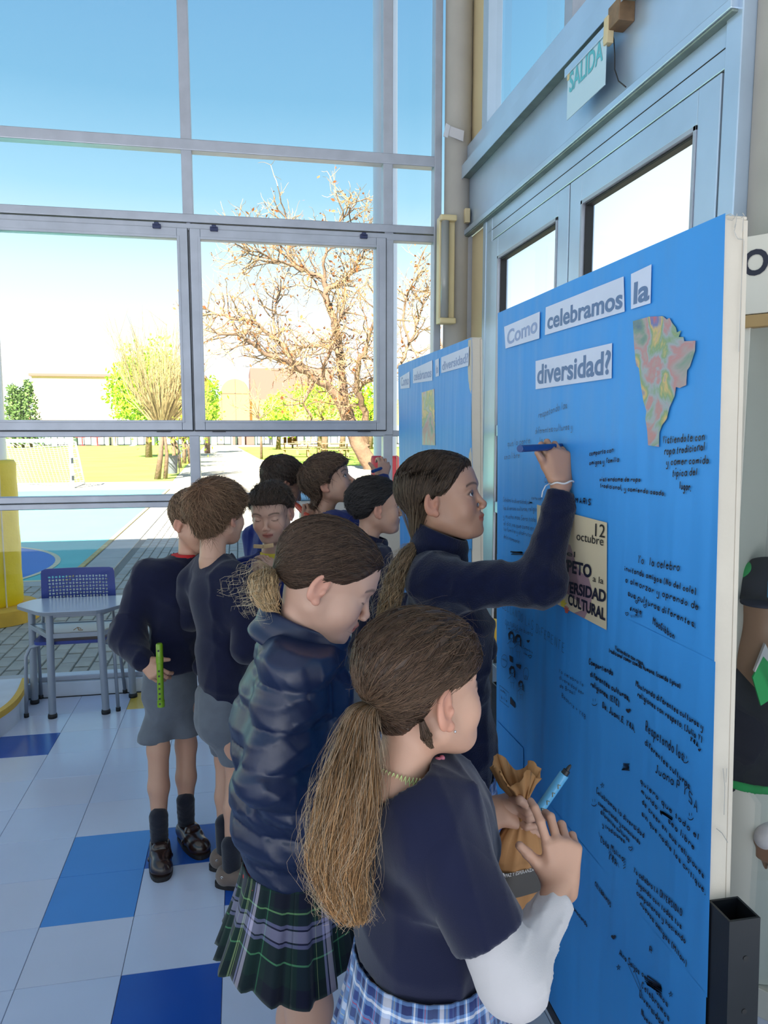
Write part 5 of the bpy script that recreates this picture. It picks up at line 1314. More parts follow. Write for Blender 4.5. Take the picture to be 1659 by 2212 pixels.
def boyhair(hd, root, n, seed, c0, c1, region=SHORT, thick=.011, length=.05, whorl=(0, -.07, .085), lift=.006, r=.0009, down=.5, fwd=.35, flow=None, jitter=.25, var=.3, name='hair', rough=.004):
    wn_ = wrinkles(seed, rough, 55, oct=4)
    fn = hd.hair_fn(region, lambda Q: thick+wn_(Q), seed, .0012)
    V, F = isosurf(fn, A3(-.11, -.13, -.10), A3(.11, .125, .145), .0035/hd.sc); o = obj(name, mesh(name, hd.wor(V), F, M['hair'], cols=np.tile(np.array(c0)*.75, (len(V), 1))), root)
    wh = np.array(whorl)
    def fl(P):
        a = P-wh; a = a/(np.linalg.norm(a, axis=1, keepdims=True)+1e-6); return a+A3(0, fwd, -down)
    path = hd.grow(fn, n, lambda P: region(P) > .002, flow or fl, length, 8, lift, seed+1, jitter, .25)
    N, K, _ = path.shape; path = hd.wor(path.reshape(-1, 3)).reshape(N, K, 3)
    add_strands('locks', path, r, r*.25, c0, c1, o, seed, var, 1.2); return o, fn
def fly(hd, root, fn, n, seed, col, region, L=.05, r=.00022):
    """loose fly-away hairs"""
    g = hd.grow(fn, n, lambda P: region(P) > .01, lambda P: P*A3(1, 1, .2)+A3(0, 0, .05), L, 9, .03, seed, 1.0)
    N, K, _ = g.shape; add_strands('loose_hairs', hd.wor(g.reshape(-1, 3)).reshape(N, K, 3), r, r*.6, col, col, root, seed, .3)
def skirt(name, wc, wr, hc, hr_, fdir, pleats, amp, mat, parent, reps=(9, 2.2), rows=22, tw=0, phase=0, sway=.006, flare=1.3):
    f = nrm(fdir); s = np.cross(f, U_); n = pleats*12; V = []; UV = []
    for layer in (0,):
        for i in range(rows+1):
            t = i/rows; c = np.array(wc)*(1-t)+np.array(hc)*t; tt_ = t**flare
            a = wr[0]*(1-tt_)+hr_[0]*tt_; b = wr[1]*(1-tt_)+hr_[1]*tt_
            for j in range(n+1):
                th = 2*math.pi*j/n; x = (th*pleats/(2*math.pi)+phase) % 1; saw = (x/.82 if x < .82 else 1-(x-.82)/.18)-.5
                k = amp*(.12+.88*t)*saw+sway*t*math.sin(3*th+2)+sway*.7*t*math.sin(5*th+.5)
                V.append(c+s*(a+k)*math.cos(th)+f*(b+k)*math.sin(th)+A3(0, 0, -.010*t*math.sin(3*th+1))); UV.append((reps[0]*th/(2*math.pi)+.1*saw, reps[1]*t))
    m = n+1; F = [(i*m+j, i*m+j+1, (i+1)*m+j+1, (i+1)*m+j) for i in range(rows) for j in range(n)]
    o = obj(name, mesh(name, V, F, M[mat], uvs=UV), parent); md = o.modifiers.new('cloth', 'SOLIDIFY'); md.thickness = .003; return o
def shoe(root, heel, toe, mat, kind, w=.036, top=.062):
    h_ = np.array(heel, float); t_ = np.array(toe, float); d = nrm(t_-h_); L = np.linalg.norm(t_-h_); s = np.cross(d, U_); h_[2] = 0; t_[2] = 0
    up = A3(0, 0, 1)
    P = [('c', .03, h_+d*.035+up*.036, h_+d*L*.5+up*.036, .032, .032), ('c', .03, h_+d*L*.5+up*.034, t_-d*.038+up*.030, .034, .030), ('c', .02, t_-d*.05+s*.006+up*.026, t_-d*.036-s*.006+up*.026, .030, .028),
         ('c', .03, h_+d*.045+up*.045, h_+d*.06+up*top, .030, .029)]
    if kind == 'low': P = P[:3]+[('c', .02, h_+d*.04+up*.035, h_+d*L*.45+up*.045, .033, .033)]
    V, F = sdf_mesh(P, .004, cut=lambda Q: np.maximum(.008-Q[:, 2], Q[:, 2]-(top+.004)))
    sh = obj('shoe', mesh('shoe', V, F, M[mat]), root)
    # sole: flattened outline
    pts = []
    for k in range(28):
        a = 2*math.pi*k/28; c, sn = math.cos(a), math.sin(a); ww = w*(1.02 if c > 0 else .9); pts.append(h_[:2]+d[:2]*(L/2+(L/2+.003)*np.sign(c)*abs(c)**.75)+s[:2]*ww*np.sign(sn)*abs(sn)**.7)
    mb = MB(); mb.prism([tuple(p) for p in pts], .0005, .016); mb.build('sole', M['sole'], sh)
    if kind == 'strap':
        a = h_+d*L*.50; P = [('c', .004, a-s*.034+up*.032, a-s*.014+up*.066, .010, .009), ('c', .02, a-s*.014+up*.066, a+s*.014+up*.066, .009, .009), ('c', .02, a+s*.014+up*.066, a+s*.036+up*.030, .009, .010), ('c', .02, a-s*.01+d*-.012+up*.066, a+s*.01-d*.012+up*.066, .012, .012)]
        V, F = sdf_mesh(P, .004); obj('strap', mesh('strap', V, F, M[mat]), sh)
        V, F = sdf_mesh([('c', .01, a-s*.020+d*.022+up*.055, a+s*.020+d*.022+up*.055, .006, .006)], .003); obj('vamp_seam', mesh('vamp_seam', V, F, M['sole']), sh)
    if kind == 'low':
        for q in (.10, .34, .58):
            for sg in (1, -1):
                c = h_+d*(L*q+.01)+s*sg*.0345+up*.048; MB().tube([c+d*.0035*math.cos(a)+up*.0035*math.sin(a) for a in np.linspace(0, 2*math.pi, 11)[:-1]], .0012, 5, closed=True).build('eyelet', M['metal'], sh)
    return sh
def fdir(yaw): return D(math.sin(math.radians(yaw)), math.cos(math.radians(yaw)), 0)

# ---------------------------------------------------------------- girl in front: paper bag and marker, blue tartan skirt
hI = Head(W(908, 1498, 1.06), 58, 5, -4, 1.0, occ=.079, eye=.35, neck=(0.01, -.052, -.15), neck_r=.038)
fI = fdir(72); sI = np.cross(fI, U_)               # sI points to her right (towards the camera)
shR = W(925, 1780, .985); shL = W(955, 1728, 1.19); elR = W(1108, 2112, .915); wrR = W(1212, 1930, 1.03)
elL = W(985, 1845, 1.20); wrL = W(1062, 1752, 1.235)
ax = W(1215, 1800, 1.085)
armR = [('c', .01, shR, elR, .036, .031), ('c', .02, elR, wrR, .031, .0215)]
hp = hand_prims(wrR+D(.003, .004, .0), D(.02, .22, 1.0), D(.10, -1, .12), .94, curls=((8, 26, 34), (38, 56, 36), (58, 68, 40), (66, 70, 40)), spread=11, thumb=(38, -22), side=-1)
handR = [('c', .01, wrR-nrm(wrR-elR)*.06, wrR+D(.003, .008, .02), .024, .019)]+hp
palmL = W(1108, 1742, 1.25)
hl_ = hand_prims(wrL, palmL-wrL, D(-.1, -.5, .8), .92, curls=((40, 50, 40), (45, 55, 40), (50, 60, 40), (50, 60, 40)), spread=5, thumb=(30, -10), side=1)
handL = [('c', .01, elL+(wrL-elL)*.2, wrL+nrm(palmL-wrL)*.01, .034, .022)]+hl_
hipI = W(912, 2190, 1.07)
legs = [('c', .01, hipI+sI*.06, A3(*(hipI+sI*.06)[:2], .36), .066, .045), ('c', .02, A3(*(hipI+sI*.06)[:2], .36), A3(*(hipI+sI*.06)[:2], .07), .046, .028)]
legs2 = [('c', .01, hipI-sI*.06, A3(*(hipI-sI*.06)[:2], .36), .066, .045), ('c', .02, A3(*(hipI-sI*.06)[:2], .36), A3(*(hipI-sI*.06)[:2], .07), .046, .028)]
chI = W(915, 1800, 1.08); waI = W(915, 2060, 1.07)
torso = [('c', .02, hI.wor(hI.nb)+A3(0, 0, .02), chI, .045, .08), ('c', .05, chI, waI, .09, .08)]
gI = kid('girl nearest the camera, long brown-blond ponytail, navy T-shirt over white sleeves, pale blue tartan skirt', hI, .0020, SK['mid'], (.10, .06, .04), limbs=(legs, legs2, torso), hands=(handR, handL), hh=.0025, iris=(.06, .03, .02), base=(hipI[0], hipI[1], 0))
for s_ in (1, -1):
    b_ = hipI+sI*.06*s_; garment('sock', [('c', 0, A3(b_[0], b_[1], .06), A3(b_[0], b_[1], .22), .031, .042)], .005, 'sock', gI); shoe(gI, A3(*b_[:2], 0)-fI*.06, A3(*b_[:2], 0)+fI*.15, 'leather', 'strap')
wr1 = wrinkles(3, .015, 20, (1, 1, .4), 5)
tee = [('c', .03, W(905, 1700, 1.075)+A3(0, 0, -.012), chI+A3(0, 0, -.03), .058, .098), ('c', .06, shR+sI*-.022, shL+sI*.022, .056, .056), ('c', .08, chI+A3(0, 0, .02), W(912, 2000, 1.075), .098, .100, (fI, .92)), ('c', .06, W(912, 2000, 1.075), W(935, 2095, 1.06), .104, .110, (fI, .92)),
       ('c', .045, shR+sI*-.01, shR+(elR-shR)*.72+D(-.004, 0, 0), .060, .056), ('c', .04, shL, shL+(elL-shL)*.7, .054, .052)]
a_hem = shR+(elR-shR)*.74; dh = nrm(elR-shR); a_h2 = shL+(elL-shL)*.62; dh2 = nrm(elL-shL)
def cutI(P):
    hemz = W(915, 2092, 1.06)[2]-.26*((P-waI)@fI); b = hemz-P[:, 2]
    return np.maximum(b, .052-np.sqrt((((P-(hI.wor(hI.nb)+A3(0, 0, .055)))*A3(1, 1, .8))**2).sum(1)))
tee = tee[:3]+[('c', .05, W(912, 2000, 1.075), W(935, 2140, 1.06), .104, .112, (fI, .92)), ('c', .045, shR+sI*-.01, shR+(elR-shR)*.42, .060, .058), ('c', .04, shL, shL+(elL-shL)*.4, .054, .052)]
sl1 = [('c', .02, shR+(elR-shR)*.12, shR+(elR-shR)*.80, .0585, .0575)]; sl2 = [('c', .02, shL+(elL-shL)*.1, shL+(elL-shL)*.75, .052, .050)]
ps = [sdf_mesh(tee, .0055, wr1, cutI, .03), sdf_mesh(sl1, .005, wr1, lambda P: (P-a_hem.astype(np.float32))@dh.astype(np.float32), .03), sdf_mesh(sl2, .006, wr1, lambda P: (P-a_h2.astype(np.float32))@dh2.astype(np.float32), .03)]
V, F = joinm(ps); tshirt = obj('tshirt', mesh('tshirt', V, F, M['tee']), gI)
tI_ = a_hem-dh*.004
slv = [('c', .01, shR+(elR-shR)*.45, elR, .044, .044), ('c', .03, elR, wrR-nrm(wrR-elR)*.004, .044, .0255)]
wr2 = wrinkles(8, .011, 75, (.5, .5, 1.6), 4)
def w2(P): return wr2(P)*np.clip(1.4-np.abs(np.linalg.norm(P-(elR*.55+wrR*.45), axis=1))/.09, .15, 1)
wn2 = nrm(wrR-elR)
garment('white_sleeve', slv, .004, 'whitecot', gI, disp=w2, cut=lambda P: (P-(wrR-wn2*.012).astype(np.float32))@wn2.astype(np.float32))
garment('white_sleeve', [('c', .01, shL+(elL-shL)*.5, elL, .04, .038), ('c', .02, elL, elL+(wrL-elL)*.35, .038, .030)], .005, 'whitecot', gI)
ring = [W(1004, 1762, 1.20)+D(0, 0, 0)]
skirt('tartan_skirt', W(918, 2045, 1.07), (.118, .108), W(900, 2480, 1.05), (.20, .19), fI, 22, .014, 'tartI', gI, (9, 3.0))
# hair
kI = hI.loc(W(796, 1515, 1.03)); HCI = (.060, .032, .020); HTI = (.15, .09, .055)
RI = region_line([-.12, -.09, -.05, -.035, -.02, .0, .02, .04, .072, .10], [-.066, -.062, -.045, -.020, .010, .018, .014, .014, .026, .034])
hairI, fnI = ponyhair(hI, gI, kI, 3600, 21, HCI, HTI, region=RI, thick=lambda Q: .006+.016*np.clip((Q[:, 2]-.01)/.08, 0, 1), r=.0006, var=.30)
fly(hI, gI, fnI, 170, 22, (.11, .075, .05), RI, .06)
KW = hI.wor(kI)
gd = [KW+D(.01, 0, .0), W(784, 1535, 1.00), W(770, 1610, .985), W(757, 1700, .975), W(742, 1790, .97), W(732, 1870, .965), W(742, 1940, .96), W(757, 1990, .955)]
tp = tail_paths(gd, [.010, .017, .028, .038, .041, .038, .030, .018], 3800, 31, 20, .0045, .45, .3)
tail = empty('x') if False else None
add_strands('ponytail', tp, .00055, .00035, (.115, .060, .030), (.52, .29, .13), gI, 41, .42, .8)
fr_ = tail_paths(gd, [.014, .024, .042, .055, .06, .056, .05, .04], 260, 33, 22, .012, .6, .4); add_strands('loose_hairs', fr_, .00025, .0002, (.30, .20, .13), (.5, .38, .26), gI, 43, .3)
MB().tube([KW+D(-.004, 0, 0)+.013*(math.cos(a)*nrm(D(.3, -.2, .9))+math.sin(a)*nrm(D(0, 1, .2))) for a in np.linspace(0, 6.28, 17)[:-1]], .0048, 8, closed=True).build('hair_tie', M['rubber'], gI, True)
lk = tail_paths([hI.wor(A3(.066, -.045, -.010)), hI.wor(A3(.066, -.040, -.035)), W(920, 1588, .985), W(926, 1604, .985), W(934, 1616, .985)], [.004, .008, .008, .005, .001], 160, 35, 14, .002, .1, .5); add_strands('side_lock', lk, .0005, .0003, HCI, HTI, gI, 44)
# choker and beads
nbI = hI.wor(hI.nb*.62+A3(0, -.022, -.045)*.38); axn = nrm(hI.wor(A3(0, -.022, -.045))-hI.wor(hI.nb)); e1 = nrm(np.cross(axn, A3(0, 0, 1)+D(.2, 0, 0))); e2 = np.cross(axn, e1); pts = []
for k in range(620):
    a = 2*math.pi*k/620; w_ = a*46; pts.append(nbI+(.0425+.0012*math.sin(w_*2))*(math.cos(a)*e1+math.sin(a)*e2)+axn*.0065*math.sin(w_))
MB().tube(pts, .0009, 4, closed=True).build('elastic_choker', M['elastic'], gI, True)
pb = W(945, 1643, 1.045); MB().add(*(lambda vf: (vf[0], vf[1]))(isosurf(lambda P: d_prims(P, [('e', 0, pb, (.0055, .0055, .0055)), ('e', .001, pb+D(.007, .004, .002), (.0045, .0045, .0045)), ('e', .001, pb+D(.005, .003, -.006), (.0045, .0045, .0045))]), pb-.02, pb+.02, .0012))).build('beads', M['pink'], gI, True)
eR = hI.wor(A3(.079, .0, -.036)); MB().lathe([(0, -.002), (.0018, -.001), (.0018, .001), (0, .002)], tuple(eR), 8).build('earring', M['metal'], gI, True)

# paper bag held by its twisted neck, marker
nk = W(1128, 1738, 1.235)
bag = empty('paper_bag', nk, 'crumpled brown paper bag with a dark label, gripped by its neck', 'bag')
V = []; n = 72; rowsb = [(-.200, .046, .030), (-.190, .050, .033), (-.16, .056, .036), (-.125, .058, .037), (-.09, .054, .034), (-.055, .040, .026), (-.025, .020, .016), (0, .011, .010), (.018, .016, .013), (.038, .030, .020), (.060, .044, .024)]
bx_ = nrm(D(.95, .25, 0)); by_ = nrm(D(-.25, .95, 0)); base_z = 0
axis = [nk+D(.000-z*.02, 0, z) for z, _, _ in rowsb]
for i, (z, a, b) in enumerate(rowsb):
    c = nk+D(.012*min(z, 0)/.2*-1*0-.030*max(z, 0)/.06*.5, 0, z)
    for j in range(n):
        th = 2*math.pi*j/n; pl_ = (.0045 if z > .01 else .003)*((j % 6) in (0, 1, 5))*(1+abs(z)*4)*(1 if z > -.03 else .6); fold = 1+.07*math.sin(3*th+z*30)+.05*math.sin(5*th-z*50)
        V.append(c+bx_*(a*fold+pl_*math.cos(j*1.7))*math.cos(th)+by_*(b*fold+pl_)*math.sin(th)+U_*(.012*math.sin(4*th) if z > .05 else 0)+U_*(.014*max(0, math.cos(th-2.6)) if z > .05 else 0))
F = [(i*n+j, i*n+(j+1) % n, (i+1)*n+(j+1) % n, (i+1)*n+j) for i in range(len(rowsb)-1) for j in range(n)]+[tuple(range(n))]
bo = obj('bag_body', mesh('bag_body', V, [tuple(f) for f in F], M['kraft']), bag); md = bo.modifiers.new('s', 'SOLIDIFY'); md.thickness = .0012
# label strip follows the bag front
lr = []; 
for iz, z in enumerate((-.142, -.128, -.112, -.098)):
    a = np.interp(z, [r[0] for r in rowsb], [r[1] for r in rowsb]); b = np.interp(z, [r[0] for r in rowsb], [r[2] for r in rowsb])
    for k in range(13):
        th = math.radians(-150+k*10.5); fold = 1+.07*math.sin(3*th+z*30)+.05*math.sin(5*th-z*50); sl = .10*(k/12-.5)*.14
        lr.append(nk+D(0, 0, z+sl)+bx_*(a*fold+.006)*math.cos(th)+by_*(b*fold+.006)*math.sin(th))
lb_ = obj('bag_label', mesh('bag_label', lr, [(i*13+j, i*13+j+1, (i+1)*13+j+1, (i+1)*13+j) for i in range(3) for j in range(12)], M['label']), bag)
p_a, p_b = W(1092, 1896, 1.183), W(1160, 1880, 1.183)
text_obj('label_lettering', 'PAZ Y ESPERANZA', p_a, nrm(p_b-p_a), U_, np.linalg.norm(p_b-p_a)*.9, .0065, M['cord'], lb_, .0)
MB().lathe([(0, 0), (.0055, .0)], (0, 0, 0), 12).build('label_emblem', M['cord'], lb_).matrix_basis = Matrix.Translation(tuple(W(1084, 1892, 1.183))) @ Matrix.Rotation(math.pi/2, 4, 'X')
def marker(label, a, b, cap, body, rad=.0075, tipmat='dark'):
    a = np.array(a); b = np.array(b); d = nrm(b-a); t = empty('marker_pen', a, label, 'marker'); L = np.linalg.norm(b-a)
    MB().tube([a, a+d*.002, b-d*.020], [rad*.8, rad, rad], 18).build('barrel', M[body], t, True, .7)
    MB().tube([b-d*.020, b-d*.012, b-d*.0118, b-d*.004, b], [rad*.75, rad*.72, rad*.42, rad*.35, rad*.15], 14).build('tip', M[cap], t, True, .7)
    MB().tube([a-d*.006, a-d*.0055, a+d*.004], [rad*.5, rad*1.03, rad*1.03], 18).build('end_plug', M['markd' if cap == 'dark' else cap], t, True, .7); return t, a, d
mk, a_, d_ = marker('pale blue marker with black tip held upright beside the paper bag', W(1152, 1768, 1.232), W(1233, 1652, 1.235), 'dark', 'markb', .0088)
for q in (.25, .42, .6, .78):
    c = a_+d_*.095*q; s_ = np.cross(d_, F_); MB().tube([c+D(0, -.0092, 0)-d_*.003-s_*.002, c+D(0, -.0094, 0)+d_*.003+s_*.0025, c+D(0, -.0092, 0)+d_*.004-s_*.002], .0009, 5).build('print_mark', M['gold'], mk)
# far hand fingertips that close on the bag neck and the marker
fp = []
for (u1, v1, u2, v2, u3, v3, r_) in ((1108, 1722, 1122, 1728, 1134, 1737, .0085), (1112, 1735, 1140, 1755, 1160, 1752, .0080), (1116, 1752, 1142, 1768, 1172, 1762, .0078), (1112, 1768, 1138, 1786, 1158, 1784, .0072)):
    A_, B_, C_ = W(u1, v1, 1.235), W(u2, v2, 1.212), W(u3, v3, 1.216); fp += [('c', .002, A_, B_, r_, r_*.96), ('c', .002, B_, C_, r_*.96, r_*.86)]
V, F = sdf_mesh([('c', .01, W(1075, 1748, 1.24), W(1108, 1745, 1.238), .020, .016)]+fp, .0025)
obj('fingers', mesh('fingers', V, F, M['skin'], cols=np.tile(np.array(SK['mid'])*.95, (len(V), 1))), gI)

# ---------------------------------------------------------------- girl in the puffer jacket
hG = Head(W(706, 1252, 1.42), 88, -27, 0, 1.05, eye=.05, neck=(0, -.052, -.135), neck_r=.042, cheek=1.12)
fG = fdir(84); sG = np.cross(fG, U_)
hipG = W(640, 1985, 1.46); 
def leg(h, kn, an, s=1.0): return [('c', .01, h, kn, .052*s, .047*s), ('c', .02, kn, kn*.55+an*.45+D(0, 0, 0), .046*s, .044*s), ('c', .02, kn*.55+an*.45, an, .044*s, .027*s)]
lg = []
for s_ in (1, -1):
    b_ = hipG+sG*.058*s_+D(.010*s_, 0, 0); lg.append(leg(b_, A3(b_[0], b_[1], .36)+fG*.015, A3(b_[0], b_[1], .08)))
gG = kid('girl in a navy puffer jacket and dark green tartan skirt, looking down', hG, .0022, SK['fair'], (.16, .10, .07), limbs=lg+[[('c', .02, hG.wor(hG.nb), W(645, 1500, 1.44), .05, .09), ('c', .02, W(645, 1500, 1.44), hipG, .09, .09)]], iris=(.06, .04, .03), base=(hipG[0], hipG[1], 0))
for s_ in (1, -1):
    b_ = hipG+sG*.058*s_+D(.010*s_, 0, 0); garment('sock', [('c', 0, A3(b_[0], b_[1], .06), A3(b_[0], b_[1], .20), .031, .040)], .006, 'sock', gG); shoe(gG, A3(*b_[:2], 0)-fG*.06, A3(*b_[:2], 0)+fG*.14, 'leather', 'strap')
shG = W(640, 1445, 1.33); elG = W(585, 1680, 1.31); wrG = W(700, 1790, 1.34); shG2 = W(655, 1420, 1.56); elG2 = W(640, 1650, 1.60); wrG2 = W(745, 1700, 1.56)
def quilt(P):
    z = P[:, 2]+.10*((P-W(640, 1600, 1.45))@fG.astype(np.float32)); q = np.abs(np.sin(math.pi*z/.078+.4))**.55
    w_ = wrq(P); return .011*(q-.75)+w_
wrq = wrinkles(12, .013, 30, (1, 1, 1), 5)
pf = [('c', .05, W(650, 1390, 1.45), W(638, 1560, 1.45), .088, .120, (fG, .92)), ('c', .08, W(638, 1560, 1.45), W(628, 1740, 1.45), .122, .120, (fG, .92)), ('c', .06, W(628, 1740, 1.45), W(640, 1835, 1.45), .118, .106, (fG, .95)), ('c', .05, shG, shG2, .066, .066),
      ('c', .035, shG+A3(0, 0, -.005), elG, .066, .060), ('c', .03, elG, wrG, .058, .044), ('c', .035, shG2, elG2, .060, .054), ('c', .03, elG2, wrG2, .054, .044)]
puf = garment('puffer_jacket', pf, .006, 'puffer', gG, disp=quilt, cut=lambda P: np.maximum((W(620, 1868, 1.45)[2]-.16*((P-W(640, 1850, 1.45))@fG)-P[:, 2]), (P-W(650, 1362, 1.42))@nrm(D(.28, 0, 1.0)).astype(np.float32)))
# stand-up collar
cN = hG.wor(hG.nb*.75); ups = nrm(D(-.22, 0, 1)); k1 = nrm(np.cross(ups, F_)); k2 = np.cross(k1, ups)
def collar(name, c, up, rx, rf, h0, h1, mat, parent, fd, front=.0, th=.010, open_=0, tilt=0):
    fd = nrm(fd-np.dot(fd, up)*up); sd_ = np.cross(fd, up); V = []; n = 48; rows_ = 8
    for i in range(rows_+1):
        t = i/rows_
        for j in range(n):
            a = 2*math.pi*j/n; z = h0+(h1-h0)*t+front*math.cos(a)*t; k = 1-.08*t+.03*math.sin(3*a+t*3)+.02*math.sin(t*12)
            if math.cos(a) > .985 and open_: k *= 1.04
            V.append(c+fd*rf*k*math.cos(a)+sd_*rx*k*math.sin(a)+up*z)
    F = [(i*n+j, i*n+(j+1) % n, (i+1)*n+(j+1) % n, (i+1)*n+j) for i in range(rows_) for j in range(n)]
    o = obj(name, mesh(name, V, F, M[mat]), parent); md = o.modifiers.new('s', 'SOLIDIFY'); md.thickness = th; md.offset = 0; md2 = o.modifiers.new('b', 'SUBSURF'); md2.levels = 1; md2.render_levels = 1; return o
c1 = (W(553, 1330, 1.42)+W(742, 1405, 1.42))/2; upc = nrm(np.cross(F_*-1, nrm(W(742, 1405, 1.42)-W(553, 1330, 1.42)))); upc = upc if upc[2] > 0 else -upc
collar('jacket_collar', c1+D(-.002, .02, -.004), upc, .078, .094, -.032, .036, 'puffer', puf, D(1, 0, -.38), 0, .012)
skirt('tartan_skirt', W(640, 1850, 1.46), (.112, .108), W(630, 2040, 1.45), (.155, .160), fG, 16, .020, 'tartG', gG, (5, 1.25), phase=.3, sway=.010)
garment('red_hem', [('c', 0, W(638, 1872, 1.455), W(640, 1884, 1.455), .113, .113, (fG, .97))], .006, 'red', gG, cut=lambda P: np.abs(P[:, 2]-(W(640, 1892, 1.45)[2]-.16*((P-W(640, 1850, 1.45))@fG)))-.009)
kG = hG.loc(W(588, 1232, 1.42)); HCG = (.050, .028, .019)
RG = region_line([-.12, -.09, -.045, -.02, .005, .03, .050, .070, .10], [-.052, -.050, -.040, -.018, .004, .012, .030, .054, .066])
hairG, fnG = ponyhair(hG, gG, kG, 2600, 51, HCG, (.11, .068, .045), region=RG, thick=.006, r=.0006, var=.35)
KG = hG.wor(kG)
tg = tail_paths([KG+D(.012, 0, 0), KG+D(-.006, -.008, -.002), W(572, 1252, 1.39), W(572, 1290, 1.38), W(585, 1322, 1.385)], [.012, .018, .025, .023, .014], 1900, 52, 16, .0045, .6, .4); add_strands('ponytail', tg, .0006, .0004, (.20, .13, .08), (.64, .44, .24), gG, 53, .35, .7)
tg = tail_paths([KG, KG+D(-.012, -.01, .006), W(558, 1262, 1.38), W(540, 1292, 1.37), W(522, 1322, 1.37)], [.012, .03, .045, .05, .05], 80, 54, 16, .012, .8, .5); add_strands('loose_hairs', tg, .00028, .0002, (.4, .3, .2), (.6, .5, .34), gG, 55)
fly(hG, gG, fnG, 60, 56, (.20, .14, .09), RG, .03)

# ---------------------------------------------------------------- girl writing on the board
hH = Head(W(954, 1076, 1.82), 105, 10, 0, 1.05, eye=.55, neck=(0, -.040, -.14), neck_r=.042)
fH = fdir(70); sH = np.cross(fH, U_)
shH = W(938, 1262, 1.72); elH = W(1168, 1262, 1.66); wrH = W(1213, 1050, 1.705); hipH = W(975, 1700, 1.84)
lg = []
for s_ in (1, -1):
    b_ = hipH+sH*.058*s_; lg.append(leg(b_, A3(b_[0], b_[1], .36)+fH*.01, A3(b_[0], b_[1], .08)))
lg[0] = leg(hipH+sH*.05, A3(*(W(1030, 1900, 1.84)[:2]), .36), A3(*(OZ(1050, 2150, .08)[:2]), .08))
hpH = hand_prims(wrH+D(0, 0, .005), D(-.12, .10, 1), D(.25, -.95, .15), .98, curls=((42, 88, 50), (46, 88, 50), (50, 88, 50), (56, 86, 50)), spread=6, thumb=(25, -28), side=-1)
gH = kid('girl in a navy fleece writing on the near board with her arm raised', hH, .0022, SK['tan'], (.05, .03, .02), limbs=lg+[[('c', .02, hH.wor(hH.nb), W(960, 1400, 1.82), .045, .085), ('c', .02, W(960, 1400, 1.82), hipH, .085, .085)]], hands=([('c', .01, wrH-nrm(wrH-elH)*.06, wrH+D(0, 0, .012), .025, .0205)]+hpH,), iris=(.05, .03, .02), gaze=(10, 8), base=(hipH[0], hipH[1], 0))
wrf = wrinkles(17, .020, 22, (1, 1, .7), 5)
fl = [('c', .04, W(945, 1215, 1.82), W(962, 1360, 1.82), .070, .108, (fH, .85)), ('c', .08, W(962, 1360, 1.82), W(985, 1600, 1.83), .110, .108, (fH, .88)), ('c', .03, W(985, 1600, 1.83), W(985, 1660, 1.83), .108, .104, (fH, .88)), ('c', .05, shH, W(965, 1240, 1.96), .058, .055),
      ('c', .045, shH, elH, .060, .054), ('c', .035, elH, wrH-nrm(wrH-elH)*.02, .054, .036), ('c', .04, W(968, 1245, 1.97), W(1000, 1440, 2.02), .052, .048), ('c', .04, W(1000, 1440, 2.02), W(1050, 1400, 1.92), .046, .036)]
wnH = nrm(wrH-elH)
fle = garment('fleece', fl, .006, 'fleece', gH, disp=wrf, cut=lambda P: np.maximum(W(985, 1688, 1.83)[2]-P[:, 2], np.minimum((P-(wrH-wnH*.012).astype(np.float32))@wnH.astype(np.float32), .03)*(P[:, 2] > W(1200, 1110, 1.7)[2])-.03*(P[:, 2] <= W(1200, 1110, 1.7)[2])))
collar('fleece_collar', W(948, 1172, 1.82), nrm(D(.12, 0, 1)), .066, .072, -.045, .032, 'fleece', fle, fdir(90), -.018, .010)
skirt('tartan_skirt', W(982, 1672, 1.84), (.105, .10), W(985, 1850, 1.84), (.15, .14), fH, 20, .014, 'tartI', gH, (7, 1.6))
for k, b_ in enumerate((OZ(1050, 2150, 0), hipH-sH*.058)):
    an = A3(b_[0], b_[1], .07); garment('sock', [('c', 0, an, an+A3(0, 0, .14), .031, .038)], .006, 'sock', gH); shoe(gH, A3(*b_[:2], 0)-D(.05, -.02, 0), A3(*b_[:2], 0)+D(.035, -.14, 0) if k == 0 else A3(*b_[:2], 0)+fH*.14, 'leather', 'strap')
kH = hH.loc(W(893, 1178, 1.80)); HCH = (.045, .027, .018)
RH = region_line([-.12, -.09, -.045, -.02, .005, .03, .050, .070, .10], [-.072, -.066, -.055, -.028, .002, .010, .030, .056, .070])
hairH, fnH = ponyhair(hH, gH, kH, 2400, 61, HCH, (.18, .125, .08), region=RH, thick=.006, r=.0007, var=.42)
KH = hH.wor(kH)
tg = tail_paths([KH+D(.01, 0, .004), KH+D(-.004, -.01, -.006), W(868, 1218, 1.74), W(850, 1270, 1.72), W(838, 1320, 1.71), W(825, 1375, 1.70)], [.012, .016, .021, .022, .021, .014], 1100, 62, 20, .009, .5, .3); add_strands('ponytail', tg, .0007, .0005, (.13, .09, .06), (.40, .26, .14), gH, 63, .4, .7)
tg = tail_paths([KH, KH+D(-.01, -.01, -.01), W(862, 1225, 1.73), W(842, 1280, 1.71), W(820, 1350, 1.70)], [.012, .025, .035, .035, .035], 90, 64, 18, .015, .6, .4); add_strands('loose_hairs', tg, .0003, .0002, (.3, .22, .15), (.45, .36, .25), gH, 65)
MB().tube([KH+.012*(math.cos(a)*nrm(D(.2, 0, 1))+math.sin(a)*F_) for a in np.linspace(0, 6.28, 15)[:-1]], .004, 7, closed=True).build('hair_tie', M['rubber'], gH, True)
cw = W(1213, 1041, 1.70); MB().tube([cw+.0275*(math.cos(a)*nrm(D(1, 0, .12))+math.sin(a)*F_)+U_*.002*math.sin(a*5) for a in np.linspace(0, 6.28, 33)[:-1]], .0022, 6, closed=True).build('cord_bracelet', M['cord'], gH, True)
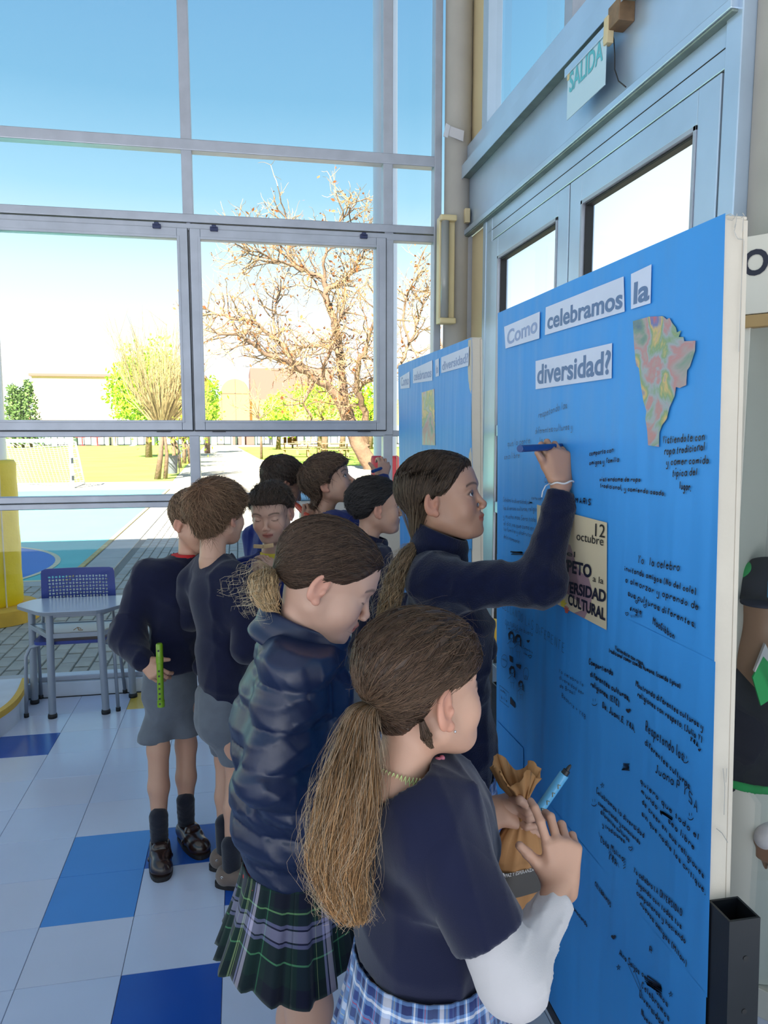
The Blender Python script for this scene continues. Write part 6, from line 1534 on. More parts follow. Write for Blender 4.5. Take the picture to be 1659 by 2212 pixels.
MB().tube([cw+D(-.027, -.008, -.002), W(1178, 1050, 1.675), W(1172, 1062, 1.675), W(1170, 1074, 1.675)], .0015, 5).build('cord_end', M['cord'], gH, True)
mk2, a_, d_ = marker('blue marker gripped in the fist of the girl writing on the near board', W(1126, 969, 1.62), W(1228, 964, 1.785), 'dark', 'markd', .0078)

# ---------------------------------------------------------------- boys
def torso_prims(neck, hips, f, sh=.145, rs=.048, chest=.098, waist=.092, fl=.78):
    s = np.cross(f, U_); c = neck*.72+hips*.28; w_ = neck*.25+hips*.75; st_ = neck+A3(0, 0, -.055)
    return [('c', .03, neck+A3(0, 0, -.02), c, .052, chest, (f, fl)), ('c', .06, c, w_, chest, waist*1.05, (f, fl)), ('c', .05, w_, hips, waist*1.05, waist*1.04, (f, fl+.05)), ('c', .05, st_+s*(sh-rs), st_-s*(sh-rs), rs, rs)]
def boy(label, hd, h, skin, brow, yaw, neck, hips, armR_, armL_, mat, seed, hemz, hands=(), iris=None, gaze=(0, 0), legs=(), under=None, shorts=None, sw=.0075, collar_mat=None, cut_extra=None, chest=.098, arm_r=(.050, .046, .036), base=None):
    f = fdir(yaw); s = np.cross(f, U_); tp_ = torso_prims(neck, hips, f, chest=chest)
    r = kid(label, hd, h, skin, brow, limbs=list(legs)+[[('c', .02, hd.wor(hd.nb), neck*.6+hips*.4, .045, .06), ('c', .02, neck*.6+hips*.4, hips, .06, .055)]], hands=hands, hh=.0035, iris=iris, gaze=gaze, base=base if base is not None else (hips[0], hips[1], 0))
    pr = list(tp_); slv_ = []
    for arm in (armR_, armL_):
        if arm is not None:
            q = arm[0]+(arm[1]-arm[0])*.55; pr += [('c', .04, arm[0], q, arm_r[0], arm_r[0]*.45+arm_r[1]*.55)]
            slv_.append([('c', .04, arm[0]+(arm[1]-arm[0])*.25, arm[1], arm_r[0]*.96, arm_r[1]), ('c', .03, arm[1], arm[2], arm_r[1], arm_r[2]), ('c', .004, arm[2]-nrm(arm[2]-arm[1])*.022, arm[2], arm_r[2]*.9, arm_r[2]*.86)])
    wv = wrinkles(seed, sw*2.2, 22, (1, 1, .6), 5); nkc = neck+A3(0, 0, .02)
    def cut(P):
        a = hemz-P[:, 2] if not callable(hemz) else hemz(P)
        b = .050-np.sqrt((((P-nkc)*A3(1, 1, 1.1))**2).sum(1)); return np.maximum(a, b)
    ps = [sdf_mesh(pr, .007, wv, cut, .03)]+[sdf_mesh(q, .006, wv, None, .03) for q in slv_]; V, F = joinm(ps); g = obj('sweater', mesh('sweater', V, F, M[mat]), r)
    if collar_mat:
        V, F = sdf_mesh([('c', .01, neck+A3(0, 0, .012), neck+A3(0, 0, -.05), .047, .050)], .005, cut=lambda P: P[:, 2]-(neck[2]+.006)); obj('shirt_collar', mesh('shirt_collar', V, F, M[collar_mat]), r)
    return r, g
def shorts_(parent, hips, f, kn, mat='greysh', seed=5, top=.06, w=.072, hem=None):
    s = np.cross(f, U_); P = [('c', .02, hips+A3(0, 0, top), hips, .098, .104, (f, .88))]
    for k in kn: P += [('c', .022, hips+(k-hips)*.1, k, w*.96, w*.94)]
    wv = wrinkles(seed, .006, 26, (1, 1, .4), 4); hz = hem if hem is not None else min(k[2] for k in kn)+.01
    return garment('shorts', P, .006, mat, parent, disp=wv, cut=lambda Q: hz-Q[:, 2]+0*Q[:, 0])
# boy with the green recorder (left)
hA = Head(W(423, 1126, 2.66), 122, -12, 0, 1.0, eye=.4, neck=(0, -.035, -.14), neck_r=.040)
fA = fdir(135); sA = np.cross(fA, U_); hipA = W(368, 1490, 2.66); neckA = W(398, 1200, 2.66)
k1A, a1A = W(342, 1618, 2.60), OZ(344, 1800, .09); k2A, a2A = W(402, 1610, 2.70), OZ(402, 1765, .09)
shA = W(315, 1242, 2.60); elA = W(275, 1375, 2.55); wrA = W(308, 1428, 2.46)
hpA = hand_prims(wrA, D(.75, -.30, -.55), D(-.2, -.9, .35), .90, curls=((30, 45, 30), (35, 50, 35), (40, 52, 35), (45, 52, 35)), spread=5, thumb=(40, 0), side=-1)
gA, _ = boy('leftmost boy in navy sweater and grey shorts, holding a green recorder', hA, .0032, SK['mid'], (.10, .05, .03), 135, neckA, hipA+A3(0, 0, .0), (shA, elA, wrA-nrm(wrA-elA)*.005), (W(450, 1245, 2.74), W(470, 1380, 2.72), W(440, 1440, 2.62)), 'wool', 71, W(368, 1446, 2.66)[2], hands=([('c', .01, wrA-nrm(wrA-elA)*.04, wrA+D(.004, 0, -.004), .023, .019)]+hpA,), legs=(leg(hipA-D(.045, 0, 0), k1A, a1A, .82), leg(hipA+D(.05, 0, 0), k2A, a2A, .82)), collar_mat='red', chest=.112, arm_r=(.056, .060, .042))
if 0: MB().extr([(-.030, .045), (-.012, .052), (.012, -.012), (.030, .030), (.038, .022), (.015, -.030), (.006, -.030)], W(400, 1205, 2.545), D(1, 0, 0), D(0, .25, 1), D(0, .006, 0)).build('vee_collar', M['red'], gA)
shorts_(gA, hipA+A3(0, 0, -.01), fA, (W(333, 1600, 2.62), W(402, 1590, 2.68)), seed=72, w=.066, hem=W(350, 1598, 2.62)[2])
for kk, aa, ht, tt2 in ((k1A, a1A, OZ(345, 1770, 0), OZ(352, 1852, 0)), (k2A, a2A, OZ(392, 1752, 0), OZ(452, 1812, 0))):
    d_ = nrm(tt2-ht); ht2 = aa*A3(1, 1, 0)-d_*.045; tt3 = ht2+d_*.205
    w3 = wrinkles(9, .003, 90, (.2, .2, 1), 4); garment('sock', [('c', 0, aa*A3(1, 1, 0)+A3(0, 0, .06), aa*A3(1, 1, 0)+A3(0, 0, .155), .031, .034)], .004, 'sock', gA, disp=w3); shoe(gA, ht2, tt3, 'leather', 'strap', w=.040)
boyhair(hA, gA, 1500, 73, (.13, .07, .04), (.36, .24, .15), thick=.010, length=.045, r=.0011)
t = empty('recorder', W(345, 1392, 2.42), 'lime green recorder held upright by the boy at the left', 'recorder'); ra, rb = W(344, 1390, 2.40), W(348, 1526, 2.40); dr = rb-ra
MB().tube([ra, ra+dr*.02, ra+dr*.2, ra+dr*.205, ra+dr*.30, ra+dr*.305, ra+dr*.9, ra+dr*.905, rb], [.0095, .0115, .0115, .0125, .0125, .0112, .0105, .0125, .0125], 16).build('recorder_tube', M['recg'], t, True, .5)
for q in (.10, .42, .50, .62, .70, .78, .86, .94): c = ra+dr*q+D(0, -.0122, 0); MB().lathe([(0, 0), (.0035, 0), (.0035, .001), (0, .001)], (0, 0, 0), 10).build('finger_hole', M['dark'], t).matrix_basis = Matrix.Translation(tuple(c)) @ Matrix.Rotation(math.pi/2, 4, 'X')
# boy with his back turned
hB = Head(W(470, 1112, 2.46), 30, 0, 0, 1.02, neck=(0, -.030, -.15), neck_r=.040)
fB = fdir(55); hipB = W(478, 1560, 2.46); neckB = W(468, 1198, 2.46)
a1B, a2B = OZ(486, 1822, .09), OZ(500, 1858, .09); k1B, k2B = W(488, 1640, 2.56), W(512, 1655, 2.44)
gB, _ = boy('boy with tousled brown hair seen from behind, beside the one with the green recorder', hB, .0034, SK['mid'], (.1, .05, .03), 55, neckB, W(485, 1500, 2.46), (W(520, 1260, 2.38), W(535, 1400, 2.36), W(560, 1330, 2.5)), (W(412, 1255, 2.54), W(410, 1330, 2.62), W(450, 1330, 2.74)), 'wool', 81,
      lambda P: (W(470, 1522, 2.46)[2]-.25*((P-W(478, 1520, 2.46))@R_.astype(np.float32)))-P[:, 2], legs=(leg(hipB-D(0.02, -.05, 0), k1B, a1B, .80), leg(hipB+D(.03, -.04, 0), k2B, a2B, .80)), chest=.108, arm_r=(.054, .050, .040))
shorts_(gB, hipB+A3(0, 0, .02), fB, (W(490, 1625, 2.54), W(510, 1640, 2.45)), seed=82, w=.060, hem=W(500, 1636, 2.48)[2])
for aa, ht in ((a1B, 0), (a2B, 1)):
    d_ = nrm(D(1, .08 if not ht else -.05, 0)); garment('sock', [('c', 0, aa*A3(1, 1, 0)+A3(0, 0, .045), aa*A3(1, 1, 0)+A3(0, 0, .165 if not ht else .145), .030, .033)], .004, 'sock', gB); shoe(gB, aa*A3(1, 1, 0)-d_*.055, aa*A3(1, 1, 0)+d_*.15, 'suede', 'low', w=.038)
boyhair(hB, gB, 3800, 83, (.13, .065, .036), (.36, .22, .13), thick=.016, length=.065, whorl=(0.01, -.075, .085), lift=.016, r=.0009, jitter=.4, region=region_line([-.12, -.08, -.04, -.022, -.004, .012, .034, .062, .10], [-.085, -.080, -.06, -.020, -.012, -.020, .0, .030, .040]))
# boy facing the camera, looking at a wooden piece
hC = Head(W(586, 1108, 2.78), 186, -13, 3, 1.0, eye=.02, neck=(0, -.025, -.14), neck_r=.040)
neckC = W(588, 1196, 2.80); hipC = W(590, 1500, 2.82)
wC1, wC2 = W(545, 1252, 2.66), W(596, 1250, 2.66)
hc1 = hand_prims(wC1, D(.4, -.1, .9), D(-.6, -.6, .2), .85, curls=((30, 40, 30), (40, 50, 30), (50, 55, 30), (55, 55, 30)), spread=4, thumb=(30, -10), side=1)
hc2 = hand_prims(wC2, D(-.25, -.1, .95), D(.6, -.6, .2), .85, curls=((30, 40, 30), (40, 50, 30), (50, 55, 30), (55, 55, 30)), spread=4, thumb=(30, -10), side=-1)
gC, _ = boy('boy facing the camera, looking down at small wooden pieces in his fingers', hC, .0028, SK['fair'], (.05, .03, .02), 186, neckC, hipC, (W(525, 1240, 2.78), W(505, 1340, 2.74), wC1), (W(650, 1240, 2.80), W(665, 1340, 2.76), wC2), 'wool_lit', 91, hipC[2], hands=(hc1, hc2), iris=(.05, .03, .02), gaze=(0, -28), collar_mat='yellow', legs=(leg(hipC+D(.05, 0, 0), A3(*(hipC+D(.05, 0, 0))[:2], .34), A3(*(hipC+D(.05, 0, 0))[:2], .08), .8), leg(hipC-D(.05, 0, 0), A3(*(hipC-D(.05, 0, 0))[:2], .34), A3(*(hipC-D(.05, 0, 0))[:2], .08), .8)))
def finish_legs(r, hips, f, seed):
    s = np.cross(f, U_); shorts_(r, hips+A3(0, 0, .0), f, (A3(*(hips+s*.052)[:2], .40), A3(*(hips-s*.052)[:2], .40)), seed=seed, w=.068)
    for q in (1, -1):
        b_ = (hips+s*.05*q)*A3(1, 1, 0); garment('sock', [('c', 0, b_+A3(0, 0, .05), b_+A3(0, 0, .2), .030, .034)], .006, 'sock', r); shoe(r, b_-f*.05, b_+f*.14, 'leather', 'strap')
finish_legs(gC, hipC, fdir(186), 92)
boyhair(hC, gC, 1900, 93, (.055, .035, .026), (.15, .10, .075), thick=.011, length=.038, lift=.018, whorl=(.03, -.05, .10), r=.0010, fwd=.5, jitter=.6, region=region_line([-.12, -.08, -.04, -.022, -.004, .012, .034, .062, .10], [-.065, -.060, -.040, -.006, .006, .012, .034, .050, .054]))
tag(MB().box((-.030, -.006, -.006), (.004, .006, .007), .002, Matrix.Translation(tuple(W(566, 1181, 2.60))) @ Matrix.Rotation(-YAW, 4, 'Z') @ Matrix.Rotation(.05, 4, 'Y')).build('wooden_piece', M['wood'], None), 'left small wooden piece in the fingers of the boy facing the camera', 'wooden toy')
tag(MB().box((-.004, -.006, -.006), (.032, .006, .008), .002, Matrix.Translation(tuple(W(572, 1181, 2.60))) @ Matrix.Rotation(-YAW, 4, 'Z') @ Matrix.Rotation(-.15, 4, 'Y')).build('wooden_piece', M['wood'], None), 'right small wooden piece pinched by the boy facing the camera', 'wooden toy')
# boy playing an orange-red recorder
hD_ = Head(W(611, 1045, 3.12), 64, -26, 0, 1.0, eye=.3, neck=(0, -.040, -.14), neck_r=.040)
neckD = W(590, 1118, 3.12); hipD = W(580, 1420, 3.14); wD = W(664, 1126, 3.0)
hd1 = hand_prims(W(658, 1134, 3.0), D(.5, .05, .85), D(.6, -.7, .1), .85, curls=((60, 60, 40), (62, 60, 40), (65, 60, 40), (66, 60, 40)), spread=3, thumb=(25, -10), side=-1)
gD, _ = boy('dark-haired boy behind the others, playing a red recorder', hD_, .0032, SK['mid'], (.04, .025, .02), 64, neckD, hipD, (W(600, 1165, 3.02), W(625, 1230, 2.98), W(655, 1140, 3.0)), (W(545, 1160, 3.22), W(560, 1250, 3.2), W(620, 1200, 3.2)), 'wool_lit', 101, hipD[2], hands=(hd1,), iris=(.05, .03, .02), legs=(leg(hipD+D(0, -.05, 0), A3(*(hipD+D(0, -.05, 0))[:2], .34), A3(*(hipD+D(0, -.05, 0))[:2], .08), .8), leg(hipD+D(0, .05, 0), A3(*(hipD+D(0, .05, 0))[:2], .34), A3(*(hipD+D(0, .05, 0))[:2], .08), .8)))
finish_legs(gD, hipD, fdir(64), 102)
boyhair(hD_, gD, 1500, 103, (.045, .028, .022), (.13, .085, .065), thick=.010, length=.04, lift=.009, jitter=.4, r=.0011)
t = empty('recorder', W(640, 1090, 3.02), 'red recorder played by the dark-haired boy at the back', 'recorder'); ra, rb = W(637, 1087, 3.03), W(671, 1122, 2.975); dr = rb-ra
MB().tube([ra, ra+dr*.08, ra+dr*.2, ra+dr*.6, ra+dr*.62, ra+dr*.95, rb], [.006, .009, .0115, .0115, .013, .0125, .0125], 14).build('recorder_tube', M['reco'], t, True, .5)
# boy looking up, writing on the farther board
hE = Head(W(712, 1042, 3.02), 97, 22, 0, 1.0, eye=.6, neck=(0, -.035, -.14), neck_r=.040)
neckE = W(718, 1108, 3.02); hipE = W(715, 1420, 3.04); elE = W(795, 1120, 3.12); wE = W(826, 1036, 3.34)
he1 = hand_prims(wE, D(.15, .1, 1), D(.3, -.9, .1), .95, curls=((45, 50, 40), (48, 50, 40), (50, 52, 40), (55, 52, 40)), spread=6, thumb=(45, 0), side=-1)
gE, _ = boy('brown-haired boy looking up at the farther board, yellow collar under navy sweater', hE, .0028, SK['mid'], (.07, .04, .03), 97, neckE, hipE, (W(730, 1132, 2.95), elE, wE), (W(705, 1145, 3.14), W(715, 1260, 3.16), W(770, 1230, 3.16)), 'wool_lit', 111, hipE[2], hands=(he1,), iris=(.06, .03, .02), gaze=(8, 16), collar_mat='yellow', legs=(leg(hipE+D(0, -.05, 0), A3(*(hipE+D(0, -.05, 0))[:2], .34), A3(*(hipE+D(0, -.05, 0))[:2], .08), .8), leg(hipE+D(0, .05, 0), A3(*(hipE+D(0, .05, 0))[:2], .34), A3(*(hipE+D(0, .05, 0))[:2], .08), .8)))
finish_legs(gE, hipE, fdir(97), 112)
boyhair(hE, gE, 2200, 113, (.080, .044, .030), (.24, .15, .10), thick=.016, length=.06, lift=.014, jitter=.5, r=.0012, fwd=.1, region=region_line([-.12, -.08, -.04, -.022, -.004, .012, .034, .062, .10], [-.085, -.080, -.05, -.012, -.004, -.010, .016, .030, .040]))
mk3, a_, d_ = marker('blue marker in the raised hand of the boy looking up at the farther board', W(806, 1018, 3.26), W(838, 1006, 3.40), 'dark', 'markd', .007)
# dark-haired boy between them and the writing girl
hF = Head(W(812, 1096, 2.78), 76, 2, 0, 1.0, eye=.5, neck=(0, -.035, -.14), neck_r=.040)
neckF = W(806, 1170, 2.78); hipF = W(800, 1500, 2.80)
gF, _ = boy('boy with slick black hair in profile, behind the writing girl', hF, .0028, SK['mid'], (.03, .02, .015), 76, neckF, hipF, (W(815, 1215, 2.67), W(835, 1330, 2.64), W(880, 1300, 2.7)), (W(795, 1205, 2.9), W(810, 1320, 2.92), W(860, 1300, 2.9)), 'wool', 121, hipF[2], iris=(.05, .03, .02), legs=(leg(hipF+D(0, -.05, 0), A3(*(hipF+D(0, -.05, 0))[:2], .34), A3(*(hipF+D(0, -.05, 0))[:2], .08), .8), leg(hipF+D(0, .05, 0), A3(*(hipF+D(0, .05, 0))[:2], .34), A3(*(hipF+D(0, .05, 0))[:2], .08), .8)))
finish_legs(gF, hipF, fdir(76), 122)
collar('polo_collar', neckF+A3(0, 0, .002), nrm(D(.1, 0, 1)), .058, .056, -.028, .022, 'wool', gF, fdir(76), -.012, .007)
boyhair(hF, gF, 2200, 123, (.016, .013, .013), (.075, .065, .065), thick=.010, length=.055, lift=.010, whorl=(0, .09, .06), r=.0011, down=.35, fwd=-.5, region=region_line([-.12, -.08, -.04, -.022, -.004, .012, .034, .062, .10], [-.060, -.055, -.035, -.004, .004, .010, .034, .054, .060]))
# ---------------------------------------------------------------- desk, chair, curved platform, cabinet under the window
M['desktop'] = material('grey_blue_laminate', lin((178, 192, 212)), .28, noise=(4, .03)); M['deskedge'] = material('grey_edge_band', lin((120, 128, 140)), .5)
M['tubeg'] = material('grey_enamel_tube', lin((142, 150, 162)), .4, .2); M['bluepl'] = material('blue_polypropylene', lin((28, 52, 130)), .4, noise=(12, .05))
t = empty('school_desk', (-.95, 4.22, 0), 'small six-sided grey school desk tucked against the window', 'desk')
top = [(-1.035, 4.03), (-.735, 4.03), (-.60, 4.20), (-.60, 4.26), (-.66, 4.37), (-1.14, 4.37), (-1.20, 4.26), (-1.20, 4.22)]
def rounded(pts, r, n=4):
    out = []; m = len(pts)
    for i in range(m):
        p = np.array(pts[i]); a = np.array(pts[i-1])-p; b = np.array(pts[(i+1) % m])-p; la, lb = np.linalg.norm(a), np.linalg.norm(b); k = min(r, la/2.1, lb/2.1)
        A, B = p+a/la*k, p+b/lb*k
        for j in range(n+1): s_ = j/n; out.append(tuple((1-s_)**2*A+2*s_*(1-s_)*p+s_*s_*B))
    return out
rt = rounded(top, .045); ZT = .572
MB().prism(rt, ZT+.002, ZT+.020).build('desk_top', M['desktop'], t); 
mb = MB(); cen = np.mean(rt, 0); mb.prism([tuple(cen+(np.array(p)-cen)*1.004) for p in rt], ZT, ZT+.0175).build('edge_band', M['deskedge'], t)
FL, FR, BL_, BR = (-1.015, 4.09), (-.745, 4.10), (-1.165, 4.33), (-.635, 4.33)
for nm, (x, y) in (('l', FL), ('l', FR), ('l', BL_), ('l', BR)):
    l_ = MB().tube([(x, y, .018), (x+.01*(1 if x > -.9 else -1)*-1, y, ZT)], .0195, 16).build('leg', M['tubeg'], t, True, .8); MB().lathe([(0, 0), (.0235, 0), (.0245, .012), (.0215, .024), (0, .024)], (x, y, 0), 16).build('foot_cap', M['rubber'], l_, True)
for (a, b) in ((FL, FR), (FL, BL_), (FR, BR), (BL_, BR)):
    MB().box((0, -.009, 0), (math.dist(a, b), .009, .026), .002, Matrix.Translation((a[0], a[1], .435)) @ Matrix.Rotation(math.atan2(b[1]-a[1], b[0]-a[0]), 4, 'Z')).build('apron_rail', M['tubeg'], t)
    MB().box((0, -.007, 0), (math.dist(a, b), .007, .022), .002, Matrix.Translation((a[0], a[1], ZT-.024)) @ Matrix.Rotation(math.atan2(b[1]-a[1], b[0]-a[0]), 4, 'Z')).build('top_rail', M['tubeg'], t)
MB().prism([(-1.005, 4.115), (-.755, 4.115), (-.65, 4.32), (-1.15, 4.32)], .452, .458).build('book_shelf', M['desktop'], t)
k_ = empty('scrap', (-.88, 4.14, .459), 'small dry twig scrap lying on the shelf of the grey school desk', 'twig')
mb = MB(); mb.tube([(-.90, 4.14, .462), (-.88, 4.15, .474), (-.862, 4.15, .466)], .002, 5); mb.tube([(-.88, 4.15, .474), (-.872, 4.13, .464), (-.85, 4.13, .463)], .0025, 5); mb.build('twig', M['twig'], k_)
# chair: perforated blue shell on a tube frame
t = empty('school_chair', (-.92, 4.30, 0), 'blue plastic school chair with a perforated back, pushed under the grey desk', 'chair')
def shell(): 
    W_, H_ = .395, .205; nx, nz = 17, 11; V = []; F = []; mb = MB()
    x0, x1, z0, z1 = -1.115, -.720, .535, .755; y = 4.405
    # frame around the perforated field, rounded outer corners
    out = rounded([(x0, z0), (x1+.006, z0), (x1, z1), (x0+.004, z1)], .022, 5); fx0, fx1, fz0, fz1 = x0+.036, x1-.036, z0+.01, z1-.040
    return out, (fx0, fx1, fz0, fz1), y
out, (fx0, fx1, fz0, fz1), cy0 = shell()
def curve_y(x): return cy0-.020*(1-((x+.92)/.2)**2)*-1-.02
bm = bmesh.new(); n1, n2 = 18, 9; dx, dz_ = (fx1-fx0)/n1, (fz1-fz0)/n2
def quadring(bm, cx, cz, hw, hh, rx, rz):
    """cell with an elongated hole"""
    N = 12; o_, i_ = [], []
    for k in range(N):
        a = 2*math.pi*(k+.5)/N; c, s_ = math.cos(a), math.sin(a); m = max(abs(c)/1, abs(s_)/1)
        o_.append((cx+hw*c/m, cz+hh*s_/m)); i_.append((cx+rx*c, cz+rz*s_))
    return o_, i_
V = []; F = []
for i in range(n1):
    for j in range(n2):
        cx, cz = fx0+(i+.5)*dx, fz0+(j+.5)*dz_; v = (i+j) % 2
        o_, i_ = quadring(bm, cx, cz, dx/2, dz_/2, dx*(.28 if v else .42), dz_*(.42 if v else .26)); b = len(V); N = len(o_)
        for yy in (0, .005):
            V += [(p[0], curve_y(p[0])+yy, p[1]) for p in o_]+[(p[0], curve_y(p[0])+yy, p[1]) for p in i_]
        for k in range(N):
            k2 = (k+1) % N
            F += [(b+k, b+k2, b+N+k2, b+N+k), (b+2*N+k, b+3*N+k, b+3*N+k2, b+2*N+k2), (b+N+k, b+N+k2, b+3*N+k2, b+3*N+k)]
bm.free()
bk = obj('backrest', mesh('backrest', V, F, M['bluepl'], False), t)
mb = MB(); 
# solid rim: strips from the field edge to the rounded outline
N = 80; per = []
def ray_poly(cx, cz, a, poly):
    best = 0; dx_, dz__ = math.cos(a), math.sin(a)
    for k in range(len(poly)):
        (ax, az), (bx, bz) = poly[k], poly[(k+1) % len(poly)]; ex, ez = bx-ax, bz-az; den = dx_*ez-dz__*ex
        if abs(den) < 1e-9: continue
        s_ = ((ax-cx)*ez-(az-cz)*ex)/den; q = ((ax-cx)*dz__-(az-cz)*dx_)/den
        if s_ > 0 and -1e-6 <= q <= 1+1e-6: best = max(best, s_)
    return (cx+dx_*best, cz+dz__*best)
ccx, ccz = (fx0+fx1)/2, (fz0+fz1)/2; angs = sorted([2*math.pi*k/N for k in range(N)]+[math.atan2(z-ccz, x-ccx) % (2*math.pi) for x in (fx0, fx1) for z in (fz0, fz1)])
O = [ray_poly(ccx, ccz, a, out) for a in angs]; I = [ray_poly(ccx, ccz, a, [(fx0, fz0), (fx1, fz0), (fx1, fz1), (fx0, fz1)]) for a in angs]; N = len(angs)
V = [(p[0], curve_y(p[0])-.001, p[1]) for p in O]+[(p[0], curve_y(p[0])-.001, p[1]) for p in I]+[(p[0], curve_y(p[0])+.008, p[1]) for p in O]+[(p[0], curve_y(p[0])+.008, p[1]) for p in I]
F = []
for k in range(N):
    k2 = (k+1) % N; F += [(k, k2, N+k2, N+k), (2*N+k, 3*N+k, 3*N+k2, 2*N+k2), (k, 2*N+k, 2*N+k2, k2), (N+k, N+k2, 3*N+k2, 3*N+k)]
obj('backrest_rim', mesh('backrest_rim', V, F, M['bluepl'], False), t)
st_ = rounded([(-1.105, 4.11), (-.735, 4.11), (-.745, 4.37), (-1.095, 4.37)], .05, 6); MB().prism(st_, .395, .412).build('seat', M['bluepl'], t)
for sx in (-1, 1):
    cxm = -.92+sx*.235
    MB().tube([(cxm+sx*.0, 4.125, .012), (-.92+sx*.225, 4.135, .33), (-.92+sx*.205, 4.145, .375), (-.92+sx*.15, 4.15, .392), (-.92, 4.15, .392)], .0095, 10).build('front_leg', M['tubeg'], t, True)
    MB().tube([(-.92+sx*.23, 4.405, .012), (-.92+sx*.215, 4.35, .34), (-.92+sx*.20, 4.34, .39), (-.92+sx*.19, 4.375, .46), (-.92+sx*.18, 4.40, .60)], .0095, 10).build('rear_leg', M['tubeg'], t, True)
    for yy, xx in ((4.125, cxm), (4.405, -.92+sx*.23)): MB().lathe([(0, 0), (.013, 0), (.013, .02), (0, .02)], (xx, yy, 0), 10).build('foot_cap', M['rubber'], t, True)
# curved low platform at the left
pl = empty('low_platform', (-1.8, 3.9, 0), 'low curved white platform with a yellow nosing at the left edge', 'platform')
arc = [(-2.6, 3.35), (-1.9, 3.42), (-1.50, 3.56), (-1.30, 3.72), (-1.222, 3.84), (-1.182, 4.0), (-1.184, 4.18), (-1.215, 4.40), (-2.6, 4.40)]
arc = [tuple(p) for p in spline(arc[:8], 4)]+[arc[8]]
MB().prism(arc, 0, .128).build('platform_body', M['white_trim'], pl)
mb = MB(); a_ = arc[:-1]
for k in range(len(a_)-1):
    p, q = np.array(a_[k]), np.array(a_[k+1]); t1 = nrm(q-p); n1_ = np.array([t1[1], -t1[0]]); mb.add([(*(p+n1_*.004), .098), (*(q+n1_*.004), .098), (*(q+n1_*.004), .131), (*(p+n1_*.004), .131), (*(q-n1_*.028), .131), (*(p-n1_*.028), .131)], [(0, 1, 2, 3), (3, 2, 4, 5)])
mb.build('yellow_nosing', material('yellow_nosing_paint', lin((222, 176, 60)), .5, noise=(9, .12)), pl)
# beige cabinet below the window behind the boys, pale blue roll on it
a, b = OY(560, 1072, 4.30), OY(868, 1070, 4.28); zc = .5*(a[2]+b[2])-.03
cb_ = empty('low_cabinet', ((a[0]+b[0])/2, 4.34, 0), 'beige low cabinet under the window behind the boys', 'cabinet')
M['cabeige'] = material('beige_cabinet', lin((196, 188, 178)), .6, noise=(3, .03))
box('cabinet_body', (.42, 4.27, .0), (.96, 4.405, zc), M['cabeige'], cb_, .004)
box('cabinet_body', (.34, 4.27, .0), (.418, 4.405, zc), M['cabeige'], cb_, .004)
tag(MB().tube([(.30, 4.33, zc+.022), (.98, 4.33, zc+.022)], .022, 16).build('paper_roll', material('pale_blue_roll_paper', lin((150, 200, 236)), .5), None, True, .8), 'pale blue paper roll lying on the beige cabinet under the window', 'roll')
# yellow ball-like lid seen past the board edge
q = OX(1064, 1376, DX-.06)
tag(MB().lathe([(0, -.10), (.060, -.088), (.092, -.052), (.102, 0), (.092, .052), (.060, .088), (0, .10)], (DX-.075, q[1], q[2]), 24).build('yellow_ball', M['ykerb'], None, True), 'round yellow thing against the doors, glimpsed between the writing girl and near board', 'ball')
# ---------------------------------------------------------------- mannequin in the display cabinet, racket
M['manq'] = material('brown_mannequin_plastic', lin((150, 112, 88)), .4); M['capm'] = material('dark_cap_cloth', lin((34, 38, 52)), .8, noise=(9, .1)); M['green'] = material('green_cloth', lin((44, 150, 84)), .8); M['darksw'] = material('charcoal_sweater', lin((26, 29, 42)), .95, bump=(300, .4, .001), sheen=.2)
mh = W(1656, 1300, 1.93); fm = fdir(215); sm = np.cross(fm, U_)
mq = empty('mannequin', (mh[0], mh[1], .082), 'mannequin in the display cabinet wearing a dark cap, white collar and charcoal sweater', 'mannequin')
P = [('e', .02, mh, (.068, .068, .095)), ('c', .03, mh+A3(0, 0, -.05), mh+A3(0, 0, -.14), .042, .048), ('c', .06, mh+A3(0, 0, -.16), mh+A3(0, 0, -.55), .09, .085), ('c', .03, mh+A3(0, 0, -.55), A3(mh[0], mh[1], .10), .085, .05)]
V, F = sdf_mesh(P, .006); obj('figure', mesh('figure', V, F, M['manq']), mq)
capc = mh+A3(0, 0, .045); V, F = sdf_mesh([('e', .01, capc, (.088, .088, .075)), ('c', .02, capc+fm*.02+A3(0, 0, -.018), capc+fm*.10+A3(0, 0, -.030), .055, .050, (U_, .25))], .004, cut=lambda Q: (capc[2]-.034)-Q[:, 2])
cp = obj('cap', mesh('cap', V, F, M['capm']), mq)
V, F = sdf_mesh([('e', .01, capc+D(-.050, .01, .022), (.040, .060, .040))], .004); obj('cap_side', mesh('cap_side', V, F, M['green']), cp)
box('cap_tag', capc+D(-.044, -.0885, -.02), capc+D(-.040, -.084, .03), M['markb'], cp)
wv = wrinkles(131, .008, 20, (1, 1, .5), 4)
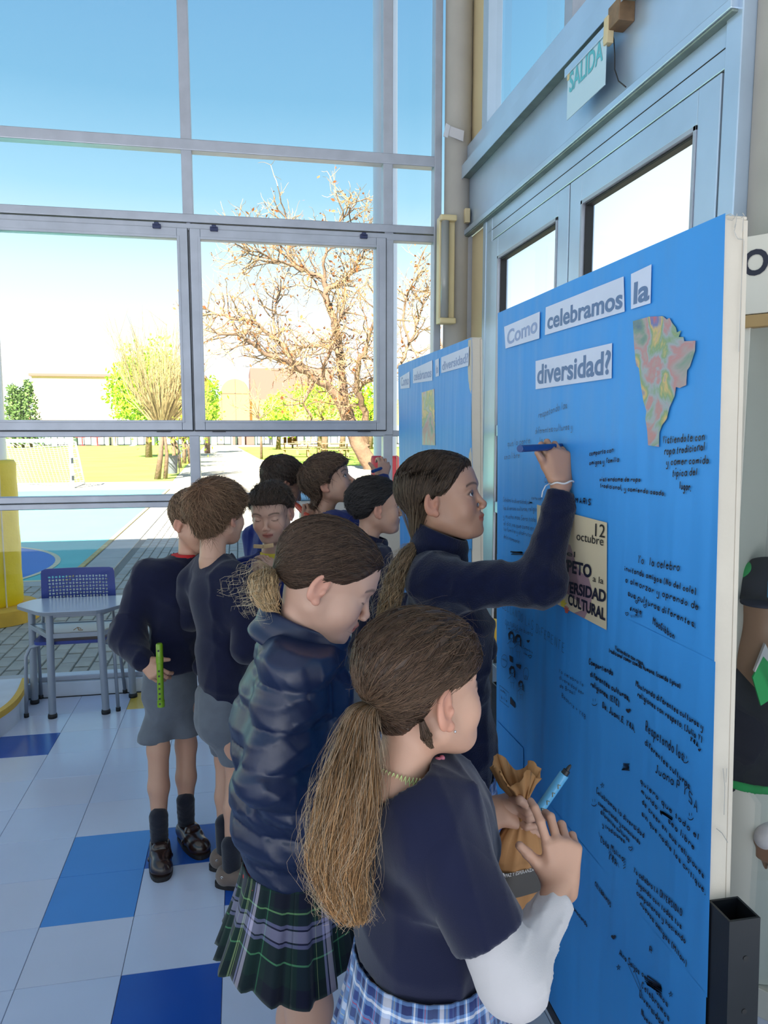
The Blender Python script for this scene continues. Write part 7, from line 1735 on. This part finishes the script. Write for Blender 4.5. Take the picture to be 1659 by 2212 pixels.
sw = garment('sweater', [('c', .04, mh+A3(0, 0, -.175), mh+A3(0, 0, -.32), .06, .115), ('c', .06, mh+A3(0, 0, -.32), mh+A3(0, 0, -.60), .115, .120), ('c', .05, mh+A3(0, 0, -.22)+D(-.07, 0, 0), mh+A3(0, 0, -.22)+D(.08, 0, 0), .05, .05), ('c', .05, mh+A3(0, 0, -.24)+D(-.08, 0, 0), mh+A3(0, 0, -.66)+D(-.078, -.0, 0), .05, .040)], .006, 'darksw', mq, disp=wv, cut=lambda Q: (mh[2]-.66)-Q[:, 2])
garment('sweater_stripe', [('c', .02, mh+A3(0, 0, -.47), mh+A3(0, 0, -.50), .1225, .1225)], .006, 'green', sw, disp=wv, cut=lambda Q: np.abs(Q[:, 2]-(mh[2]-.470)-.05*((Q-mh)@R_))-.012)
MB().extr([(-.075, -.02), (-.040, .045), (-.03, .02), (.03, .02), (.085, -.01), (.03, -.075), (-.02, -.05), (-.035, -.085), (-.05, -.07)], mh+A3(0, 0, -.135)+D(0, -.098, 0), D(1, 0, 0), D(0, .35, 1), D(0, .010, 0)).build('shirt_collar', M['whitecot'], mq)
MB().extr([(-.078, -.02), (-.045, .03), (-.020, .0), (-.038, -.07), (-.065, -.085)], mh+A3(0, 0, -.15)+D(-.004, -.104, 0), D(1, 0, 0), D(0, .35, 1), D(0, .006, 0)).build('green_placket', M['green'], mq)
V, F = sdf_mesh([('c', .01, W(1668, 1770, 1.84), W(1652, 1812, 1.80), .034, .026)], .004); obj('white_cuff', mesh('white_cuff', V, F, M['whitecot']), mq)
V, F = sdf_mesh(hand_prims(W(1652, 1808, 1.80), D(.1, 0, -1), D(-.8, -.5, 0), .8, curls=((20, 30, 20),)*4), .004); obj('hand', mesh('hand', V, F, M['manq']), mq)
ped = MB().lathe([(0, .0), (.125, .0), (.125, .50), (.11, .56), (0, .56)], (mh[0], mh[1], .082), 24); tag(ped.build('display_stand', M['cabw'], None, True, .6), 'pale round stand under the mannequin in the display cabinet', 'stand')
